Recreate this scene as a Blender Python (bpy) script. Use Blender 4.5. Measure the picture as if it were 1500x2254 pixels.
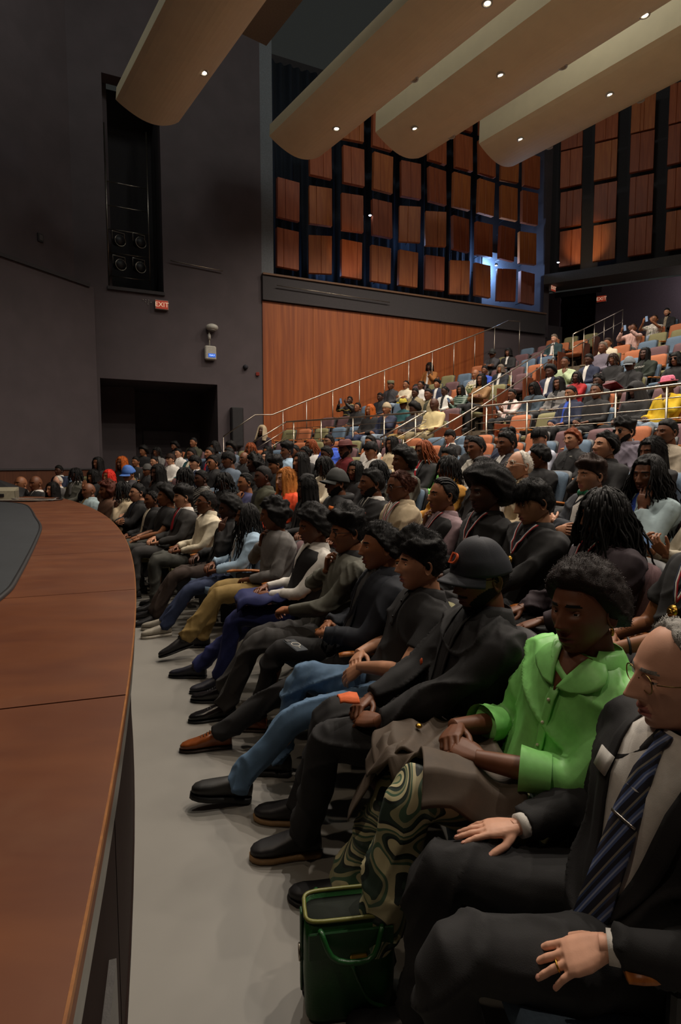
import bpy, math, random
import numpy as np
from mathutils import Vector, Matrix

for _o in list(bpy.data.objects):
    bpy.data.objects.remove(_o)
SC = bpy.context.scene
COL = SC.collection

# ------------------------------------------------------------------ camera
CAM_H = 1.57
cam_d = bpy.data.cameras.new('camera')
cam = bpy.data.objects.new('camera', cam_d)
COL.objects.link(cam)
cam.location = (0, 0, CAM_H)
cam.rotation_euler = (math.pi / 2 - math.atan(105 / 1250), 0, 0)
cam_d.sensor_fit = 'VERTICAL'
cam_d.sensor_height = 36
cam_d.sensor_width = 36 * 1500 / 2254
cam_d.lens = 36 * 1250 / 2254
cam_d.clip_start = .02
SC.camera = cam

# ------------------------------------------------------------------ world + exposure
wld = bpy.data.worlds.new('hall_air')
SC.world = wld
wld.use_nodes = True
wb = wld.node_tree.nodes['Background']
wb.inputs[0].default_value = (.95, 1.0, .92, 1)
wb.inputs[1].default_value = .018
SC.view_settings.view_transform = 'Standard'
SC.view_settings.look = 'None'
SC.view_settings.gamma = 1
SC.view_settings.use_curve_mapping = False
SC.view_settings.exposure = 0.0

# directions of the hall: DD runs along the ceiling clouds (across the seats), NN towards the back
DD = np.array([-.5822, .8131]); NN = np.array([.8131, .5822])

def house_spot(name, d, n, z, power, size=1.9, blend=.8, col=(1, .89, .76), aim=None, rad=.09):
    l = bpy.data.lights.new(name, 'SPOT')
    l.energy = power; l.spot_size = size; l.spot_blend = blend
    l.color = col; l.shadow_soft_size = rad
    o = bpy.data.objects.new(name, l); COL.objects.link(o)
    p = DD * d + NN * n
    o.location = (p[0], p[1], z)
    if aim is not None:
        o.rotation_euler = (Vector(aim) - o.location).to_track_quat('-Z', 'Y').to_euler()
    return o

# downlights set in the ceiling clouds (those in view and the same rows carried on over the seats)
CLOUDS = [  # n0, n1, z, d_end, front height
    (3.5, 4.85, 9.2, 13.0, .25),
    (7.2, 8.75, 9.7, 13.1, .28),
    (9.7, 11.5, 10.1, 12.0, .95),
    (12.85, 14.6, 10.5, 11.3, .68)]
for (n, z, ds) in ((4.58, 8.75, ((10.9, 300), (7.5, 720), (4.4, 760), (1.6, 760), (-1.6, 540))),
                   (8.1, 9.3, ((11.5, 350), (7.0, 700), (3.0, 700), (-1.5, 500))),
                   (10.25, 9.6, ((11.0, 450), (8.5, 500), (5.2, 500), (1.5, 450))),
                   (13.35, 10.0, ((10.2, 480), (7.8, 480), (4.5, 450), (1.0, 400)))):
    for d, e in ds:
        house_spot('house_downlight', d, n, z, e, 2.5, .9)
# warm wash from the position above the stage front, aimed at the seats
for d, n, e, aim in ((5.5, -1.5, 200, (0, 4.5, 1)), (1.0, -2.5, 250, (.8, 1.8, 1)), (9.0, -1.0, 260, (-2.5, 8.5, 1.2))):
    house_spot('stage_front_wash', d, n, 8.6, e, 1.1, .9, (1, .80, .60), aim, .12)
# neutral fill lights added unseen above the clouds to lift upper walls and panels
for d, n, z, e in ((9.5, 5.6, 12.6, 120), (6.0, 9.2, 12.8, 95), (11.5, 1.0, 12.2, 80), (7.5, 12.2, 13.0, 80), (2.0, 2.0, 12.6, 80)):
    l = bpy.data.lights.new('upper_fill_light', 'POINT'); l.energy = e; l.color = (.96, 1, .93); l.shadow_soft_size = .35
    o = bpy.data.objects.new('upper_fill_light', l); COL.objects.link(o); p = DD * d + NN * n; o.location = (p[0], p[1], z)

# ------------------------------------------------------------------ colour + materials
def lin(h):
    c = [int(h[i:i + 2], 16) / 255 for i in (0, 2, 4)]
    return tuple((x / 12.92 if x <= .04045 else ((x + .055) / 1.055) ** 2.4) for x in c) + (1,)

_M = {}
def _new(name):
    m = bpy.data.materials.new(name); m.use_nodes = True
    nt = m.node_tree; b = nt.nodes['Principled BSDF']
    return m, nt, b

def _nd(nt, t, **k):
    n = nt.nodes.new(t)
    for a, v in k.items():
        setattr(n, a, v)
    return n

def _bump(nt, b, src, strength, dist):
    bp = _nd(nt, 'ShaderNodeBump'); bp.inputs['Strength'].default_value = strength
    bp.inputs['Distance'].default_value = dist
    nt.links.new(src, bp.inputs['Height']); nt.links.new(bp.outputs[0], b.inputs['Normal'])

def mat(name, hexc, rough=.6, metal=0., noise=.12, nscale=30., bump=.15, bscale=200., bdist=.002, spec=.5, coat=0.):
    key = ('p', name)
    if key in _M: return _M[key]
    m, nt, b = _new(name)
    c = lin(hexc)
    tc = _nd(nt, 'ShaderNodeTexCoord')
    n = _nd(nt, 'ShaderNodeTexNoise'); n.inputs['Scale'].default_value = nscale; n.inputs['Detail'].default_value = 4
    nt.links.new(tc.outputs['Object'], n.inputs['Vector'])
    r = _nd(nt, 'ShaderNodeValToRGB')
    r.color_ramp.elements[0].position = .3; r.color_ramp.elements[1].position = .7
    r.color_ramp.elements[0].color = tuple(x * (1 - noise) for x in c[:3]) + (1,)
    r.color_ramp.elements[1].color = tuple(min(1, x * (1 + noise)) for x in c[:3]) + (1,)
    nt.links.new(n.outputs['Fac'], r.inputs[0]); nt.links.new(r.outputs[0], b.inputs['Base Color'])
    b.inputs['Roughness'].default_value = rough; b.inputs['Metallic'].default_value = metal
    b.inputs['Specular IOR Level'].default_value = spec
    b.inputs['Coat Weight'].default_value = coat
    if bump > 0:
        n2 = _nd(nt, 'ShaderNodeTexNoise'); n2.inputs['Scale'].default_value = bscale; n2.inputs['Detail'].default_value = 3
        nt.links.new(tc.outputs['Object'], n2.inputs['Vector']); _bump(nt, b, n2.outputs['Fac'], bump, bdist)
    _M[key] = m
    return m

def emit(name, hexc, strength):
    key = ('e', name)
    if key in _M: return _M[key]
    m, nt, b = _new(name)
    b.inputs['Base Color'].default_value = lin(hexc)
    b.inputs['Emission Color'].default_value = lin(hexc); b.inputs['Emission Strength'].default_value = strength
    _M[key] = m
    return m

def wood(name, h1, h2, scale=(1, 1, 8), rough=.45, nscale=6., coat=0., bump=.06, scuff=None):
    key = ('w', name)
    if key in _M: return _M[key]
    m, nt, b = _new(name)
    tc = _nd(nt, 'ShaderNodeTexCoord'); mp = _nd(nt, 'ShaderNodeMapping'); mp.inputs['Scale'].default_value = scale
    nt.links.new(tc.outputs['Object'], mp.inputs[0])
    n = _nd(nt, 'ShaderNodeTexNoise'); n.inputs['Scale'].default_value = nscale; n.inputs['Detail'].default_value = 8
    n.inputs['Distortion'].default_value = .6
    nt.links.new(mp.outputs[0], n.inputs['Vector'])
    r = _nd(nt, 'ShaderNodeValToRGB'); r.color_ramp.elements[0].position = .32; r.color_ramp.elements[1].position = .68
    r.color_ramp.elements[0].color = lin(h1); r.color_ramp.elements[1].color = lin(h2)
    nt.links.new(n.outputs['Fac'], r.inputs[0])
    out = r.outputs[0]
    if scuff:
        n3 = _nd(nt, 'ShaderNodeTexNoise'); n3.inputs['Scale'].default_value = 1.7; n3.inputs['Detail'].default_value = 10; n3.inputs['Roughness'].default_value = .7
        nt.links.new(tc.outputs['Object'], n3.inputs['Vector'])
        r3 = _nd(nt, 'ShaderNodeValToRGB'); r3.color_ramp.elements[0].position = .5; r3.color_ramp.elements[1].position = .78
        r3.color_ramp.elements[0].color = (0, 0, 0, 1); r3.color_ramp.elements[1].color = (.6, .6, .6, 1)
        nt.links.new(n3.outputs['Fac'], r3.inputs[0])
        mx = _nd(nt, 'ShaderNodeMixRGB'); mx.inputs[2].default_value = lin(scuff)
        nt.links.new(r3.outputs[0], mx.inputs[0]); nt.links.new(out, mx.inputs[1]); out = mx.outputs[0]
        rr = _nd(nt, 'ShaderNodeMapRange'); rr.inputs[3].default_value = rough - .12; rr.inputs[4].default_value = rough + .15
        nt.links.new(n3.outputs['Fac'], rr.inputs[0]); nt.links.new(rr.outputs[0], b.inputs['Roughness'])
    else:
        b.inputs['Roughness'].default_value = rough
    nt.links.new(out, b.inputs['Base Color'])
    b.inputs['Coat Weight'].default_value = coat
    _bump(nt, b, n.outputs['Fac'], bump, .004)
    _M[key] = m
    return m

def bands(name, cols, scale, rot=(0, 0, 0), distort=0., dscale=1., rough=.5, const=True):
    """stripes: a wave texture through a stepped ramp"""
    key = ('b', name)
    if key in _M: return _M[key]
    m, nt, b = _new(name)
    tc = _nd(nt, 'ShaderNodeTexCoord'); mp = _nd(nt, 'ShaderNodeMapping'); mp.inputs['Rotation'].default_value = rot
    nt.links.new(tc.outputs['Object'], mp.inputs[0])
    w = _nd(nt, 'ShaderNodeTexWave'); w.wave_profile = 'SAW'; w.inputs['Scale'].default_value = scale
    w.inputs['Distortion'].default_value = distort; w.inputs['Detail Scale'].default_value = dscale; w.inputs['Detail'].default_value = .5
    nt.links.new(mp.outputs[0], w.inputs[0])
    r = _nd(nt, 'ShaderNodeValToRGB'); r.color_ramp.interpolation = 'CONSTANT' if const else 'LINEAR'
    e = r.color_ramp.elements
    while len(e) < len(cols): e.new(.5)
    for i, (p, h) in enumerate(cols):
        e[i].position = p; e[i].color = lin(h)
    nt.links.new(w.outputs['Fac'], r.inputs[0]); nt.links.new(r.outputs[0], b.inputs['Base Color'])
    b.inputs['Roughness'].default_value = rough
    _M[key] = m
    return m

def swirl_mat():
    key = 'swirl'
    if key in _M: return _M[key]
    m, nt, b = _new('swirl_print')
    tc = _nd(nt, 'ShaderNodeTexCoord')
    n = _nd(nt, 'ShaderNodeTexNoise'); n.inputs['Scale'].default_value = 5.2; n.inputs['Detail'].default_value = .3; n.inputs['Distortion'].default_value = .8
    nt.links.new(tc.outputs['Object'], n.inputs['Vector'])
    mm = _nd(nt, 'ShaderNodeMath', operation='MULTIPLY'); mm.inputs[1].default_value = 7.5
    nt.links.new(n.outputs['Fac'], mm.inputs[0])
    fr = _nd(nt, 'ShaderNodeMath', operation='FRACT'); nt.links.new(mm.outputs[0], fr.inputs[0])
    r = _nd(nt, 'ShaderNodeValToRGB'); r.color_ramp.interpolation = 'CONSTANT'
    e = r.color_ramp.elements
    for p in (.16, .46, .62, .8): e.new(p)
    for q, h in zip(e, ('1b2420', 'b9b08a', '45604a', '8d8a68', '2a3a31', 'c9c2a2')): q.color = lin(h)
    nt.links.new(fr.outputs[0], r.inputs[0]); nt.links.new(r.outputs[0], b.inputs['Base Color'])
    b.inputs['Roughness'].default_value = .5
    _M[key] = m
    return m

# ------------------------------------------------------------------ mesh building
class G:
    def __init__(s): s.v = []; s.f = []; s.n = 0
    def add(s, V, F, m=0):
        V = np.asarray(V, float).reshape(-1, 3); s.v.append(V)
        if isinstance(F, list):
            for x in F:
                if len(x): s.f.append((np.asarray(x) + s.n, m))
        elif len(F): s.f.append((np.asarray(F) + s.n, m))
        s.n += len(V); return s
    def join(s, o, M=None, t=None):
        for V in o.v:
            s.v.append(V if M is None else V @ np.asarray(M).T + (0 if t is None else np.asarray(t)))
        for F, m in o.f: s.f.append((F + s.n, m))
        s.n += o.n; return s
    def verts(s): return np.concatenate(s.v)

def mk(name, g, mats, parent=None, smooth=True, mesh_only=False):
    me = bpy.data.meshes.new(name)
    V = g.verts()
    li, st, mi = [], [], []
    tot = 0
    for F, m in g.f:
        k, w = F.shape
        li.append(F.ravel()); st.append(tot + np.arange(k) * w); tot += k * w
        mi.append(np.full(k, m) if np.isscalar(m) else np.asarray(m))
    li = np.concatenate(li).astype(np.int32); st = np.concatenate(st).astype(np.int32); mi = np.concatenate(mi).astype(np.int32)
    me.vertices.add(len(V)); me.vertices.foreach_set('co', V.astype(np.float32).ravel())
    me.loops.add(len(li)); me.loops.foreach_set('vertex_index', li)
    me.polygons.add(len(st)); me.polygons.foreach_set('loop_start', st)
    me.polygons.foreach_set('material_index', mi)
    me.update(calc_edges=True)
    me.polygons.foreach_set('use_smooth', np.full(len(st), smooth, dtype=bool))
    for m in (mats if isinstance(mats, (list, tuple)) else [mats]): me.materials.append(m)
    if mesh_only: return me
    return link(name, me, parent)

def link(name, me, parent=None):
    o = bpy.data.objects.new(name, me); COL.objects.link(o)
    if parent is not None: o.parent = parent
    return o

def thing(name, label, cat, loc=(0, 0, 0), rz=0, group=None, scale=1):
    o = bpy.data.objects.new(name, None); COL.objects.link(o)
    o.location = loc; o.rotation_euler = (0, 0, rz); o.scale = (scale,) * 3
    o.empty_display_size = .05
    o['label'] = label; o['category'] = cat
    if group: o['group'] = group
    return o

def tag(o, label, cat, group=None):
    o['label'] = label; o['category'] = cat
    if group: o['group'] = group
    return o

def struct(o, label=None):
    o['kind'] = 'structure'
    if label: o['label'] = label
    return o

def sroot(name, label=None):
    o = bpy.data.objects.new(name, None); COL.objects.link(o); o['kind'] = 'structure'
    if label: o['label'] = label
    return o

def gridF(n, m, closed=True, off=0):
    mm = m if closed else m - 1
    i, j = np.meshgrid(np.arange(n - 1), np.arange(mm), indexing='ij')
    a = i * m + j; b = i * m + (j + 1) % m
    return np.stack([a, b, b + m, a + m], -1).reshape(-1, 4) + off

def loft(R, caps=True, m=0, g=None):
    R = np.asarray(R, float); n, k, _ = R.shape
    g = g or G()
    V = R.reshape(-1, 3); F = [gridF(n, k)]
    if caps:
        V = np.vstack([V, R[0].mean(0), R[-1].mean(0)])
        j = np.arange(k); a = n * k
        F.append(np.stack([np.full(k, a), (j + 1) % k, j], -1))
        F.append(np.stack([np.full(k, a + 1), (n - 1) * k + j, (n - 1) * k + (j + 1) % k], -1))
    g.add(V, F, m); return g

def nz(v):
    v = np.asarray(v, float); return v / (np.linalg.norm(v) + 1e-12)

def tube(P, r, k=8, g=None, m=0, caps=True, ref=None, round_end=False):
    P = np.asarray(P, float); n = len(P)
    r = np.asarray(r, float)
    if r.ndim == 0: r = np.full(n, float(r))
    if r.ndim == 1: r = np.stack([r, r], -1)
    if round_end:
        t0 = nz(P[-1] - P[-2]); e = r[-1].mean()
        P = np.vstack([P, P[-1] + t0 * e * .55, P[-1] + t0 * e * .9]); r = np.vstack([r, r[-1] * .82, r[-1] * .4]); n += 2
    T = np.gradient(P, axis=0); T /= np.linalg.norm(T, axis=1, keepdims=True) + 1e-12
    a = np.asarray(ref, float) if ref is not None else (np.array([0, 0, 1.]) if abs(T[0][2]) < .9 else np.array([1., 0, 0]))
    th = np.arange(k) * 2 * math.pi / k
    R = np.empty((n, k, 3)); u = a - T[0] * (a @ T[0]); u = nz(u)
    for i in range(n):
        u = nz(u - T[i] * (u @ T[i])); w = np.cross(T[i], u)
        R[i] = P[i] + np.outer(np.cos(th) * r[i, 0], w) + np.outer(np.sin(th) * r[i, 1], u)
    return loft(R, caps, m, g)

def ellips(c, rad, nu=12, nv=8, g=None, m=0, M=None):
    el = np.linspace(-math.pi / 2, math.pi / 2, nv + 1)[1:-1]; az = np.arange(nu) * 2 * math.pi / nu
    R = np.stack([np.cos(el)[:, None] * np.cos(az), np.cos(el)[:, None] * np.sin(az), np.repeat(np.sin(el)[:, None], nu, 1)], -1) * np.asarray(rad)
    top = np.array([[0, 0, -1.], [0, 0, 1.]]) * np.asarray(rad)
    if M is not None: R = R @ np.asarray(M).T; top = top @ np.asarray(M).T
    R = R + np.asarray(c); top = top + np.asarray(c)
    n = len(el); j = np.arange(nu); a = n * nu
    V = np.vstack([R.reshape(-1, 3), top])
    F = [gridF(n, nu), np.stack([np.full(nu, a), (j + 1) % nu, j], -1), np.stack([np.full(nu, a + 1), (n - 1) * nu + j, (n - 1) * nu + (j + 1) % nu], -1)]
    g = g or G(); g.add(V, F, m); return g

def rbox(c, s, b=.006, g=None, m=0, M=None):
    """chamfered box"""
    x, y, z = np.asarray(s, float) / 2; b = min(b, x * .9, y * .9, z * .9)
    def oct_(x, y, b): return [(x, y - b), (x - b, y), (-x + b, y), (-x, y - b), (-x, -y + b), (-x + b, -y), (x - b, -y), (x, -y + b)]
    R = np.array([[(p[0], p[1], zz) for p in o] for o, zz in ((oct_(x - b, y - b, b * .5), -z), (oct_(x, y, b), -z + b), (oct_(x, y, b), z - b), (oct_(x - b, y - b, b * .5), z))])
    if M is not None: R = R @ np.asarray(M).T
    return loft(R + np.asarray(c), True, m, g)

def Rz(a): c, s = math.cos(a), math.sin(a); return np.array([[c, -s, 0], [s, c, 0], [0, 0, 1.]])
def Rx(a): c, s = math.cos(a), math.sin(a); return np.array([[1., 0, 0], [0, c, -s], [0, s, c]])
def Ry(a): c, s = math.cos(a), math.sin(a); return np.array([[c, 0, s], [0, 1., 0], [-s, 0, c]])

def spline(P, n):
    """Catmull-Rom through the points"""
    P = np.asarray(P, float); k = len(P); Q = np.vstack([2 * P[0] - P[1], P, 2 * P[-1] - P[-2]])
    out = []
    for s in np.linspace(0, k - 1 - 1e-9, n):
        i = int(s); t = s - i; a, b, c, d = Q[i:i + 4]
        out.append(.5 * ((2 * b) + (c - a) * t + (2 * a - 5 * b + 4 * c - d) * t * t + (-a + 3 * b - 3 * c + d) * t ** 3))
    return np.array(out)

def prism(P, z0, z1, g=None, m=0):
    """upright prism over a plan polygon (convex or fan-friendly)"""
    P = np.asarray(P, float)
    R = np.stack([np.c_[P, np.full(len(P), z0)], np.c_[P, np.full(len(P), z1)]])
    return loft(R, True, m, g)

def ringsec(c, r0, r1, a0, a1, z0, z1, n=24, g=None, m=0):
    a = np.linspace(a0, a1, n)
    R = []
    for t in a:
        e = np.array([math.cos(t), math.sin(t)])
        p, q = c + e * r0, c + e * r1
        R.append([(p[0], p[1], z0), (q[0], q[1], z0), (q[0], q[1], z1), (p[0], p[1], z1)])
    return loft(np.array(R), True, m, g)

def snoise(P, f, seed, k=7):
    r = np.random.RandomState(seed); s = 0
    for _ in range(k):
        d = nz(r.normal(size=3)) * f * r.uniform(.6, 1.5); s = s + np.sin(P @ d + r.uniform(0, 6.28))
    return s / math.sqrt(k) / 1.1

# ------------------------------------------------------------------ remesh queue: closed shells fused to one skin
_Q = []
def queue(g, voxel, smooth, cb): _Q.append((g, voxel, smooth, cb))
def flush():
    objs = []
    for g, vx, sm, cb in _Q:
        me = mk('tmp', g, [], mesh_only=True)
        o = link('tmp', me)
        r = o.modifiers.new('r', 'REMESH'); r.mode = 'VOXEL'; r.voxel_size = vx
        if sm:
            s = o.modifiers.new('s', 'SMOOTH'); s.factor = .5; s.iterations = sm
        objs.append((o, cb, me))
    dg = bpy.context.evaluated_depsgraph_get(); dg.update()
    for o, cb, me in objs:
        ev = o.evaluated_get(dg); em = ev.to_mesh()
        n = len(em.vertices); V = np.empty(n * 3, np.float32); em.vertices.foreach_get('co', V)
        N = np.empty(n * 3, np.float32); em.vertices.foreach_get('normal', N)
        k = len(em.polygons); L = np.empty(len(em.loops), np.int32); em.loops.foreach_get('vertex_index', L)
        S = np.empty(k, np.int32); em.polygons.foreach_get('loop_start', S)
        T = np.diff(np.append(S, len(L)))
        F = [L[S[T == w][:, None] + np.arange(w)] for w in (3, 4) if (T == w).any()]
        ev.to_mesh_clear()
        cb(V.reshape(-1, 3).astype(float), N.reshape(-1, 3).astype(float), F)
    for o, cb, me in objs:
        bpy.data.objects.remove(o); bpy.data.meshes.remove(me)
    _Q.clear()

# ------------------------------------------------------------------ who sits where (metres, measured from the hall)
A0_0, A0_1 = 0.7261, 0.7522
A1_0, A1_1 = 0.6732, 0.7149
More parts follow.
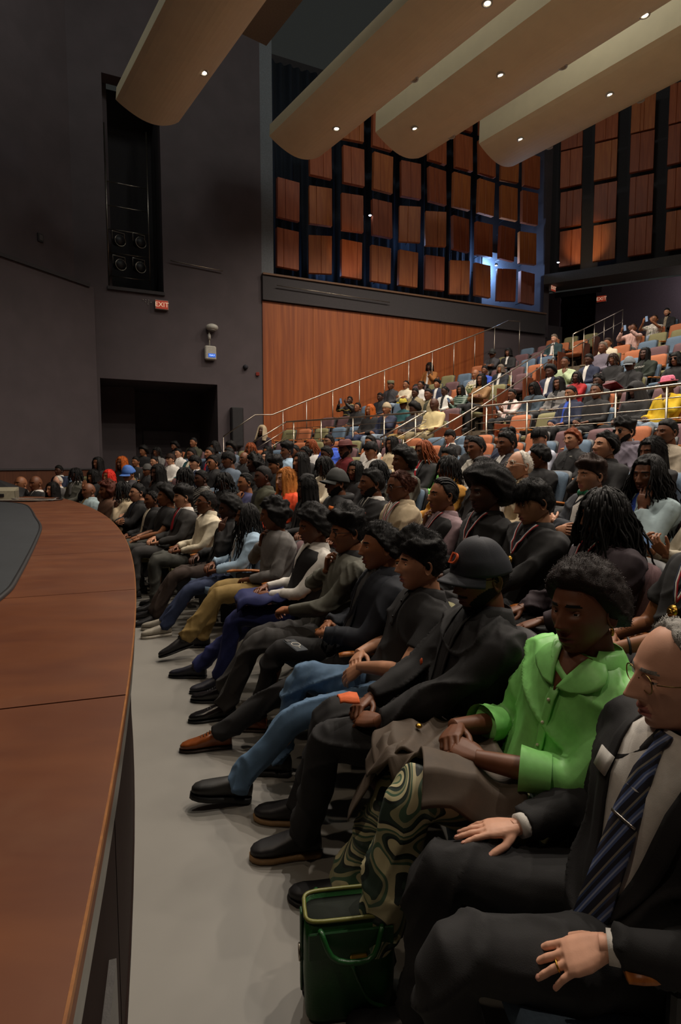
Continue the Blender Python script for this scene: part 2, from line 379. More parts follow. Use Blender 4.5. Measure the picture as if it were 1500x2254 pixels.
# x, y (head), row, scale, facing, image scale, skin, hair, hair colour, garment, colour, pose, head yaw, pitch, extras, label
PEOPLE = [
 (0.758,1.230,0,0.965,1.472,1000,'E','thin','grey','suit','black','F1',4,-4,{'glasses': 'wire', 'tie': 'navystripe', 'pants': 'black', 'shoe': 'black'},'older person in dark suit and striped tie with wire glasses at right edge'),
 (0.735,1.690,0,0.990,1.507,740,'B','afro_s','brownblack','blouse','green','F2',34,0,{'pants': 'swirl', 'shoe': 'black', 'earring': 1},'person in bright green blouse with rounded short afro and brown coat on lap'),
 (0.536,2.151,0,1.005,1.543,576,'B','short','black','jacket','black','F3',24,-6,{'inner': 'black', 'cap': 'navyD', 'beard': 1, 'glasses': 'wire', 'pants': 'black', 'shoe': 'clog'},'person in navy baseball cap and black jacket beside the green blouse'),
 (0.377,2.639,0,0.980,1.582,470,'D','curlytop','black','polo','black','F4',6,2,{'pants': 'jean', 'shoe': 'sneaker'},'person in black polo and blue jeans with wavy dark hair'),
 (0.217,3.081,0,0.989,1.618,403,'C','curly_s','black','jacket','navyblack','F5',8,2,{'inner': 'charcoal', 'pants': 'black', 'shoe': 'brown'},'person in navy-black jacket with brown leather shoes in front row'),
 (0.044,3.517,0,1.011,1.655,354,'C','curlytop','black','sweater','greygreen','F6',14,-2,{'glasses': 'black', 'collar': 'black', 'pants': 'charcoal', 'shoe': 'blackdress'},'person in grey sweater holding fist to chin in front row'),
 (-0.196,4.061,0,0.986,1.702,307,'B','afro','black','vest','black','F7',14,-6,{'sleeve': 'white', 'pants': 'navyblue', 'shoe': 'navyblack'},'person in black vest, white sleeves and royal navy trousers'),
 (-0.572,4.816,0,0.991,1.771,259,'B','curly_l','black','sweater','grey','F8',-6,-8,{'pants': 'tan', 'shoe': 'black'},'person in grey cardigan with big curly hair resting face on hand'),
 (-0.893,5.387,0,0.944,1.825,231,'B','braids_l','black','jacket','lightblue','F9',6,2,{'inner': 'white', 'pants': 'navyjean', 'shoe': 'whitesneak'},'person in pale blue jacket over white shirt with long braids'),
 (-1.139,5.788,0,0.982,1.865,216,'A','afro_s','black','jacket','black','F10',10,-4,{'inner': 'black', 'pants': 'darkbrown', 'shoe': 'black'},'person in black zip jacket with raised hand beside cheek'),
 (-1.497,6.325,0,1.002,1.920,197,'B','fade','black','sweater','cream','lap',4,10,{'glasses': 'black', 'pants': 'olivegrey', 'shoe': 'black'},'person in cream turtleneck with black glasses looking up'),
 (-1.913,6.891,0,1.024,1.981,181,'D','curlytop','black','suit','charcoal','lap',6,2,{'tie': 'red', 'pants': 'charcoal', 'shoe': 'black'},'person in charcoal suit and red tie with curly fringe'),
 (-2.244,7.306,0,1.017,2.029,171,'C','afro','black','tee','black','knees',4,4,{'pants': 'olivegrey', 'shoe': 'black'},'person in black t-shirt leaning bare forearms forward by stage edge'),
 (-2.549,7.663,0,0.957,2.071,163,'B','bun','black','jacket','black','lap',10,0,{'inner': 'cream', 'pants': 'black'},'person with pulled-back hair in black open jacket near stage edge'),
 (-2.866,8.010,0,1.023,2.114,156,'D','short','black','jacket','black','cross',10,4,{'inner': 'navyblack', 'glasses': 'black', 'pants': 'black'},'smiling person in black jacket and glasses with arms crossed'),
 (-3.224,8.378,0,1.032,2.161,149,'A','braids_s','black','jacket','beige','chin',-10,0,{'inner': 'white', 'pants': 'black'},'person in beige jacket with braided hair turned away'),
 (-3.601,8.739,0,1.028,2.210,143,'B','curly_l','auburn','sweater','brown','lap',8,0,{'pants': 'black'},'person with long reddish brown curls in brown top'),
 (-4.064,9.150,0,1.005,2.268,137,'B','bald','black','jacket','denim','lap',14,0,{'inner': 'tan', 'pants': 'black'},'bald person in pale denim jacket just beyond stage edge'),
 (-5.022,9.901,0,0.991,2.386,126,'D','long','black','sweater','greyviolet','lap',16,0,{'glasses': 'wire', 'pants': 'black'},'person with long black hair and glasses peering over stage edge'),
 (-5.696,11.437,1,0.900,2.527,109,'E','thin','white','suit','grey','lap',10,0,{'tie': 'black', 'pants': 'black'},'bald person with fringe of white hair at far end of stage'),
 (-5.485,10.220,0,1.079,2.441,123,'B','bald','black','suit','black','lap',16,-4,{'tie': 'black', 'pants': 'black'},'bald person in black at far end next to bespectacled bald person'),
 (-5.906,10.490,0,1.067,2.490,119,'C','bald','black','suit','black','lap',16,2,{'glasses': 'wire', 'tie': 'black', 'pants': 'black'},'bald person with wire glasses farthest left of the front seats'),
 (1.472,2.232,1,0.999,1.551,559,'C','short','black','tee','black','R1A',6,-4,{'lan': 1, 'pants': 'black', 'band': 1},'person in black t-shirt with medal ribbon and beaded bracelet at right edge'),
 (1.298,2.789,1,0.986,1.593,448,'B','dreads_l','black','jacket','plumblack','knees',2,-4,{'inner': 'black', 'lan': 1, 'pants': 'black'},'person with long dark locs over face in plum-black jacket'),
 (1.122,3.287,1,1.010,1.631,380,'D','fringe','black','shirt','black','R1C',2,-10,{'lan': 'medal', 'pants': 'black'},'person in black shirt with gold medal on striped ribbon'),
 (0.953,3.726,1,1.040,1.665,336,'A','afro_b','black','shirt','black','lap',18,-2,{'lan': 1, 'pants': 'black'},'person with huge afro in black shirt and medal ribbon'),
 (0.756,4.190,1,1.000,1.703,299,'C','braids_t','black','vest','black','chinR',8,4,{'sleeve': 'mauve', 'lan': 1, 'pants': 'black'},'person in black vest with hand over mouth and medal ribbon'),
 (0.495,4.750,1,1.039,1.749,264,'B','bun','redbrown','jacket','beige','lap',8,-4,{'inner': 'white', 'lan': 1, 'glasses': 'black', 'pants': 'black'},'person in beige jacket and glasses with sleek auburn bun'),
 (0.282,5.169,1,1.050,1.785,242,'B','short','black','suit','black','lap',4,2,{'beard': 1, 'tie': 'black', 'pocket': 'kente', 'pants': 'black'},'bearded person in black suit with orange striped pocket square'),
 (-0.037,5.745,1,1.030,1.836,218,'B','short','black','hoodie','black','lap',6,4,{'cap': 'black', 'glasses': 'sun', 'beard': 1, 'badge': 'orange', 'pants': 'black'},'person in black cap and sunglasses with orange badge'),
 (-0.374,6.298,1,0.975,1.887,199,'A','long','black','jacket','black','lap',0,-2,{'inner': 'black', 'pants': 'black'},'person with long straight black hair beside the orange blazer'),
 (-0.645,6.710,1,1.045,1.926,187,'E','long','blond','jacket','orange','lap',12,0,{'inner': 'black', 'glasses': 'wire', 'pants': 'black'},'person with ginger blond hair in bright orange blazer'),
 (-0.978,7.180,1,1.060,1.972,175,'A','fade','black','jacket','olive','lap',4,0,{'inner': 'black', 'pants': 'black'},'person in dark olive jacket with short fade left of orange blazer'),
 (-1.266,7.559,1,0.985,2.011,166,'C','braids_t','black','sweater','indigo','chin',8,0,{'pants': 'black'},'person in indigo sweater with cornrows and hand at chin'),
 (-1.647,8.025,1,0.983,2.061,156,'A','dreads_s','black','jacket','black','lap',4,-2,{'inner': 'black', 'pants': 'black'},'person with short locs in black behind the cream turtleneck'),
 (-2.091,8.528,1,1.009,2.117,147,'A','short','black','jacket','plaid','lap',10,0,{'inner': 'black', 'pants': 'black'},'person in black plaid jacket behind the red tie suit'),
 (-2.435,8.890,1,1.034,2.160,141,'A','dreads_s','black','jacket','black','lap',-10,0,{'inner': 'cream', 'pants': 'black'},'person with short locs hiding face, cream collar, second row'),
 (-3.042,9.476,1,1.079,2.232,132,'A','long','black','sweater','black','chinR',14,-4,{'pants': 'black'},'person with black hair and hand over mouth in black top'),
 (-3.839,11.315,2,0.921,2.395,111,'B','beanie','greyknit','jacket','black','lap',6,-6,{'inner': 'black', 'pants': 'black'},'person in grey knit beanie holding white straw'),
 (-3.757,10.091,1,1.051,2.315,124,'C','short','black','jacket','darkgrey','lap',14,-14,{'inner': 'white', 'cap': 'blue', 'pants': 'black'},'person in bright blue baseball cap looking down'),
 (-4.277,10.495,1,1.002,2.373,119,'C','long','red','sweater','brown','lap',16,0,{'glasses': 'wire', 'pants': 'black'},'person with vivid red hair in second row'),
 (-4.692,10.794,1,1.000,2.419,116,'C','bob','black','jacket','black','pray',12,-6,{'inner': 'black', 'pants': 'black'},'person pressing palms together before mouth'),
 (-5.179,11.119,1,1.018,2.472,113,'A','dreads_s','black','suit','greygreen','lap',6,0,{'tie': 'grey', 'pants': 'black'},'person in grey-green suit with chin-length locs'),
 (-6.355,12.836,2,0.900,2.642,98,'A','short','black','suit','navy','lap',10,0,{'tie': 'white', 'pants': 'navy'},'person in navy suit seated behind the bald people'),
 (2.131,3.197,2,0.900,1.620,392,'C','short','black','sweater','knit','phone',4,-6,{'pants': 'black'},'person in cream knit sweater holding phone at right edge'),
 (1.973,3.640,2,0.968,1.652,345,'B','braids_l','black','jacket','denim','cheek',24,-4,{'inner': 'blue', 'pants': 'black'},'person with long braids resting cheek on hand in denim jacket'),
 (1.800,4.085,2,0.952,1.685,307,'D','curlytop','brown','jacket','navyblack','cross',6,2,{'inner': 'white', 'bow': 'green', 'pants': 'black'},'young person in dark zip top and green bow tie'),
 (1.498,4.782,2,1.014,1.738,263,'D','thin','white','jacket','beige','lap',8,12,{'inner': 'white', 'glasses': 'clear', 'bow': 'teal', 'pants': 'grey'},'person with clear glasses, white hair and teal bow tie'),
 (1.296,5.206,2,0.975,1.772,241,'C','braids_t','black','sweater','black','lap',4,-8,{'pants': 'black'},'person mostly hidden behind the huge afro'),
 (1.068,5.651,2,0.986,1.807,222,'B','dreads_s','black','sweater','mustard','lap',8,2,{'pants': 'black'},'person with chin-length locs and mustard scarf'),
 (0.687,6.329,2,1.057,1.864,199,'B','afro','black','jacket','greygreen','lap',4,2,{'inner': 'black', 'pants': 'black'},'person with rounded curls behind the auburn bun'),
 (0.442,6.730,2,0.957,1.899,186,'C','dreads_s','black','sweater','black','lap',-20,-6,{'pants': 'black'},'person with damp glossy curls turned away'),
 (0.186,7.124,2,0.954,1.933,176,'B','long','black','sweater','black','lap',30,0,{'glasses': 'wire', 'pants': 'black'},'person with glasses smiling toward camera behind bearded suit'),
 (-0.222,7.705,2,1.000,1.987,163,'A','dreads_s','black','sweater','cream','lap',0,-10,{'pants': 'black'},'person with braids lowered head in cream top'),
 (-0.568,8.160,2,1.056,2.031,154,'C','long','black','sweater','black','lap',8,2,{'pants': 'black'},'person with very long wavy black hair behind orange blazer'),
 (-0.993,8.677,2,1.012,2.082,145,'C','curlytop','black','sweater','black','lap',-4,-6,{'pants': 'black'},'person with black tousled hair beside orange blazer wearer'),
 (-1.387,9.122,2,1.036,2.129,138,'A','curly_l','black','sweater','black','lap',-8,0,{'pants': 'black'},'person with thick black ringlets left of tousled hair'),
 (-2.186,11.176,3,1.017,2.295,112,'D','short','black','jacket','darkgrey','lap',8,2,{'inner': 'black', 'pants': 'black', 'girth': 1.25},'heavyset person with short black hair in charcoal jacket'),
 (-2.231,9.978,2,1.044,2.224,126,'C','short','black','jacket','black','lap',6,2,{'inner': 'black', 'glasses': 'sun', 'pants': 'black'},'person in sunglasses with black spiky hair'),
 (-2.642,10.352,2,1.048,2.269,121,'D','fringe','black','suit','navy','lap',4,4,{'tie': 'black', 'pants': 'navy'},'person with wavy fringe in navy suit'),
 (-3.675,12.327,3,0.940,2.439,102,'D','fringe','brown','shirt','white','lap',2,0,{'pants': 'black'},'person in crisp white shirt with brown fringe'),
 (-4.130,12.632,3,0.900,2.481,99,'D','short','black','sweater','black','lap',8,0,{'glasses': 'wire', 'pants': 'black'},'person with glasses behind the grey knit beanie'),
 (-4.662,12.963,3,0.900,2.530,97,'C','short','black','sweater','black','lap',12,0,{'pants': 'black'},'child with short hair behind the blue cap'),
 (-4.525,11.791,2,1.049,2.464,106,'B','long','orange','sweater','black','lap',14,0,{'pants': 'black'},'person with ginger locs behind the blue cap'),
 (-5.204,12.215,2,1.045,2.531,103,'B','long','black','sweater','black','lap',16,2,{'pants': 'black'},'person with long straight black hair by the wall wainscot'),
 (2.773,4.125,3,0.900,1.680,305,'D','short','black','jacket','pink','lap',8,0,{'inner': 'pink', 'pants': 'black'},'person in pink and white jacket at right edge'),
 (2.552,4.672,3,0.938,1.719,269,'B','long','black','sweater','black','cheek',10,-4,{'pants': 'black'},'person with dark hair shading face behind the braids'),
 (2.363,5.103,3,0.990,1.750,247,'D','curly_s','black','shirt','black','chinR',4,10,{'pants': 'black'},'person with tight curls touching lips, chin raised'),
 (2.026,5.804,3,0.918,1.802,217,'B','curly_s','black','sweater','black','lap',-40,-8,{'pants': 'black'},'person with dark curls seen from behind near white hair'),
 (1.577,6.630,3,1.015,1.866,190,'B','short','black','sweater','lightgrey','lap',4,0,{'pants': 'black', 'girth': 1.25},'heavyset person in light grey sweater with striped cuffs'),
 (1.337,7.034,3,0.929,1.898,179,'C','short','black','sweater','green','lap',0,-10,{'pants': 'black'},'person with smooth dark hair in green camouflage top'),
 (1.086,7.431,3,1.001,1.931,169,'B','dreads_t','rust','suit','black','lap',6,-8,{'tie': 'red', 'glasses': 'black', 'pants': 'black'},'person with rust tied-back locs in suit and red tie'),
 (0.453,8.338,3,1.019,2.009,151,'C','fringe','black','shirt','white','lap',6,-4,{'pants': 'black'},'person in white shirt with black fringe and dark mask'),
 (0.071,8.834,3,1.047,2.054,142,'B','short','black','shirt','maroon','lap',10,0,{'hat': 'maroon', 'beard': 1, 'pants': 'black'},'person in maroon brimmed hat and maroon shirt'),
 (-0.227,9.197,3,0.991,2.088,137,'A','short','black','jacket','black','lap',0,-6,{'inner': 'black', 'pants': 'black'},'person in black left of the maroon hat'),
 (-0.600,9.624,3,1.002,2.129,131,'A','bun','black','sweater','black','lap',4,-8,{'pants': 'black'},'person with lowered face behind very long wavy hair'),
 (-1.357,10.414,3,0.947,2.210,121,'E','long','black','sweater','black','lap',14,6,{'glasses': 'wire', 'pants': 'black'},'pale person with glasses tilting head up'),
 (-1.835,10.864,3,0.952,2.259,116,'B','bald','black','jacket','black','lap',12,0,{'inner': 'black', 'glasses': 'black', 'pants': 'black'},'bald person with glasses behind cornrows'),
 (-1.894,9.650,2,1.090,2.187,130,'B','fringe','black','sweater','bluegrey','lap',0,0,{'pants': 'black', 'girth': 1.25},'person with black spikes peeking behind the heavyset charcoal jacket'),
 (-2.652,11.564,3,1.033,2.341,109,'C','short','black','suit','navy','lap',6,10,{'beard': 1, 'tie': 'red', 'pants': 'navy'},'bearded person in suit tilting head back'),
 (-3.116,11.924,3,1.026,2.386,105,'B','short','black','jacket','teal','lap',4,0,{'inner': 'cream', 'pants': 'black'},'person with short twists in teal jacket'),
 (-3.850,13.545,4,0.900,2.506,93,'D','short','black','jacket','white','lap',6,0,{'inner': 'white', 'pants': 'black'},'person with slicked hair in white jacket'),
 (2.436,6.981,4,0.955,1.872,181,'D','fringe','black','shirt','whiteblue','lap',2,-14,{'pants': 'black'},'person with bowl cut in pale blue shirt looking down'),
 (2.663,6.570,4,0.923,1.842,192,'D','curly_s','rust','shirt','black','lap',12,2,{'glasses': 'wire', 'pants': 'black'},'person with reddish curls and glasses in black button shirt'),
 (2.148,7.470,4,0.984,1.909,169,'A','ponytail','black','sweater','navy','lap',14,0,{'pants': 'black'},'person with high ponytail in navy sailor top'),
 (2.966,5.980,4,0.973,1.799,211,'D','curlytop','black','hoodie','greyviolet','lap',4,2,{'glasses': 'sun', 'beard': 1, 'pants': 'black'},'bearded person with dark glasses in slate hoodie'),
 (3.168,5.555,4,0.948,1.770,227,'B','fade','black','sweater','knitbeige','lap',4,0,{'pants': 'black'},'person in beige cable knit quarter zip with short hair'),
 (1.815,7.996,4,0.919,1.949,157,'A','short','black','sweater','black','lap',0,0,{'pants': 'black'},'person in black partly hidden behind light grey sweater'),
 (1.833,9.565,5,0.900,2.043,132,'D','fringe','black','suit','black','lap',2,0,{'tie': 'pinkred', 'pants': 'black'},'person with bowl cut in black suit among blue seats'),
 (1.807,6.220,3,1.045,1.834,203,'B','short','black','jacket','darkgrey','lap',8,0,{'inner': 'white', 'pants': 'black'},'person in dark coat at left of the high ponytail'),
 (0.843,9.341,4,0.964,2.060,135,'B','long','black','shirt','creamlace','lap',8,-4,{'pants': 'black'},'person in cream blouse with long glossy hair'),
 (0.507,9.754,4,0.992,2.096,129,'C','short','black','shirt','white','lap',4,0,{'pants': 'black'},'person with short hair behind white shirt and mask'),
 (-0.219,10.568,4,1.031,2.171,119,'B','short','black','hoodie','blue','lap',10,6,{'glasses': 'wire', 'pants': 'black'},'person in royal blue hoodie and glasses looking up'),
 (-0.565,10.924,4,0.976,2.206,115,'B','dreads_t','rust','sweater','white','lap',2,-4,{'pants': 'black'},'person with long tied-back red tipped locs'),
 (-0.943,9.993,3,1.047,2.166,126,'B','flattop','black','shirt','lightblue','lap',-2,0,{'pants': 'black'},'person with tall flat top in light blue shirt'),
 (-0.901,11.252,4,0.900,2.239,112,'B','short','black','sweater','black','lap',0,0,{'pants': 'black'},'person with black hair right of tall flat top'),
 (-1.509,11.807,4,0.900,2.296,107,'C','long','black','sweater','black','lap',6,0,{'pants': 'black'},'person with black hair behind the pale glasses wearer'),
 (-1.911,12.147,4,0.962,2.334,104,'B','dreads_l','rust','sweater','black','chinR',10,-2,{'pants': 'black'},'person with auburn streaked locs covering mouth'),
 (-2.414,12.547,4,0.986,2.380,100,'B','afro','black','sweater','bluegrey','lap',8,0,{'glasses': 'wire', 'pants': 'black'},'person with rounded afro and wire glasses'),
 (-2.833,12.859,4,1.016,2.417,98,'C','bob','black','sweater','black','lap',0,-4,{'pants': 'black'},'person with black bob at end of dim row'),
 (-3.751,14.562,5,0.982,2.542,86,'C','fade','black','jacket','olive','lap',6,2,{'inner': 'black', 'pants': 'black'},'tall person with short fade before the dark doorway'),
 (-4.336,14.897,5,0.900,2.588,84,'B','afro','black','jacket','black','lap',6,2,{'inner': 'black', 'beard': 1, 'pants': 'black'},'person with dark hood of hair before the dark doorway'),
 (-4.485,13.926,4,0.934,2.560,90,'B','dreads_s','black','jacket','grey','lap',10,0,{'inner': 'black', 'pants': 'black'},'person with twisted locs in dim left back row'),
 (-4.896,14.154,4,0.956,2.594,89,'C','afro','black','sweater','black','lap',8,-2,{'pants': 'black'},'person with curly halo of hair at dim left back'),
 (-1.989,14.517,6,1.068,2.447,87,'A','hijab','beige','sweater','plumblack','rest',20,10,{'pants': 'black'},'laughing person with pale headscarf leaning on seat backs'),
 (0.261,16.405,12,0.927,2.419,77,'A','short','black','hoodie','blackprint','film',10,10,{'pants': 'black'},'person raising camera with both arms beside wood wall'),
 (0.443,15.053,11,0.958,2.361,84,'C','short','black','jacket','black','lap',10,10,{'inner': 'black', 'glasses': 'black', 'pants': 'black'},'person with tilted head and glasses next to raised camera'),
 (0.702,13.572,10,1.090,2.288,93,'C','long','orange','sweater','black','lap',4,0,{'pants': 'navyjean'},'person with long orange hair behind guard rail'),
 (1.064,13.234,10,1.085,2.259,96,'C','beanie','beige','jacket','navy','chin',8,0,{'inner': 'black', 'pants': 'greyjean'},'person in beige cap and grey jeans behind guard rail'),
 (1.088,15.753,12,0.944,2.362,80,'A','short','black','jacket','navyblack','lap',2,-4,{'inner': 'black', 'pants': 'black'},'person in dark navy slumped beside blue seat'),
 (1.455,16.679,13,1.017,2.382,76,'B','short','black','jacket','darkgrey','lap',0,0,{'inner': 'black', 'cap': 'olivepillbox', 'pants': 'black'},'person in olive pillbox cap and charcoal jacket'),
 (1.854,16.351,13,0.989,2.356,78,'C','bun','black','sweater','cream','cross',6,0,{'pants': 'greyjean'},'person in cream pullover with crossed arms and legs'),
 (1.535,14.095,11,0.939,2.279,90,'B','short','black','tee','teal','lap',4,-10,{'hat': 'straw', 'pants': 'navyjean'},'person in yellow straw hat behind guard rail'),
 (1.624,12.676,10,1.041,2.212,100,'A','afro','black','sweater','darkgrey','lap',-20,-8,{'pants': 'tan'},'person with dark curls low behind the guard rail'),
 (1.943,15.012,12,0.964,2.302,84,'A','short','black','jacket','khaki','lap',4,-2,{'inner': 'black', 'pants': 'black'},'person with dark beard in khaki jacket'),
 (2.225,16.033,13,0.941,2.331,79,'B','ponytail','black','shirt','white','lap',6,0,{'pants': 'black'},'person with ponytail in white top'),
 (2.071,13.577,11,1.090,2.238,93,'B','short','black','jacket','khaki','lap',6,0,{'inner': 'olive', 'pants': 'black'},'person in sand jacket over olive top'),
 (2.624,15.677,13,0.927,2.304,81,'C','curlytop','black','jacket','navy','lap',6,16,{'inner': 'white', 'pants': 'navy'},'laughing person in navy blazer'),
 (2.604,14.386,12,0.934,2.254,88,'A','bun','black','jacket','white','lap',-10,-8,{'inner': 'black', 'pants': 'black'},'person in white blazer with black bag strap'),
 (2.002,12.276,10,1.090,2.180,103,'A','bald','black','sweater','creamyellow','lap',10,-8,{'pants': 'khaki'},'person in pale yellow sweater with crossed khaki legs by aisle'),
 (2.936,14.053,12,0.924,2.229,90,'B','long','black','sweater','stripegreen','phone',6,-4,{'pants': 'skin'},'person in dark green striped dress holding phone'),
 (2.784,18.048,15,1.052,2.381,71,'A','bob','black','jacket','caramel','chin',6,0,{'inner': 'white', 'pants': 'black'},'person in caramel jacket alone by the wood wall rail'),
 (3.475,14.859,13,1.044,2.245,86,'C','bald','black','sweater','whitefloral','lap',6,0,{'pants': 'greyjean'},'bald person holding bouquet in white floral top'),
 (3.929,15.748,14,0.939,2.265,81,'B','short','black','tee','blue','lap',6,0,{'pants': 'black'},'person in bright blue shirt near aisle handrail'),
 (3.332,13.636,12,1.090,2.199,93,'B','long','black','sweater','camel','cross',4,0,{'pants': 'black'},'person with long hair in tan sequin top by aisle'),
 (4.642,17.693,16,1.026,2.311,72,'B','short','black','jacket','darkgrey','cross',0,-4,{'inner': 'black', 'cap': 'black', 'pants': 'black'},'person in black cap and bulky grey coat'),
 (5.026,17.331,16,1.000,2.287,74,'B','bob','black','suit','black','lap',2,0,{'tie': 'white', 'pants': 'black'},'person in black suit with white ascot in left block'),
 (6.383,17.322,17,1.035,2.249,74,'E','short','greybrown','jacket','darkteal','lap',6,-10,{'inner': 'white', 'pants': 'navyjean'},'pale person in dark teal jacket with head bowed by aisle'),
 (4.271,15.405,14,0.930,2.241,83,'C','bob','greybrown','jacket','navyblack','lap',6,2,{'inner': 'white', 'pants': 'black'},'person with grey bob in white blouse and navy jacket'),
 (5.077,13.077,13,1.035,2.125,97,'B','bun','black','sweater','mint','chin',10,-4,{'pants': 'sage'},'person in mint sweatsuit with chin on hand'),
 (4.472,12.313,12,1.067,2.108,103,'A','afro_s','black','jacket','navy','lap',4,-6,{'inner': 'white', 'pants': 'navy'},'person with tall hair and red bag in navy jacket'),
 (3.558,11.933,11,0.914,2.116,106,'B','short','black','jacket','pinkwhite','phone',0,0,{'inner': 'black', 'pants': 'black'},'person in pale pink jacket filming behind guard rail'),
 (3.877,11.534,11,0.980,2.088,110,'A','long','black','jacket','denimdark','lap',0,-20,{'inner': 'black', 'pants': 'black'},'person with long hair and white headband bowed forward'),
 (4.207,11.101,11,1.014,2.059,114,'B','long','black','jacket','grey','lap',6,-2,{'inner': 'black', 'pants': 'black'},'person with long black hair in grey blazer'),
 (4.846,11.831,12,0.900,2.077,107,'A','braids_s','black','sweater','redbright','cross',6,0,{'pants': 'black'},'person in red sweater with braids'),
 (3.938,9.841,10,1.027,2.002,129,'C','fade','black','jacket','navy','lap',0,-2,{'inner': 'blue', 'glasses': 'wire', 'pants': 'black'},'person in navy jacket with blue lapel behind rail'),
 (5.426,12.637,13,1.016,2.098,101,'A','short','black','jacket','navy','lap',4,-10,{'inner': 'white', 'pants': 'grey'},'person in navy jacket and black cap looking at lap'),
 (6.053,13.378,14,1.059,2.113,95,'B','short','greybrown','sweater','greyviolet','lap',4,4,{'pants': 'cream'},'person in pale grey sweatshirt and cream trousers'),
 (6.568,14.255,15,0.994,2.135,90,'C','short','brown','jacket','cream','lap',0,0,{'inner': 'black', 'pants': 'black'},'person in cream and black jacket beside stairs'),
 (5.753,12.205,13,0.957,2.071,104,'B','dreads_s','brown','sweater','black','lap',4,-4,{'pants': 'black'},'person with brown locs in black top and pink scarf'),
 (5.480,10.952,12,0.995,2.021,116,'A','short','black','jacket','black','lap',4,-12,{'inner': 'black', 'cap': 'greycap', 'pants': 'skin'},'person in grey cap holding red folder'),
 (6.137,11.671,13,0.968,2.039,109,'A','long','black','jacket','blackgreen','lap',6,2,{'inner': 'blacklogo', 'pants': 'black'},'person in black lettered sweatshirt and dark jacket'),
 (5.945,10.246,12,0.966,1.978,124,'B','bob','black','sweater','black','lap',6,2,{'glasses': 'sun', 'pants': 'black'},'person in black scoop neck top and sunglasses'),
 (7.884,15.646,17,0.959,2.155,82,'B','bun','brown','jacket','pinkpale','film',2,0,{'inner': 'pinkpale', 'pants': 'grey'},'person in pale pink jacket raising both hands with phone'),
 (8.708,16.140,18,0.958,2.153,79,'C','bun','brown','tee','whitefloral','film',4,0,{'glasses': 'black', 'pants': 'greyjean'},'person in white sleeveless top with knee up and phone'),
 (9.413,16.778,19,0.950,2.159,76,'D','fade','black','jacket','black','lap',2,-4,{'inner': 'taupe', 'beard': 1, 'pants': 'black'},'bearded person in black jacket and taupe shirt near top'),
 (4.673,10.449,11,0.972,2.016,122,'A','curly_s','black','sweater','black','lap',0,-4,{'pants': 'black'},'person in black with short curls above the hoop earrings'),
 (4.198,9.450,10,1.020,1.976,134,'B','bun','black','sweater','black','lap',8,0,{'earring': 1, 'pants': 'black'},'person with hoop earrings in black dress behind rail'),
 (4.556,8.881,10,0.967,1.939,143,'A','hood','black','hoodie','black','lap',-4,-14,{'pants': 'black'},'person in raised black hood behind guard rail'),
 (4.807,8.456,10,0.987,1.911,150,'A','bucket','pink','sweater','yellow','chin',10,-6,{'pants': 'greyjean'},'person in pink bucket hat and yellow sweater'),
]
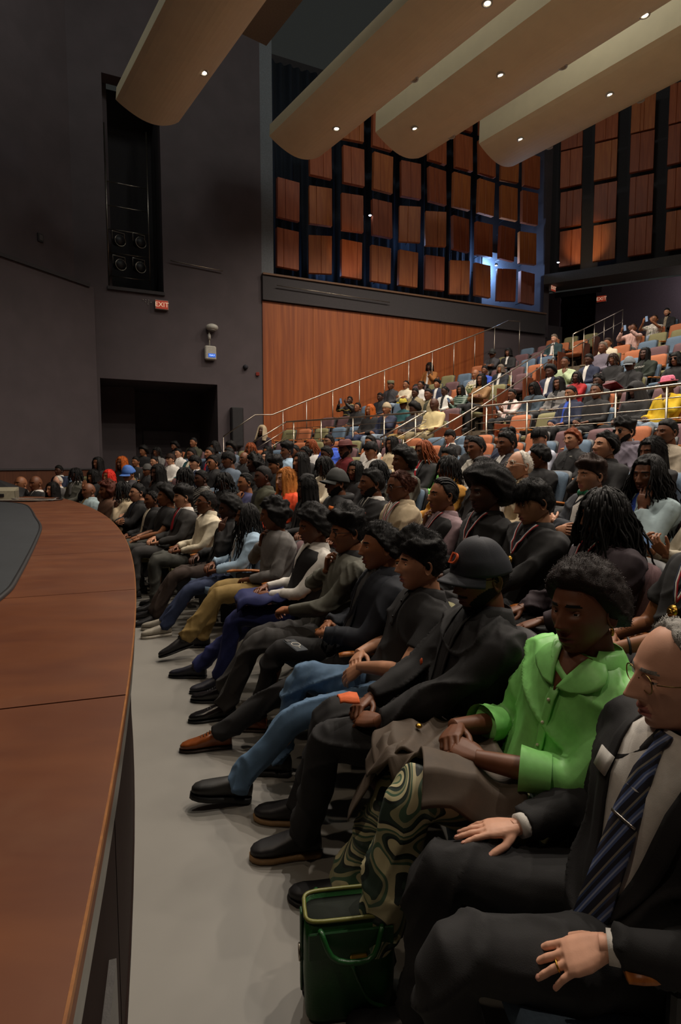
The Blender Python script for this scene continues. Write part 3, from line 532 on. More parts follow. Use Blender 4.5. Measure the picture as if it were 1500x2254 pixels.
CHAIRS = [
 (-5.97,10.41,0,2.49,'B','blue seat taken by the bald person with wire glasses farthest left of the front seats',0),
 (-5.55,10.14,0,2.44,'B','blue seat taken by the bald person in black at far end next to bespectacled bald',0),
 (-5.09,9.83,0,2.39,'B','blue seat taken by the person with long black hair and glasses peering over stage edge',0),
 (-4.61,9.47,0,2.33,'P','empty plum seat, 4th from the stage end in the first lower row',0),
 (-4.14,9.09,0,2.27,'B','blue seat taken by the bald person in pale denim jacket just beyond stage edge',0),
 (-3.68,8.68,0,2.21,'G','olive seat taken by the person with long reddish brown curls in brown top',0),
 (-3.31,8.32,0,2.16,'B','blue seat taken by the person in beige jacket with braided hair turned away',0),
 (-2.95,7.96,0,2.11,'B','blue seat taken by the smiling person in black jacket and glasses with arms crossed',0),
 (-2.63,7.62,0,2.07,'B','blue seat taken by the person with pulled-back hair in black open jacket near stage edge',0),
 (-2.33,7.26,0,2.03,'G','olive seat taken by the person in black t-shirt leaning bare forearms forward by stage edge',0),
 (-2.00,6.85,0,1.98,'G','olive seat taken by the person in charcoal suit and red tie with curly fringe',0),
 (-1.59,6.29,0,1.92,'G','olive seat taken by the person in cream turtleneck with black glasses looking up',0),
 (-1.23,5.76,0,1.86,'B','blue seat taken by the person in black zip jacket with raised hand beside cheek',0),
 (-0.99,5.36,0,1.83,'B','blue seat taken by the person in pale blue jacket over white shirt with long braids',0),
 (-0.58,4.81,0,1.77,'P','plum seat taken by the person in grey cardigan with big curly hair resting face on',0),
 (-0.29,4.05,0,1.70,'G','olive seat taken by the person in black vest, white sleeves and royal navy trousers',0),
 (-0.06,3.51,0,1.66,'B','blue seat taken by the person in grey sweater holding fist to chin in front row',0),
 (0.09,3.08,0,1.62,'B','blue seat taken by the person in navy-black jacket with brown leather shoes in front row',0),
 (0.25,2.64,0,1.58,'G','olive seat taken by the person in black polo and blue jeans with wavy dark hair',0),
 (0.42,2.15,0,1.54,'P','plum seat taken by the person in navy baseball cap and black jacket beside the green',0),
 (0.66,1.70,0,1.51,'B','blue seat taken by the person in bright green blouse with rounded short afro and brown',0),
 (0.68,1.24,0,1.47,'B','blue seat taken by the older person in dark suit and striped tie with wire glasses',0),
 (-5.75,11.37,1,2.53,'G','olive seat taken by the bald person with fringe of white hair at far end of',0),
 (-5.24,11.04,1,2.47,'P','plum seat taken by the person in grey-green suit with chin-length locs',0),
 (-4.76,10.72,1,2.42,'G','olive seat taken by the person pressing palms together before mouth',0),
 (-4.35,10.42,1,2.37,'G','olive seat taken by the person with vivid red hair in second row',0),
 (-3.83,10.02,1,2.32,'P','plum seat taken by the person in bright blue baseball cap looking down',0),
 (-3.13,9.41,1,2.23,'G','olive seat taken by the person with black hair and hand over mouth in black top',0),
 (-2.52,8.83,1,2.16,'P','plum seat taken by the person with short locs hiding face, cream collar, second row',0),
 (-2.18,8.48,1,2.12,'B','blue seat taken by the person in black plaid jacket behind the red tie suit',0),
 (-1.73,7.98,1,2.06,'G','olive seat taken by the person with short locs in black behind the cream turtleneck',0),
 (-1.35,7.52,1,2.01,'B','blue seat taken by the person in indigo sweater with cornrows and hand at chin',0),
 (-1.07,7.14,1,1.97,'B','blue seat taken by the person in dark olive jacket with short fade left of orange',0),
 (-0.74,6.67,1,1.93,'B','blue seat taken by the person with ginger blond hair in bright orange blazer',0),
 (-0.46,6.27,1,1.89,'P','plum seat taken by the person with long straight black hair beside the orange blazer',0),
 (-0.13,5.72,1,1.84,'B','blue seat taken by the person in black cap and sunglasses with orange badge',0),
 (0.18,5.15,1,1.78,'G','olive seat taken by the bearded person in black suit with orange striped pocket square',0),
 (0.39,4.73,1,1.75,'G','olive seat taken by the person in beige jacket and glasses with sleek auburn bun',0),
 (0.66,4.18,1,1.70,'G','olive seat taken by the person in black vest with hand over mouth and medal ribbon',0),
 (0.85,3.72,1,1.67,'G','olive seat taken by the person with huge afro in black shirt and medal ribbon',0),
 (1.02,3.28,1,1.63,'G','olive seat taken by the person in black shirt with gold medal on striped ribbon',0),
 (1.20,2.79,1,1.59,'P','plum seat taken by the person with long dark locs over face in plum-black jacket',0),
 (1.37,2.23,1,1.55,'B','blue seat taken by the person in black t-shirt with medal ribbon and beaded bracelet at',0),
 (-6.40,12.76,2,2.64,'B','blue seat taken by the person in navy suit seated behind the bald people',0),
 (-5.82,12.46,2,2.59,'G','empty olive seat, 2nd from the stage end in the third lower row',0),
 (-5.26,12.13,2,2.53,'B','blue seat taken by the person with long straight black hair by the wall wainscot',0),
 (-4.59,11.71,2,2.46,'G','olive seat taken by the person with ginger locs behind the blue cap',0),
 (-3.90,11.25,2,2.39,'B','blue seat taken by the person in grey knit beanie holding white straw',0),
 (-3.30,10.78,2,2.33,'P','empty plum seat, 6th from the stage end in the third lower row',0),
 (-2.72,10.29,2,2.27,'P','plum seat taken by the person with wavy fringe in navy suit',0),
 (-2.31,9.92,2,2.22,'B','blue seat taken by the person in sunglasses with black spiky hair',0),
 (-1.98,9.59,2,2.19,'G','olive seat taken by the person with black spikes peeking behind the heavyset charcoal jacket',0),
 (-1.47,9.07,2,2.13,'G','olive seat taken by the person with thick black ringlets left of tousled hair',0),
 (-1.08,8.63,2,2.08,'B','blue seat taken by the person with black tousled hair beside orange blazer wearer',0),
 (-0.66,8.11,2,2.03,'B','blue seat taken by the person with very long wavy black hair behind orange blazer',0),
 (-0.31,7.67,2,1.99,'P','plum seat taken by the person with braids lowered head in cream top',0),
 (0.10,7.09,2,1.93,'P','plum seat taken by the person with glasses smiling toward camera behind bearded suit',0),
 (0.35,6.70,2,1.90,'B','blue seat taken by the person with damp glossy curls turned away',0),
 (0.59,6.30,2,1.86,'B','blue seat taken by the person with rounded curls behind the auburn bun',0),
 (0.97,5.63,2,1.81,'P','plum seat taken by the person with chin-length locs and mustard scarf',0),
 (1.20,5.19,2,1.77,'B','blue seat taken by the person mostly hidden behind the huge afro',0),
 (1.40,4.77,2,1.74,'P','plum seat taken by the person with clear glasses, white hair and teal bow tie',0),
 (1.71,4.07,2,1.69,'B','blue seat taken by the young person in dark zip top and green bow tie',0),
 (1.88,3.63,2,1.65,'P','plum seat taken by the person with long braids resting cheek on hand in denim jacket',0),
 (2.04,3.19,2,1.62,'B','blue seat taken by the person in cream knit sweater holding phone at right edge',0),
 (-4.71,12.89,3,2.53,'P','plum seat taken by the child with short hair behind the blue cap',0),
 (-4.18,12.56,3,2.48,'B','blue seat taken by the person with glasses behind the grey knit beanie',0),
 (-3.73,12.26,3,2.44,'B','blue seat taken by the person in crisp white shirt with brown fringe',0),
 (-3.18,11.85,3,2.39,'P','plum seat taken by the person with short twists in teal jacket',0),
 (-2.72,11.49,3,2.34,'P','plum seat taken by the bearded person in suit tilting head back',0),
 (-2.26,11.11,3,2.29,'G','olive seat taken by the heavyset person with short black hair in charcoal jacket',0),
 (-1.91,10.80,3,2.26,'B','blue seat taken by the bald person with glasses behind cornrows',0),
 (-1.43,10.36,3,2.21,'B','blue seat taken by the pale person with glasses tilting head up',0),
 (-1.03,9.94,3,2.17,'B','blue seat taken by the person with tall flat top in light blue shirt',0),
 (-0.68,9.57,3,2.13,'B','blue seat taken by the person with lowered face behind very long wavy hair',0),
 (-0.31,9.15,3,2.09,'B','blue seat taken by the person in black left of the maroon hat',0),
 (-0.02,8.79,3,2.05,'P','plum seat taken by the person in maroon brimmed hat and maroon shirt',0),
 (0.36,8.30,3,2.01,'B','blue seat taken by the person in white shirt with black fringe and dark mask',0),
 (0.69,7.85,3,1.97,'P','empty plum seat, 14th from the stage end in the fourth lower row',0),
 (0.99,7.40,3,1.93,'B','blue seat taken by the person with rust tied-back locs in suit and red tie',0),
 (1.25,7.00,3,1.90,'P','plum seat taken by the person with smooth dark hair in green camouflage top',0),
 (1.48,6.60,3,1.87,'P','plum seat taken by the heavyset person in light grey sweater with striped cuffs',0),
 (1.71,6.19,3,1.83,'G','olive seat taken by the person in dark coat at left of the high ponytail',0),
 (1.94,5.78,3,1.80,'B','blue seat taken by the person with dark curls seen from behind near white hair',0),
 (2.27,5.09,3,1.75,'B','blue seat taken by the person with tight curls touching lips, chin raised',0),
 (2.46,4.66,3,1.72,'B','blue seat taken by the person with dark hair shading face behind the braids',0),
 (2.69,4.12,3,1.68,'G','olive seat taken by the person in pink and white jacket at right edge',0),
 (-4.94,14.07,4,2.59,'O','orange seat taken by the person with curly halo of hair at dim left back',0),
 (-4.54,13.85,4,2.56,'P','plum seat taken by the person with twisted locs in dim left back row',0),
 (-3.90,13.47,4,2.51,'B','blue seat taken by the person with slicked hair in white jacket',0),
 (-3.40,13.13,4,2.46,'B','empty blue seat, 4th from the stage end in the fifth lower row',0),
 (-2.90,12.78,4,2.42,'O','orange seat taken by the person with black bob at end of dim row',0),
 (-2.48,12.48,4,2.38,'O','orange seat taken by the person with rounded afro and wire glasses',0),
 (-1.98,12.08,4,2.33,'O','orange seat taken by the person with auburn streaked locs covering mouth',0),
 (-1.57,11.75,4,2.30,'P','plum seat taken by the person with black hair behind the pale glasses wearer',0),
 (-0.97,11.20,4,2.24,'O','orange seat taken by the person with black hair right of tall flat top',0),
 (-0.64,10.87,4,2.21,'G','olive seat taken by the person with long tied-back red tipped locs',0),
 (-0.30,10.51,4,2.17,'P','plum seat taken by the person in royal blue hoodie and glasses looking up',0),
 (0.07,10.12,4,2.13,'G','empty olive seat, 12th from the stage end in the fifth lower row',0),
 (0.42,9.71,4,2.10,'O','orange seat taken by the person with short hair behind white shirt and mask',0),
 (0.76,9.30,4,2.06,'B','blue seat taken by the person in cream blouse with long glossy hair',0),
 (1.09,8.86,4,2.02,'P','empty plum seat, 15th from the stage end in the fifth lower row',0),
 (1.41,8.41,4,1.99,'B','empty blue seat, 16th from the stage end in the fifth lower row',0),
 (1.73,7.96,4,1.95,'P','plum seat taken by the person in black partly hidden behind light grey sweater',0),
 (2.06,7.44,4,1.91,'P','plum seat taken by the person with high ponytail in navy sailor top',0),
 (2.35,6.95,4,1.87,'P','plum seat taken by the person with bowl cut in pale blue shirt looking down',0),
 (2.58,6.55,4,1.84,'P','plum seat taken by the person with reddish curls and glasses in black button shirt',0),
 (2.87,5.96,4,1.80,'G','olive seat taken by the bearded person with dark glasses in slate hoodie',0),
 (3.08,5.54,4,1.77,'O','orange seat taken by the person in beige cable knit quarter zip with short hair',0),
 (-4.38,14.82,5,2.59,'O','orange seat taken by the person with dark hood of hair before the dark doorway',0),
 (-3.81,14.48,5,2.54,'P','plum seat taken by the tall person with short fade before the dark doorway',0),
 (-3.35,14.20,5,2.50,'B','empty blue seat, 3rd from the stage end in the sixth lower row',0),
 (-2.90,13.91,5,2.47,'P','empty plum seat, 4th from the stage end in the sixth lower row',0),
 (-2.47,13.60,5,2.43,'G','empty olive seat, 5th from the stage end in the sixth lower row',0),
 (-2.03,13.29,5,2.40,'O','empty orange seat, 6th from the stage end in the sixth lower row',0),
 (-1.61,12.96,5,2.36,'B','empty blue seat, 7th from the stage end in the sixth lower row',0),
 (-1.19,12.62,5,2.32,'O','empty orange seat, 8th from the stage end in the sixth lower row',0),
 (-0.80,12.26,5,2.29,'G','empty olive seat, 9th from the stage end in the sixth lower row',0),
 (-0.40,11.91,5,2.25,'O','empty orange seat, 10th from the stage end in the sixth lower row',0),
 (-0.01,11.53,5,2.22,'P','empty plum seat, 11th from the stage end in the sixth lower row',0),
 (0.36,11.15,5,2.18,'O','empty orange seat, 12th from the stage end in the sixth lower row',0),
 (0.73,10.76,5,2.15,'P','empty plum seat, 13th from the stage end in the sixth lower row',0),
 (1.07,10.36,5,2.11,'G','empty olive seat, 14th from the stage end in the sixth lower row',0),
 (1.41,9.94,5,2.08,'O','empty orange seat, 15th from the stage end in the sixth lower row',0),
 (1.75,9.52,5,2.04,'B','blue seat taken by the person with bowl cut in black suit among blue seats',0),
 (2.07,9.07,5,2.01,'O','empty orange seat, 17th from the stage end in the sixth lower row',0),
 (2.39,8.61,5,1.97,'O','empty orange seat, 18th from the stage end in the sixth lower row',0),
 (2.70,8.14,5,1.94,'B','empty blue seat, 19th from the stage end in the sixth lower row',0),
 (2.99,7.68,5,1.90,'B','empty blue seat, 20th from the stage end in the sixth lower row',0),
 (3.26,7.19,5,1.87,'B','empty blue seat, 21st from the stage end in the sixth lower row',0),
 (3.52,6.70,5,1.84,'B','empty blue seat, 22nd from the stage end in the sixth lower row',0),
 (3.77,6.20,5,1.80,'O','empty orange seat, 23rd from the stage end in the sixth lower row',0),
 (-2.06,14.44,6,2.45,'O','orange seat taken by the laughing person with pale headscarf leaning on seat backs',0),
 (-1.61,14.12,6,2.41,'P','empty plum seat, 2nd from the stage end in the seventh lower row',0),
 (-1.16,13.78,6,2.38,'O','empty orange seat, 3rd from the stage end in the seventh lower row',0),
 (-0.73,13.43,6,2.34,'G','empty olive seat, 4th from the stage end in the seventh lower row',0),
 (-0.30,13.06,6,2.31,'O','empty orange seat, 5th from the stage end in the seventh lower row',0),
 (0.11,12.70,6,2.27,'G','empty olive seat, 6th from the stage end in the seventh lower row',0),
 (0.51,12.31,6,2.24,'P','empty plum seat, 7th from the stage end in the seventh lower row',0),
 (0.90,11.91,6,2.20,'P','empty plum seat, 8th from the stage end in the seventh lower row',0),
 (1.29,11.50,6,2.17,'O','empty orange seat, 9th from the stage end in the seventh lower row',0),
 (1.66,11.09,6,2.13,'B','empty blue seat, 10th from the stage end in the seventh lower row',0),
 (2.01,10.67,6,2.10,'B','empty blue seat, 11th from the stage end in the seventh lower row',0),
 (2.36,10.23,6,2.06,'O','empty orange seat, 12th from the stage end in the seventh lower row',0),
 (2.69,9.79,6,2.03,'O','empty orange seat, 13th from the stage end in the seventh lower row',0),
 (3.02,9.33,6,2.00,'O','empty orange seat, 14th from the stage end in the seventh lower row',0),
 (3.33,8.87,6,1.96,'P','empty plum seat, 15th from the stage end in the seventh lower row',0),
 (3.63,8.39,6,1.93,'P','empty plum seat, 16th from the stage end in the seventh lower row',0),
 (3.91,7.92,6,1.90,'O','empty orange seat, 17th from the stage end in the seventh lower row',0),
 (4.17,7.43,6,1.87,'P','empty plum seat, 18th from the stage end in the seventh lower row',0),
 (-1.54,15.24,10,2.45,'G','empty olive seat, 1st from the veneer wall in the first upper row',0),
 (-1.10,14.91,10,2.42,'O','empty orange seat, 2nd from the veneer wall in the first upper row',0),
 (-0.65,14.59,10,2.39,'G','empty olive seat, 3rd from the veneer wall in the first upper row',0),
 (-0.21,14.24,10,2.35,'B','empty blue seat, 4th from the veneer wall in the first upper row',0),
 (0.21,13.87,10,2.32,'B','empty blue seat, 5th from the veneer wall in the first upper row',0),
 (0.62,13.50,10,2.29,'G','olive seat taken by the person with long orange hair behind guard rail',0),
 (0.98,13.17,10,2.26,'O','orange seat taken by the person in beige cap and grey jeans behind guard rail',0),
 (1.54,12.62,10,2.21,'P','plum seat taken by the person with dark curls low behind the guard rail',0),
 (1.91,12.21,10,2.18,'G','olive seat taken by the person in pale yellow sweater with crossed khaki legs by aisle',-1),
 (3.19,10.70,10,2.07,'O','empty orange seat, 1st right of the aisle in the first upper row',1),
 (3.53,10.26,10,2.03,'G','empty olive seat, 2nd right of the aisle in the first upper row',0),
 (3.85,9.80,10,2.00,'O','orange seat taken by the person in navy jacket with blue lapel behind rail',0),
 (4.11,9.41,10,1.98,'B','blue seat taken by the person with hoop earrings in black dress behind rail',0),
 (4.47,8.85,10,1.94,'O','orange seat taken by the person in raised black hood behind guard rail',0),
 (4.72,8.42,10,1.91,'O','orange seat taken by the person in pink bucket hat and yellow sweater',0),
 (4.98,7.94,10,1.88,'G','empty olive seat, 7th right of the aisle in the first upper row',0),
 (-0.51,15.66,11,2.42,'P','empty plum seat, 1st from the veneer wall in the second upper row',0),
 (-0.06,15.33,11,2.39,'P','empty plum seat, 2nd from the veneer wall in the second upper row',0),
 (0.38,14.99,11,2.36,'O','orange seat taken by the person with tilted head and glasses next to raised camera',0),
 (0.93,14.51,11,2.32,'O','empty orange seat, 4th from the veneer wall in the second upper row',0),
 (1.47,14.04,11,2.28,'P','plum seat taken by the person in yellow straw hat behind guard rail',0),
 (1.99,13.51,11,2.24,'O','orange seat taken by the person in sand jacket over olive top',0),
 (2.38,13.12,11,2.21,'P','empty plum seat, 7th from the veneer wall in the second upper row',-1),
 (3.48,11.89,11,2.12,'G','olive seat taken by the person in pale pink jacket filming behind guard rail',1),
 (3.79,11.49,11,2.09,'G','olive seat taken by the person with long hair and white headband bowed forward',0),
 (4.12,11.05,11,2.06,'P','plum seat taken by the person with long black hair in grey blazer',0),
 (4.59,10.41,11,2.02,'O','orange seat taken by the person in black with short curls above the hoop earrings',0),
 (4.89,9.94,11,1.99,'P','empty plum seat, 5th right of the aisle in the second upper row',0),
 (5.19,9.47,11,1.96,'P','empty plum seat, 6th right of the aisle in the second upper row',0),
 (5.48,9.00,11,1.93,'P','empty plum seat, 7th right of the aisle in the second upper row',0),
 (0.20,16.34,12,2.42,'G','olive seat taken by the person raising camera with both arms beside wood wall',0),
 (0.61,16.01,12,2.39,'B','empty blue seat, 2nd from the veneer wall in the third upper row',0),
 (1.02,15.69,12,2.36,'P','plum seat taken by the person in dark navy slumped beside blue seat',0),
 (1.45,15.32,12,2.33,'B','empty blue seat, 4th from the veneer wall in the third upper row',0),
 (1.87,14.95,12,2.30,'O','orange seat taken by the person with dark beard in khaki jacket',0),
 (2.53,14.33,12,2.25,'P','plum seat taken by the person in white blazer with black bag strap',0),
 (2.86,14.00,12,2.23,'B','blue seat taken by the person in dark green striped dress holding phone',0),
 (3.25,13.57,12,2.20,'G','olive seat taken by the person with long hair in tan sequin top by aisle',-1),
 (4.38,12.26,12,2.11,'B','blue seat taken by the person with tall hair and red bag in navy jacket',1),
 (4.77,11.79,12,2.08,'B','blue seat taken by the person in red sweater with braids',0),
 (5.08,11.35,12,2.05,'P','empty plum seat, 3rd right of the aisle in the third upper row',0),
 (5.39,10.91,12,2.02,'G','olive seat taken by the person in grey cap holding red folder',0),
 (5.86,10.21,12,1.98,'B','blue seat taken by the person in black scoop neck top and sunglasses',0),
 (1.39,16.61,13,2.38,'B','blue seat taken by the person in olive pillbox cap and charcoal jacket',0),
 (1.79,16.28,13,2.36,'P','plum seat taken by the person in cream pullover with crossed arms and legs',0),
 (2.16,15.97,13,2.33,'B','blue seat taken by the person with ponytail in white top',0),
 (2.56,15.62,13,2.30,'O','orange seat taken by the laughing person in navy blazer',0),
 (2.97,15.21,13,2.27,'O','empty orange seat, 5th from the veneer wall in the fourth upper row',0),
 (3.40,14.80,13,2.24,'P','plum seat taken by the bald person holding bouquet in white floral top',0),
 (3.78,14.40,13,2.22,'G','empty olive seat, 7th from the veneer wall in the fourth upper row',-1),
 (4.99,13.02,13,2.13,'G','olive seat taken by the person in mint sweatsuit with chin on hand',1),
 (5.34,12.59,13,2.10,'P','plum seat taken by the person in navy jacket and black cap looking at lap',0),
 (5.67,12.16,13,2.07,'B','blue seat taken by the person with brown locs in black top and pink scarf',0),
 (6.05,11.63,13,2.04,'B','blue seat taken by the person in black lettered sweatshirt and dark jacket',0),
 (6.36,11.17,13,2.01,'B','empty blue seat, 5th right of the aisle in the fourth upper row',0),
 (6.67,10.70,13,1.98,'O','empty orange seat, 6th right of the aisle in the fourth upper row',0),
 (2.19,17.18,14,2.37,'P','empty plum seat, 1st from the veneer wall in the fifth upper row',0),
 (2.62,16.82,14,2.35,'G','empty olive seat, 2nd from the veneer wall in the fifth upper row',0),
 (3.04,16.45,14,2.32,'P','empty plum seat, 3rd from the veneer wall in the fifth upper row',0),
 (3.45,16.07,14,2.29,'B','empty blue seat, 4th from the veneer wall in the fifth upper row',0),
 (3.86,15.69,14,2.26,'O','orange seat taken by the person in bright blue shirt near aisle handrail',0),
 (4.20,15.35,14,2.24,'G','olive seat taken by the person with grey bob in white blouse and navy jacket',0),
 (4.58,14.94,14,2.21,'P','empty plum seat, 7th from the veneer wall in the fifth upper row',-1),
 (5.96,13.32,14,2.11,'B','blue seat taken by the person in pale grey sweatshirt and cream trousers',1),
 (6.30,12.88,14,2.09,'B','empty blue seat, 2nd right of the aisle in the fifth upper row',0),
 (6.64,12.43,14,2.06,'O','empty orange seat, 3rd right of the aisle in the fifth upper row',0),
 (6.96,11.98,14,2.03,'G','empty olive seat, 4th right of the aisle in the fifth upper row',0),
 (2.71,17.97,15,2.38,'O','orange seat taken by the person in caramel jacket alone by the wood wall rail',0),
 (3.14,17.62,15,2.36,'G','empty olive seat, 2nd from the veneer wall in the sixth upper row',0),
 (3.57,17.25,15,2.33,'B','empty blue seat, 3rd from the veneer wall in the sixth upper row',0),
 (3.98,16.88,15,2.30,'P','empty plum seat, 4th from the veneer wall in the sixth upper row',0),
 (4.38,16.50,15,2.28,'P','empty plum seat, 5th from the veneer wall in the sixth upper row',0),
 (4.78,16.11,15,2.25,'P','empty plum seat, 6th from the veneer wall in the sixth upper row',0),
 (5.16,15.70,15,2.23,'O','empty orange seat, 7th from the veneer wall in the sixth upper row',-1),
 (6.49,14.20,15,2.14,'G','olive seat taken by the person in cream and black jacket beside stairs',1),
 (6.83,13.77,15,2.11,'O','empty orange seat, 2nd right of the aisle in the sixth upper row',0),
 (7.16,13.32,15,2.08,'P','empty plum seat, 3rd right of the aisle in the sixth upper row',0),
 (7.49,12.87,15,2.06,'P','empty plum seat, 4th right of the aisle in the sixth upper row',0),
 (4.16,18.00,16,2.34,'O','empty orange seat, 1st from the veneer wall in the seventh upper row',0),
 (4.57,17.63,16,2.31,'P','plum seat taken by the person in black cap and bulky grey coat',0),
 (4.95,17.27,16,2.29,'P','plum seat taken by the person in black suit with white ascot in left block',0),
 (5.35,16.88,16,2.26,'B','empty blue seat, 4th from the veneer wall in the seventh upper row',0),
 (5.74,16.48,16,2.24,'B','empty blue seat, 5th from the veneer wall in the seventh upper row',-1),
 (7.11,14.94,16,2.15,'O','empty orange seat, 1st right of the aisle in the seventh upper row',1),
 (7.51,14.43,16,2.12,'B','empty blue seat, 2nd right of the aisle in the seventh upper row',0),
 (7.91,13.91,16,2.09,'B','empty blue seat, 3rd right of the aisle in the seventh upper row',0),
 (8.29,13.39,16,2.06,'B','empty blue seat, 4th right of the aisle in the seventh upper row',0),
 (5.11,18.42,17,2.32,'G','empty olive seat, 1st from the veneer wall in the eighth upper row',0),
 (5.52,18.04,17,2.30,'P','empty plum seat, 2nd from the veneer wall in the eighth upper row',0),
 (5.91,17.66,17,2.27,'P','empty plum seat, 3rd from the veneer wall in the eighth upper row',0),
 (6.30,17.26,17,2.25,'P','plum seat taken by the pale person in dark teal jacket with head bowed by aisle',-1),
 (7.81,15.59,17,2.15,'O','orange seat taken by the person in pale pink jacket raising both hands with phone',1),
 (8.16,15.16,17,2.13,'G','empty olive seat, 2nd right of the aisle in the eighth upper row',0),
 (8.49,14.72,17,2.11,'G','empty olive seat, 3rd right of the aisle in the eighth upper row',0),
 (8.82,14.27,17,2.09,'B','empty blue seat, 4th right of the aisle in the eighth upper row',0),
 (5.98,18.91,18,2.31,'B','empty blue seat, 1st from the veneer wall in the ninth upper row',0),
 (6.39,18.51,18,2.29,'P','empty plum seat, 2nd from the veneer wall in the ninth upper row',0),
 (6.80,18.11,18,2.26,'O','empty orange seat, 3rd from the veneer wall in the ninth upper row',0),
 (7.20,17.70,18,2.24,'O','empty orange seat, 4th from the veneer wall in the ninth upper row',-1),
 (8.63,16.09,18,2.15,'O','orange seat taken by the person in white sleeveless top with knee up and phone',1),
 (8.98,15.65,18,2.13,'O','empty orange seat, 2nd right of the aisle in the ninth upper row',0),
 (9.31,15.21,18,2.11,'G','empty olive seat, 3rd right of the aisle in the ninth upper row',0),
 (6.95,19.30,19,2.30,'O','empty orange seat, 1st from the veneer wall in the tenth upper row',0),
 (7.38,18.87,19,2.27,'G','empty olive seat, 2nd from the veneer wall in the tenth upper row',0),
 (7.82,18.42,19,2.25,'G','empty olive seat, 3rd from the veneer wall in the tenth upper row',-1),
 (9.34,16.73,19,2.16,'B','blue seat taken by the bearded person in black jacket and taupe shirt near top',1),
 (9.68,16.29,19,2.14,'B','empty blue seat, 2nd right of the aisle in the tenth upper row',0),
]

# ------------------------------------------------------------------ the hall
M_dark = mat('wall_dark_paint', '504649', .75, noise=.1, nscale=2., bump=.2, bscale=120)
M_black = mat('black_paint', '3a3638', .8, noise=.1, bump=.1)
M_ceil = mat('ceiling_black', '1a1c1a', .9, bump=0)
M_floor = mat('grey_concrete', '7c7871', .5, noise=.06, nscale=1.5, bump=.06, bscale=60)
M_tread = mat('carpet_tan', '6e6252', .9, noise=.15, nscale=60, bump=.4, bscale=400)
M_riser = mat('riser_dark', '3a332f', .8)
M_cloud = mat('cloud_plaster', 'e2d0ac', .75, noise=.03, nscale=3, bump=.05)
M_steel = mat('brushed_steel', 'b0a698', .33, 1., noise=.08, bump=.05)
M_wall_wood = wood('cherry_veneer', '84401a', 'a65a28', (3.2, 3.2, .12), .5, 4.)
M_panel = [wood('panel_veneer_%d' % i, a, b, (5, 5, .3), .5, 4.) for i, (a, b) in enumerate((('9c4c28', 'b8643a'), ('8c4428', 'a85834'), ('a4562c', 'c07038')))]
M_stage = wood('stage_brown', '552b14', '683a1c', (1.0, 2.5, 1), .42, 2.2, scuff='6f4a2c', bump=.03)
M_stage_edge = wood('stage_edge', '7a4a22', '94602c', (6, 6, 1), .4)
M_mat = mat('stage_mat', '2c3034', .55, noise=.1, nscale=4, bump=.3, bscale=300)
M_arm = wood('arm_wood', '9a5522', 'c47a38', (3, 12, 3), .4, 5.)
M_blk = mat('black_plastic', '1c1b1d', .5, bump=.1)
M_white = mat('white_plastic', 'b8b4aa', .45, bump=.05)

WC = np.array([-13.74, -2.22])                     # centre of the seating arcs
W0 = np.array([-2.28, 16.5]); WD = np.array([.9108, .4129]); WN = np.array([.4129, -.9108])
def wp(u, v, off=0.): p = W0 + WD * u + WN * off; return np.array([p[0], p[1], v])
WYAW = math.atan2(WD[1], WD[0])

def wbox(u0, u1, v0, v1, o0, o1, g=None, m=0):
    """block on the side wall: along it, up it, out from it"""
    P = [wp(u0, 0, o0)[:2], wp(u1, 0, o0)[:2], wp(u1, 0, o1)[:2], wp(u0, 0, o1)[:2]]
    return prism(P, v0, v1, g, m)

# floor
struct(mk('floor', prism([(-16, -4), (22, -4), (22, 28), (-16, 28)], -.2, 0), M_floor, smooth=False), 'grey sealed concrete floor before the stage')

# side wall: dark part with doorway and lighting slot, wood part, parapet, panel bay
g = G()
wbox(-5.6, -4.25, 0, 14.2, -.4, 0, g); wbox(-4.25, -1.25, 3.77, 6.08, -.4, 0, g)
wbox(-1.25, .06, 0, 14.2, -.4, 0, g); wbox(-4.25, -3.98, 6.08, 14.2, -.4, 0, g); wbox(-2.62, -1.25, 6.08, 14.2, -.4, 0, g)
wbox(-3.98, -2.62, 11.2, 14.2, -.4, 0, g)
wl = struct(mk('wall_left', g, M_dark, smooth=False), 'dark plum side wall with tall doorway and lighting slot')
g = G()   # doorway reveal
wbox(-4.35, -4.25, 0, 3.85, -2.6, -.4, g); wbox(-1.25, -1.15, 0, 3.85, -2.6, -.4, g); wbox(-4.35, -1.15, 3.77, 3.87, -2.6, -.4, g); wbox(-4.35, -1.15, 0, 3.87, -2.7, -2.6, g)
wbox(-4.25, -3.3, 0, 3.77, -2.6, -1.6, g)
struct(mk('trim_1', g, M_dark, smooth=False), 'dark reveal of the tall side doorway')
g = G(); wbox(-3.0, -1.9, 0, 2.6, -2.58, -2.52, g)
for v in (1.9, 2.12, 2.34): wbox(-3.0, -1.9, v, v + .02, -2.52, -2.5, g)
struct(mk('door_1', g, M_dark, smooth=False), 'dim door at the back of the doorway')
g = G(); wbox(-4.0, -2.6, 6.0, 6.08, -2.0, .06, g); wbox(-4.0, -2.6, 6.0, 12, -2.1, -2.0, g); wbox(-4.1, -3.98, 6, 11.3, -2, -.4, g); wbox(-2.62, -2.5, 6, 11.3, -2, -.4, g)
struct(mk('trim_2', g, M_black, smooth=False), 'black lighting slot recess in the side wall')
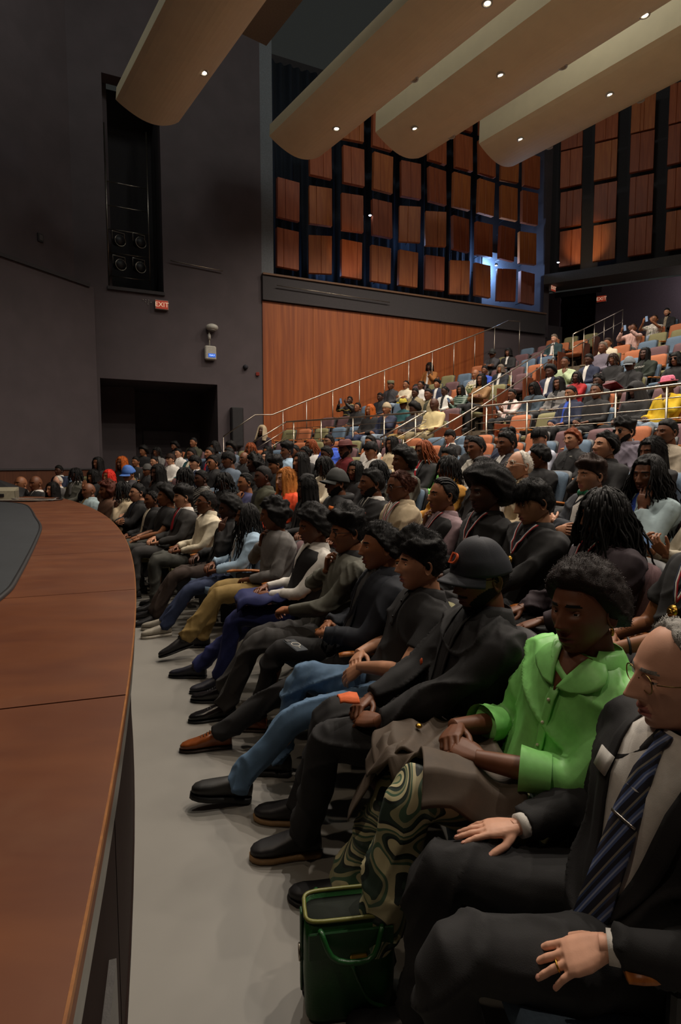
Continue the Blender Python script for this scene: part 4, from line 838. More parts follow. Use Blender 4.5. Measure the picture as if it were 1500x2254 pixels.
# wood veneer sheets
wroot = sroot('wall_side', 'warm cherry veneered side wall under the parapet')
ue = [.06, 1.6, 3.15, 4.7, 6.25, 7.85]
for a, b in zip(ue, ue[1:]):
    g = wbox(a + .004, b - .004, .0, 6.18, -.2, .03)
    mk('veneer_sheet', g, M_wall_wood, wroot, smooth=False)
mk('wall_core', wbox(.06, 7.85, 0, 6.2, -.4, -.2), M_black, wroot, smooth=False)
mk('wall_dark_end', wbox(7.85, 10.6, 0, 6.2, -.4, .0), M_dark, wroot, smooth=False)
mk('wall_dark_end', wbox(10.6, 12.5, 0, 6.9, -1.5, -1.1), M_dark, wroot, smooth=False)
g = wbox(.06, 10.5, 6.2, 6.88, -.4, .1)
par = struct(mk('trim_3', g, M_black, smooth=False), 'black parapet band above the veneer wall')
g = wbox(.06, 10.5, 6.88, 6.93, -1.6, .14); struct(mk('trim_4', g, mat('parapet_cap', '6b4a30', .6), smooth=False), 'brown cap along the parapet')
struct(mk('trim_5', tube([wp(.45, 6.61, .17), wp(4.1, 6.56, .17)], .012, 6), M_steel), 'thin pipe along the parapet')
struct(mk('trim_6', tube([wp(-2.44, 6.91, .06), wp(-1.05, 6.83, .06)], .014, 6), M_steel), 'thin pipe on the dark wall')
# panel bay behind
M_curt = mat('bay_curtain', '1f2733', .9, noise=.2)
g = wbox(.06, 11.2, 6.9, 14.2, -2.0, -1.9); struct(mk('wall_bay', g, M_black, smooth=False), 'black back wall of the panel bay')
g = wbox(.06, .42, 6.93, 14.2, -1.9, -.02); struct(mk('trim_7', g, mat('bay_return', '6f7378', .8), smooth=False), 'grey return at the left end of the panel bay')
g = G()
us = np.linspace(.45, 8.9, 220); R = []
for u in us:
    o = -1.6 + .06 * math.sin(u * 22) + .03 * math.sin(u * 9.1)
    R.append([wp(u, 6.95, o), wp(u, 13.8, o), wp(u, 13.8, o - .03), wp(u, 6.95, o - .03)])
struct(mk('wall_bay_curtain', loft(np.array(R)), M_curt), 'dark pleated curtain behind the hanging panels')

def panel(root, mesh, p, yaw, tx, tz):
    o = link('acoustic_panel', mesh, root); o.location = p; o.rotation_euler = (tx, 0, yaw + tz)
    return o
rng = random.Random(4)
def panel_mesh(w, h, mt, seam):
    g = rbox((0, 0, 0), (w, .14, h), .012)
    return g, mt
PROWS = [(7.9, [1.0, 2.05, 3.09, 4.12, 5.13, 6.15, 7.16, 8.12, 9.17, 10.11]), (9.3, [1.03, 2.06, 3.12, 4.16, 5.18, 6.18, 7.17, 8.15, 9.15, 10.09]),
         (10.68, [2.06, 3.16, 4.18, 5.2, 6.21, 7.18, 8.2, 9.2, 10.14]), (11.95, [3.13, 4.15, 5.15, 6.19, 7.24, 8.21, 9.2, 10.18]), (13.2, [3.1, 4.2, 5.2, 6.2, 7.2, 8.2])]
proot = thing('acoustic_panel_array', 'grid of tilted wood acoustic panels above the side wall', 'wall panels')
def hang_panel(root, p, yaw, k, tilt, turn, w=.71, h=1.10):
    n = rng.choice((2, 2, 3)); mt = M_panel[k]
    pan = None
    bx = [-w / 2] + sorted(rng.uniform(-w * .25, w * .3) for _ in range(n - 1)) + [w / 2]
    g = rbox((0, .02, 0), (w, .1, h), .01)
    for a, b in zip(bx, bx[1:]): rbox(((a + b) / 2, -.045, 0), (b - a - .006, .05, h), .008, g)
    o = mk('acoustic_panel', g, mt, root, smooth=False); o.location = p; o.rotation_euler = (tilt, 0, yaw + turn)
    for zz in (-h / 2 + .1, h / 2 - .1): mk('bracket', tube([(0, .07, zz), (0, .5, zz)], .012, 5), M_blk, o)
for ri, (v, us) in enumerate(PROWS):
    for u in us:
        hang_panel(proot, wp(u, v + rng.uniform(-.015, .015), -.5), WYAW, rng.randrange(3), rng.uniform(-.05, .03), rng.choice((-.30, -.12, .02, .1)) if ri < 2 else rng.uniform(-.12, .1))
# small work lamps behind the panels
def work_lamp(p, label):
    t = thing('work_lamp', label, 'lamp', tuple(p))
    mk('housing', tube([(0, 0, .05), (0, 0, .0)], [.05, .06], 10), M_blk, t)
    mk('lens', ellips((0, 0, -.005), (.045, .045, .02), 10, 6), emit('work_lens', 'dfeaff', 9), t)
work_lamp(wp(3.72, 9.32, -.45), 'small lit lamp beside the third panel column')
work_lamp(wp(8.68, 8.5, -.45), 'small lit lamp among the right hand panels')
work_lamp(np.array([7.6, 20.8, 8.62]) + np.array([.03, -.25, 0]), 'small lit lamp under the rear wall panels')
# blue light spilling from behind the panels (a blue work light stands in the bay)
def blue(p, e, r=.15):
    l = bpy.data.lights.new('bay_blue_light', 'POINT'); l.energy = e; l.color = (.32, .55, 1); l.shadow_soft_size = r
    o = bpy.data.objects.new('bay_blue_light', l); COL.objects.link(o); o.location = tuple(p)
blue(wp(9.0, 8.7, -1.2), 110); blue(wp(2.5, 7.6, -1.3), 5); blue(wp(4.6, 7.6, -1.3), 5); blue(wp(5.6, 9.0, -1.1), 8)
struct(mk('wall_bay_end', wbox(8.95, 11.0, 6.93, 9.4, -1.62, -1.55), mat('bay_grey', '7d8794', .8), smooth=False), 'grey wall patch under blue light')
struct(mk('wall_bay_side', wbox(10.75, 11.0, 6.2, 14.2, -1.6, -.3), M_dark, smooth=False), 'dark pier closing the panel bay')

# stage side return wall
B0 = np.array([-6.28, 14.4]); BD = np.array([-.4129, -.9108]); BN = np.array([.9108, -.4129])
def bp(u, off): return B0 + BD * u + BN * off
def bbox(u0, u1, v0, v1, o0, o1, g=None): return prism([bp(u0, o0), bp(u1, o0), bp(u1, o1), bp(u0, o1)], v0, v1, g)
g = bbox(-.25, 9, 1.46, 5.98, -.4, 0); bbox(-1.2, 9, 5.98, 14.2, -.8, -.35, g)
struct(mk('wall_stage', g, M_dark, smooth=False), 'dark plum return wall beside the stage')
struct(mk('trim_8', bbox(-.1, 9, 5.94, 6.02, -.8, .05), M_black, smooth=False), 'ledge along the stage return wall')
g = bbox(-.1, 9, 0, 1.44, -.4, .03); wbox(-4.4, -4.26, 0, 1.44, 0, .03, g)
struct(mk('baseboard_stage', g, wood('wainscot', '4e2c1a', '5e3622', (3, 3, .3), .5), smooth=False), 'wood wainscot below the dark wall')
g = bbox(-.1, 9, 1.44, 1.48, -.4, .06); struct(mk('trim_9', g, M_black, smooth=False), 'dark cap on the wainscot')
g = bbox(.88, 1.02, 6.72, 6.9, -.35, -.31); o = mk('wall_plate', g, M_black, smooth=False); tag(o, 'small dark wall plate high on the left wall', 'wall plate')
mk('plate_face', bbox(.905, .995, 6.75, 6.87, -.31, -.3), mat('plate_grey', '55504f', .6), o, smooth=False)
# upstage black drape so the stage does not look into nothing
struct(mk('wall_upstage', prism([(-15.5, -4), (-15.2, -4), (-15.2, 9), (-15.5, 9)], 0, 14.2), M_black, smooth=False), 'black drape across the upstage side')
struct(mk('wall_right', prism([(16.5, -4), (16.9, -4), (16.9, 18), (16.5, 18)], 0, 14.2), M_dark, smooth=False), 'dark wall on the far right')
struct(mk('wall_behind', prism([(-15.5, -4.2), (16.9, -4.2), (16.9, -4), (-15.5, -4)], 0, 14.2), M_dark, smooth=False), 'dark wall behind the camera')

# rear wall with panels
Q0 = np.array([7.6, 20.8]); QD = np.array([.8797, -.4755]); QN = np.array([-.4755, -.8797]); QYAW = math.atan2(QD[1], QD[0])
def qp(u, v, off=0): p = Q0 + QD * u + QN * off; return np.array([p[0], p[1], v])
def qbox(u0, u1, v0, v1, o0, o1, g=None): return prism([qp(u0, 0, o0)[:2], qp(u1, 0, o0)[:2], qp(u1, 0, o1)[:2], qp(u0, 0, o1)[:2]], v0, v1, g)
struct(mk('wall_rear', qbox(-1.2, 10.5, 8.0, 14.2, -1.1, -.9), M_black, smooth=False), 'black rear wall behind the wood panels')
struct(mk('trim_10', qbox(-.35, 10.5, 7.98, 8.32, -1.0, .05), mat('rear_soffit', '5a5652', .7), smooth=False), 'grey soffit edge under the rear panels')
g = G(); qbox(-1.4, -.05, 4, 8.2, -2.4, -2, g); qbox(1.22, 10.5, 4, 8.2, -2.4, -2, g); qbox(-.05, 1.22, 8.0, 8.2, -2.4, -2, g); qbox(-.05, 1.22, 4, 5.5, -2.4, -2, g)
struct(mk('wall_rear_lower', g, mat('rear_mauve', '5a4e5a', .75), smooth=False), 'mauve rear wall with the upper exit doorway')
g = G(); qbox(-.15, 1.3, 5, 8.1, -4.2, -4, g); qbox(-.25, -.05, 5, 8.1, -4.2, -2.4, g); qbox(1.22, 1.4, 5, 8.1, -4.2, -2.4, g); qbox(-.25, 1.4, 8.0, 8.2, -4.2, -2.0, g)
struct(mk('door_2', g, M_black, smooth=False), 'dark upper exit passage')
l = bpy.data.lights.new('rear_aisle_light', 'POINT'); l.energy = 55; l.color = (1, .9, .85); l.shadow_soft_size = .2
o = bpy.data.objects.new('rear_aisle_light', l); COL.objects.link(o); o.location = tuple(qp(5.2, 7.75, -1.0))
qroot = thing('acoustic_panel_array', 'grid of wood acoustic panels on the rear wall at right', 'wall panels')
for v, uo in ((9.15, .48), (10.48, .46), (11.84, .43), (13.1, .42)):
    for i in range(7): hang_panel(qroot, qp(uo + 1.09 * i, v + .035 * i * 0, -.15), QYAW, rng.randrange(3), rng.uniform(-.03, .03), rng.uniform(-.06, .06), .7, 1.2)
def panel_uplight(p, aim, e):
    l = bpy.data.lights.new('panel_light', 'SPOT'); l.energy = e; l.spot_size = 1.0; l.spot_blend = .6; l.color = (1, .72, .42); l.shadow_soft_size = .05
    o = bpy.data.objects.new('panel_light', l); COL.objects.link(o); o.location = tuple(p)
    o.rotation_euler = (Vector(aim) - Vector(p)).to_track_quat('-Z', 'Y').to_euler()
panel_uplight(qp(1.0, 8.45, 1.3), qp(1.0, 9.2, -.2), 42)
panel_uplight(wp(2.9, 7.2, .9), wp(2.9, 8.0, -.5), 22); panel_uplight(wp(6.6, 7.2, .9), wp(6.6, 8.0, -.5), 10)

# ------------------------------------------------------------------ ceiling clouds with downlights
def dn(d, n, z): p = DD * d + NN * n; return (p[0], p[1], z)
FIX = {0: [(10.9, 4.58, 1), (6.2, 4.58, 1)], 1: [(11.48, 8.1, 1), (7, 8.1, 1), (9.31, 8.55, 0)], 2: [(11.0, 10.16, 1), (8.46, 10.27, 1), (10.74, 11.17, 0), (7.6, 11.2, 0), (5.2, 10.25, 1), (5.9, 11.2, 1)],
       3: [(10.24, 13.3, 1), (7.81, 13.41, 1), (10.1, 14.38, 0), (7.6, 14.4, 0), (4.5, 13.35, 1)]}
nth = ('nearest the stage', 'second from the stage', 'third from the stage', 'farthest from the stage')
for ci, (n0, n1, z, dE, fh) in enumerate(CLOUDS):
    root = thing('ceiling_cloud', 'long tan curved ceiling cloud ' + nth[ci], 'ceiling panel', dn(dE, (n0 + n1) / 2, z))
    ox = np.array(root.location)
    k = 16; t = np.linspace(0, 1, k)
    sag = .34 * (n1 - n0) / 1.7
    prof = [(n0 + (n1 - n0) * a, z - sag * math.sin(math.pi * a) ** .85 * (.75 + .25 * a)) for a in t]
    prof += [(n1, z + .12), (n0 + .02, z + fh)]
    R = np.array([[dn(d, n, zz) for n, zz in prof] for d in np.linspace(dE, -7, 14)]) - ox
    ob = mk('cloud_shell', loft(R), M_cloud, root, smooth=False)
    def under(n):
        a = (n - n0) / (n1 - n0); return z - sag * math.sin(math.pi * min(1, max(0, a))) ** .85 * (.75 + .25 * a)
    for d, n, on in FIX[ci]:
        c = np.array(dn(d, n, under(n))) - ox
        fx = mk('downlight_trim', loft(np.array([[(c[0] + r * math.cos(q), c[1] + r * math.sin(q), c[2] + dz) for q in np.arange(14) * 2 * math.pi / 14] for r, dz in ((.095, .02), (.095, -.012), (.066, -.014), (.06, .02))]), False), M_white, root)
        mk('downlight_lens', ellips((c[0], c[1], c[2] + .005), (.058, .058, .012), 12, 5), emit('lens_on', 'fff2d8', 14) if on else mat('lens_off', 'a89a84', .3), fx)
# dark flat baffle between the first two clouds
def dbox(d0, d1, n0, n1, z0, z1): return prism([np.array(dn(d0, n0, 0))[:2], np.array(dn(d1, n0, 0))[:2], np.array(dn(d1, n1, 0))[:2], np.array(dn(d0, n1, 0))[:2]], z0, z1)
o = mk('ceiling_baffle', dbox(12.1, -5, 5.88, 6.6, 11.0, 11.12), mat('baffle', '6f5d52', .8), smooth=False); tag(o, 'flat brown ceiling baffle between the first two clouds', 'ceiling panel')

# ------------------------------------------------------------------ stage
SCn = np.array([-27.54, -7.16]); SR = 28.32
sroot_ = sroot('stage', 'curved brown stage with dark inlaid floor')
sa = lambda r, a: SCn + r * np.array([math.cos(a), math.sin(a)])
seams = [.3058 + .0446 * i for i in range(-7, 12)]
for a, b in zip(seams, seams[1:]):
    g = ringsec(SCn, 24.2, SR, a + .00012, b - .00012, .945, 1.0, 10)
    bd = mk('stage_board', g, M_stage, sroot_, smooth=False)
    mk('edge_strip', ringsec(SCn, SR, SR + .004, a, b, .986, .9985, 10), M_stage_edge, bd, smooth=False)
mk('stage_deck', ringsec(SCn, 14, 24.2, seams[0], seams[-1], .945, .998, 30), M_mat, sroot_, smooth=False)
M_fascia = mat('stage_fascia', '1f1411', .75, spec=.08, noise=.1, bump=.08, bscale=40)
mk('fascia_lip', ringsec(SCn, SR - .05, SR - .004, seams[0], seams[-1], .875, .944, 80), mat('fascia_lip', '77736c', .3, .6, bump=0), sroot_, smooth=False)
mk('fascia_body', ringsec(SCn, SR - 1.2, SR - .06, seams[0], seams[-1], 0, .945, 80), M_fascia, sroot_, smooth=False)
for a, b in zip(seams, seams[1:]):
    mk('fascia_panel', ringsec(SCn, SR - .06, SR - .035, a + .0003, b - .0003, .03, .87, 6), M_fascia, sroot_, smooth=False)
mk('fascia_vent', ringsec(SCn, SR - .036, SR - .02, .29, .298, .28, .5, 4), mat('vent', '4a4745', .4, .5), sroot_, smooth=False)
mk('kick_strip', ringsec(SCn, SR - .04, SR - .03, seams[0], seams[-1], .0, .03, 80), M_fascia, sroot_, smooth=False)
# inlaid dark floor
mp = spline([(-.9, -1.2), (-1.1, .6), (-1.25, 1.6), (-1.44, 2.36), (-1.64, 2.85), (-2.28, 4.22), (-2.74, 5.15), (-3.3, 6.1), (-3.78, 6.92), (-4.3, 7.75), (-4.72, 8.22), (-5.2, 8.5), (-6.2, 8.7)], 60)
cen = np.array([-9., 3.0])
g = G(); ring = np.vstack([mp, [(-14, 8.9), (-14, -1.2)]])
prism(ring, .999, 1.012, g)
mk('inlaid_floor', g, M_mat, sroot_, smooth=False)
mk('inlay_edge', tube(np.c_[mp, np.full(len(mp), 1.006)], .014, 6), M_blk, sroot_)

# ------------------------------------------------------------------ raked seating decks
def row_geo(k):
    if k < 10: return 14.93 + .92 * k, .2 * k
    j = k - 10; return 21.4 + .95 * j, 1.6 + .36 * j
def left_limit(R, m):
    a = 1.75
    while a > 0:
        p = WC + R * np.array([math.cos(a), math.sin(a)])
        if (p - W0) @ WN > m and (p - B0) @ BN > m: return a
        a -= .002
droot = sroot('floor_rake', 'stepped seating decks')
for k in list(range(1, 7)) + list(range(10, 20)):
    R, fl = row_geo(k); r0, r1 = (R - .60, R + .34) if k < 10 else (R - .62, R + .36)
    if k == 10: r0 = 20.72
    if k == 6: r1 = 20.72
    if k == 19: r1 += 1.6
    z0 = 0 if k < 10 else fl - .9
    o = mk('deck', ringsec(WC, r0, r1, -.05, left_limit(r1, .04 if k < 10 else .06), z0, fl, 60), M_tread if k >= 10 else M_floor, droot, smooth=False)
AIS = [(A0_0, A0_1), (A1_0, A1_1)]
def aisle(k):
    f = (k - 10) / 9; return A0_0 + (A0_1 - A0_0) * f, A1_0 + (A1_1 - A1_0) * f
for k in range(11, 20):
    R, fl = row_geo(k); a0, a1 = aisle(k)
    o = mk('aisle_step', ringsec(WC, R - .62 - .42, R - .62, a1 + .002, a0 - .002, fl - .5, fl - .18, 5), M_tread, droot, smooth=False)
    mk('step_nosing', ringsec(WC, R - .645, R - .615, a1 + .002, a0 - .002, fl - .03, fl + .006, 5), mat('nosing', '8d7e68', .7), o, smooth=False)

# ------------------------------------------------------------------ rails
def polar(R, a, z): return (WC[0] + R * math.cos(a), WC[1] + R * math.sin(a), z)
def guard(label, a0, a1, posts, down):
    t = thing('guard_rail', label, 'railing', polar(20.9, a0, 1.6)); ox = np.array(t.location)
    aa = np.linspace(a0, a1, 40)
    for i, h in enumerate((1.05, .88, .74, .60, .46, .32, .18)):
        P = [polar(20.9, a, 1.6 + h) for a in aa]
        if down:
            P = [polar(20.9 - .95, a0 + down, 1.6 + h - .62)] + P if down > 0 else P
        if down and down < 0: P = P + [polar(20.9 - .95, a1 + (-down), 1.6 + h - .62)]
        mk('top_rail' if i == 0 else 'rail_bar', tube(np.array(P) - ox, .019 if i == 0 else .0085, 8 if i == 0 else 6), M_steel, t)
    for a in posts:
        p = np.array(polar(20.9, a, 1.6)) - ox
        mk('post', tube([p + (0, 0, -.25), p + (0, 0, 1.04)], .017, 8), M_steel, t)
    return t
guard('steel guard rail left of the aisle in front of the upper seats', .735, .9384, (.7487, .7905, .835, .8829, .9265), 0)
guard('steel guard rail right of the aisle in front of the upper seats', .44, .676, (.46, .5085, .5452, .5831, .6225, .6644), 0)
def slope_rail(label, pts, hs, posts=(), r=.017, n=None):
    t = thing('handrail', label, 'railing', tuple(pts[0])); ox = np.array(pts[0])
    P = np.array(pts) - ox
    for i, h in enumerate(hs):
        mk('top_rail' if i == 0 else 'rail_bar', tube(P + (0, 0, h), r if i == 0 else r * (.55 if len(hs) > 2 else .9), 8), M_steel, t)
    for q, h in posts:
        q = np.array(q) - ox
        mk('post', tube([q, q + (0, 0, h)], .013, 8), M_steel, t)
    return t
# short flights from the cross aisle down to the lower rows
for lab, (a, b) in (('short sloping rail down the left side of the aisle', (.735, .757)), ('short sloping rail down the right side of the aisle', (.676, .696)), ('short sloping rail at the wall end of the cross aisle', (.9384, .954))):
    P0 = np.array(polar(20.9, a, 1.6)); P1 = np.array(polar(20.0, b - .0, 1.05))
    slope_rail(lab, [P0, P1], (1.05, .85, .66, .48, .3), [(P0 * .5 + P1 * .5 + (0, 0, -.1), .85), (P1, .55)])
# rail climbing along the side wall
P = [wp(-1.31, 1.3, .9), wp(-.44, 1.9, .9), wp(.05, 1.92, .9), wp(1.05, 2.34, .9), wp(4.36, 3.69, .9), wp(7.58, 4.99, .9), wp(8.13, 5.25, .9), wp(8.61, 5.28, .9)]
def along(u): 
    U = [-1.31, -.44, .05, 1.05, 4.36, 7.58, 8.13, 8.61]; Z = [1.3, 1.9, 1.92, 2.34, 3.69, 4.99, 5.25, 5.28]
    return np.interp(u, U, Z)
slope_rail('long steel handrail climbing beside the veneer wall', P, (1.0,), [(wp(u, along(u) - .35 if u > 0 else along(u) - .6, .9), 1.33 if u > 0 else 1.58) for u in (-1.31, .35, 1.05, 1.85, 2.7, 3.53, 4.36, 5.2, 6.0, 6.8, 7.58, 8.61)])
g = G()  # low wedge wall under it
U = [-.44, .05, 7.6, 9.6]; Z = [0.9, 1.35, 4.5, 5.2]
R = np.array([[wp(u, 0, 1.0), wp(u, z, 1.0), wp(u, z, .82), wp(u, 0, .82)] for u, z in zip(U, Z)])
struct(mk('wall_stair_curb', loft(R), M_black, smooth=False), 'black curb under the climbing handrail')
# aisle centre rails
def aisle_rail(label, j0, j1, f0, f1):
    P = [np.array(polar(20.9 + .95 * j, .7144 + (.745 - .7144) * min(1, (j - 1) / 5), 1.6 + .36 * j)) for j in np.linspace(j0, j1, 6)]
    return slope_rail(label, P, (1.08, .70), [(p + (0, 0, -.1), 1.18) for p in P], .017)
aisle_rail('lower two-bar handrail beside the aisle stairs', 1, 6, 0, 1)
aisle_rail('upper two-bar handrail beside the aisle stairs', 7.2, 10.8, 0, 1)

# ------------------------------------------------------------------ wall fittings
def letters(txt, h, mt, parent, loc, rot, name='lettering', ext=.004):
    cu = bpy.data.curves.new(name, 'FONT'); cu.body = txt; cu.size = h; cu.align_x = 'CENTER'; cu.align_y = 'CENTER'; cu.extrude = ext
    o = bpy.data.objects.new('t', cu); COL.objects.link(o)
    dg = bpy.context.evaluated_depsgraph_get(); me = bpy.data.meshes.new_from_object(o.evaluated_get(dg))
    bpy.data.objects.remove(o); bpy.data.curves.remove(cu)
    me.materials.clear(); me.materials.append(mt)
    q = link(name, me, parent); q.location = loc; q.rotation_euler = rot
    return q
def exit_sign(p, yaw, label, w=.34, h=.24):
    t = thing('exit_sign', label, 'exit sign', tuple(p), yaw)
    mk('frame', rbox((0, 0, 0), (w, .08, h), .006), mat('sign_frame', '9a8f86', .5), t, smooth=False)
    mk('face', rbox((0, -.042, 0), (w - .03, .01, h - .03), .003), emit('exit_red', 'b8402c', .28), t, smooth=False)
    letters('EXIT', .17, emit('exit_letter', 'e8c8a8', .45), t, (0, -.05, -.003), (math.pi / 2, 0, 0))
exit_sign(wp(-2.69, 5.74, .06), WYAW, 'red exit sign above the tall side doorway')
exit_sign(qp(1.42, 7.72, -1.9), QYAW, 'red exit sign beside the upper exit doorway at right')
exit_sign(qp(-.1, 7.9, -.3), QYAW + 1.2, 'dim red exit sign under the corner soffit')
t = thing('air_monitor', 'white wall device with domed head and blue display', 'wall device', tuple(wp(-1.44, 4.6, .012)), WYAW)
mk('case', rbox((0, -.06, 0), (.31, .12, .38), .03), M_white, t, smooth=False)
mk('display', rbox((.03, -.123, -.07), (.2, .01, .1), .004), emit('lcd_blue', '2f5fc0', .8), t, smooth=False)
letters('72.01.7', .05, emit('lcd_txt', 'cfe4ff', 1.2), t, (.03, -.13, -.07), (math.pi / 2, 0, 0))
mk('stem', tube([(-.02, -.06, .17), (-.02, -.06, .62)], [.022, .018], 8), M_white, t)
mk('collar', tube([(-.02, -.06, .36), (-.02, -.06, .5)], .04, 8), M_white, t)
g = ellips((.05, -.1, .68), (.17, .14, .1), 16, 10); mk('dome_head', g, M_white, t)
mk('dome_lens', ellips((.05, -.13, .6), (.1, .08, .03), 12, 6), mat('dome_lens', '77736c', .3), t)
t = thing('security_camera', 'small dome security camera on the dark wall', 'camera', tuple(wp(-.45, 4.3, .0)), WYAW)
mk('base', tube([(0, 0, 0), (0, -.06, 0)], .07, 12), M_blk, t); mk('dome', ellips((0, -.06, 0), (.06, .05, .06), 12, 8), mat('dome_glass', '3a3a40', .1), t)
o = mk('fire_alarm', rbox(wp(-.1, 4.13, .03), (.1, .05, .1), .01), mat('alarm_red', '8a3024', .5), smooth=False); tag(o, 'small red fire alarm at the edge of the veneer wall', 'alarm')
g = G()
for i in range(7): ellips((.05 * (i % 3 - 1) + .02 * i, -.01, -.05 * (i // 3)), (.012, .01, .012), 6, 4, g)
t = mk('hook_cluster', g, M_white); t.location = tuple(wp(-3.1, 5.84, .01)); t.rotation_euler = (0, 0, WYAW); tag(t, 'cluster of small pale wall hooks left of the exit sign', 'hooks')
t = thing('speaker_column', 'black column speaker on the dark wall beside the veneer', 'speaker', tuple(wp(-.75, 2.6, 0)), WYAW)
mk('cabinet', rbox((0, -.12, 0), (.34, .22, 1.1), .02), M_blk, t, smooth=False); mk('grille', rbox((0, -.235, 0), (.28, .015, 1.02), .005), mat('grille', '2a282a', .8), t, smooth=False)
# lighting ladder in the slot
t = thing('lighting_ladder', 'steel lighting ladder in the dark slot', 'lighting rig', tuple(wp(-3.4, 6.1, -.7)), WYAW)
for x in (-.52, .52): mk('rail', tube([(x, 0, 0), (x, 0, 4.3)], .018, 6), M_steel, t)
for z in (.45, 1.05, 1.65, 2.25, 2.85): mk('rung', tube([(-.52, 0, z), (.52, 0, z)], .014, 6), M_steel, t)
spn = ('lower left', 'lower right', 'upper left', 'upper right')
for i, (x, z) in enumerate(((-.27, .72), (.22, .72), (-.27, 1.33), (.24, 1.36))):
    t = thing('stage_lamp', spn[i] + ' stage lamp hung in the lighting slot', 'stage lamp', tuple(wp(-3.4 + x, 6.1 + z, -.5)), WYAW + .3)
    mk('can', tube([(0, .18, 0), (0, -.12, -.05)], [.1, .14], 14), M_blk, t)
    mk('rim', tube([(.14 * math.cos(a), -.13, -.05 + .14 * math.sin(a)) for a in np.linspace(0, 6.283, 17)], .008, 5), M_steel, t)
    mk('yoke', tube([(-.16, 0, 0), (-.16, 0, .2), (.16, 0, .2), (.16, 0, 0)], .01, 5), M_steel, t)

# ------------------------------------------------------------------ gear at the far end of the stage
t = thing('stage_monitor', 'beige wedge shaped box with cables on the far stage edge', 'stage box', (-5.55, 9.05, 1.0), .25)
R = np.array([[(x, -.14, 0), (x, .14, 0), (x, .14, .2), (x, -.1, .15)] for x in (-.34, .34)])
mk('case', loft(R), mat('beige_case', '8c8672', .5), t, smooth=False)
mk('end_panel', rbox((.345, 0, .09), (.012, .2, .12), .003), mat('beige_dark', '6b6657', .5), t, smooth=False)
mk('vent', rbox((0, -.135, .08), (.4, .012, .05), .003), M_blk, t, smooth=False)
t = thing('floor_wedge', 'black cloth covered wedge behind the beige stage box', 'stage box', (-6.1, 10.1, 1.0), .3)
R = np.array([[(x, -.3, 0), (x, .3, 0), (x, .1, h), (x, -.02, h)] for x, h in ((-.5, .2), (0, .3), (.45, .12))])
mk('cover', loft(R), M_blk, t, smooth=False)
def cable(label, pts, r, mt):
    o = mk('cable', tube(spline(pts, 40), r, 6), mt); tag(o, label, 'cable')
cable('black cable looping from the beige stage box', [(-5.2, 9.0, 1.012), (-4.9, 8.7, 1.012), (-4.75, 8.95, 1.012), (-4.5, 8.75, 1.012), (-4.42, 9.0, 1.02), (-4.55, 9.1, 1.03), (-4.6, 8.9, 1.012), (-4.75, 8.62, 1.012), (-5.6, 8.55, 1.022)], .012, M_blk)
cable('grey cable running across the inlaid floor edge', [(-5.2, 8.95, 1.03), (-4.9, 9.15, 1.02), (-4.62, 9.0, 1.02), (-4.45, 8.85, 1.03), (-4.52, 8.75, 1.02), (-5.0, 8.5, 1.03), (-6.2, 8.45, 1.022)], .010, mat('cable_grey', '807a72', .5))

# ------------------------------------------------------------------ auditorium seats
SEATC = {'B': ('blue', '56697c'), 'G': ('olive', '77724f'), 'O': ('orange', 'a3603c'), 'P': ('plum', '5f4346')}
M_seat = {k: mat('seat_fabric_' + n, h, .85, noise=.12, nscale=90, bump=.5, bscale=600, bdist=.002) for k, (n, h) in SEATC.items()}
def pad(w, h, th, bow, nx=9, nz_=8, crown=.012):
    """upholstered pad standing in xz, bulging to +y, rounded upper corners"""
    xs = np.linspace(-1, 1, nx); zs = np.linspace(0, 1, nz_)
    F, B = [], []
    for z in zs:
        for x in xs:
            ww = w / 2 * (1 - .06 * z ** 6); top = h - .035 * abs(x) ** 4
            e = (1 - abs(x) ** 6) * (1 - (2 * z - 1) ** 8)
            y = bow * x * x + crown * e
            F.append((x * ww, y + th / 2 * (.35 + .65 * min(1, e * 3)), z * top)); B.append((x * ww, y - th / 2, z * top))
    F = np.array(F).reshape(nz_, nx, 3); B = np.array(B).reshape(nz_, nx, 3)
    g = G(); n = nx * nz_
    V = np.vstack([F.reshape(-1, 3), B.reshape(-1, 3)])
    f1 = gridF(nz_, nx, False); f2 = f1[:, ::-1] + n
    idx = np.arange(n).reshape(nz_, nx)
    loop = np.concatenate([idx[0, :], idx[1:, -1], idx[-1, -2::-1], idx[-2:0:-1, 0]])
    nxt = np.roll(loop, -1)
    f3 = np.stack([nxt, loop, loop + n, nxt + n], -1)
    g.add(V, [f1, f2, f3]); return g
TILT = Rx(.27)
gb = G().join(pad(.47, .515, .06, .03), TILT, (0, -.15, .40))
gs = G().join(pad(.49, .54, .028, .03), TILT, (0, -.198, .385))
_c = pad(.46, .46, .09, -.0); gc = G().join(_c, Rx(-math.pi / 2 + .06) , (0, -.14, .385))
ME_back = {k: mk('backrest', gb, m, mesh_only=True) for k, m in M_seat.items()}
ME_cush = {k: mk('seat_cushion', gc, m, mesh_only=True) for k, m in M_seat.items()}
ME_shell = mk('back_shell', gs, M_blk, mesh_only=True)
def arm_g(s):
    P = spline([(s * .243, -.22, .585), (s * .243, -.1, .60), (s * .243, .04, .605), (s * .243, .11, .597)], 8)
    return tube(P, np.array([[.024, .013]] * 7 + [[.02, .01]]), 8)
ME_arm = {s: mk('armrest', arm_g(s), M_arm, mesh_only=True) for s in (-1, 1)}
def post_g(s): return rbox((s * .243, -.07, .295), (.032, .2, .57), .008)
ME_sup = {s: mk('arm_support', post_g(s), M_blk, mesh_only=True, smooth=False) for s in (-1, 1)}
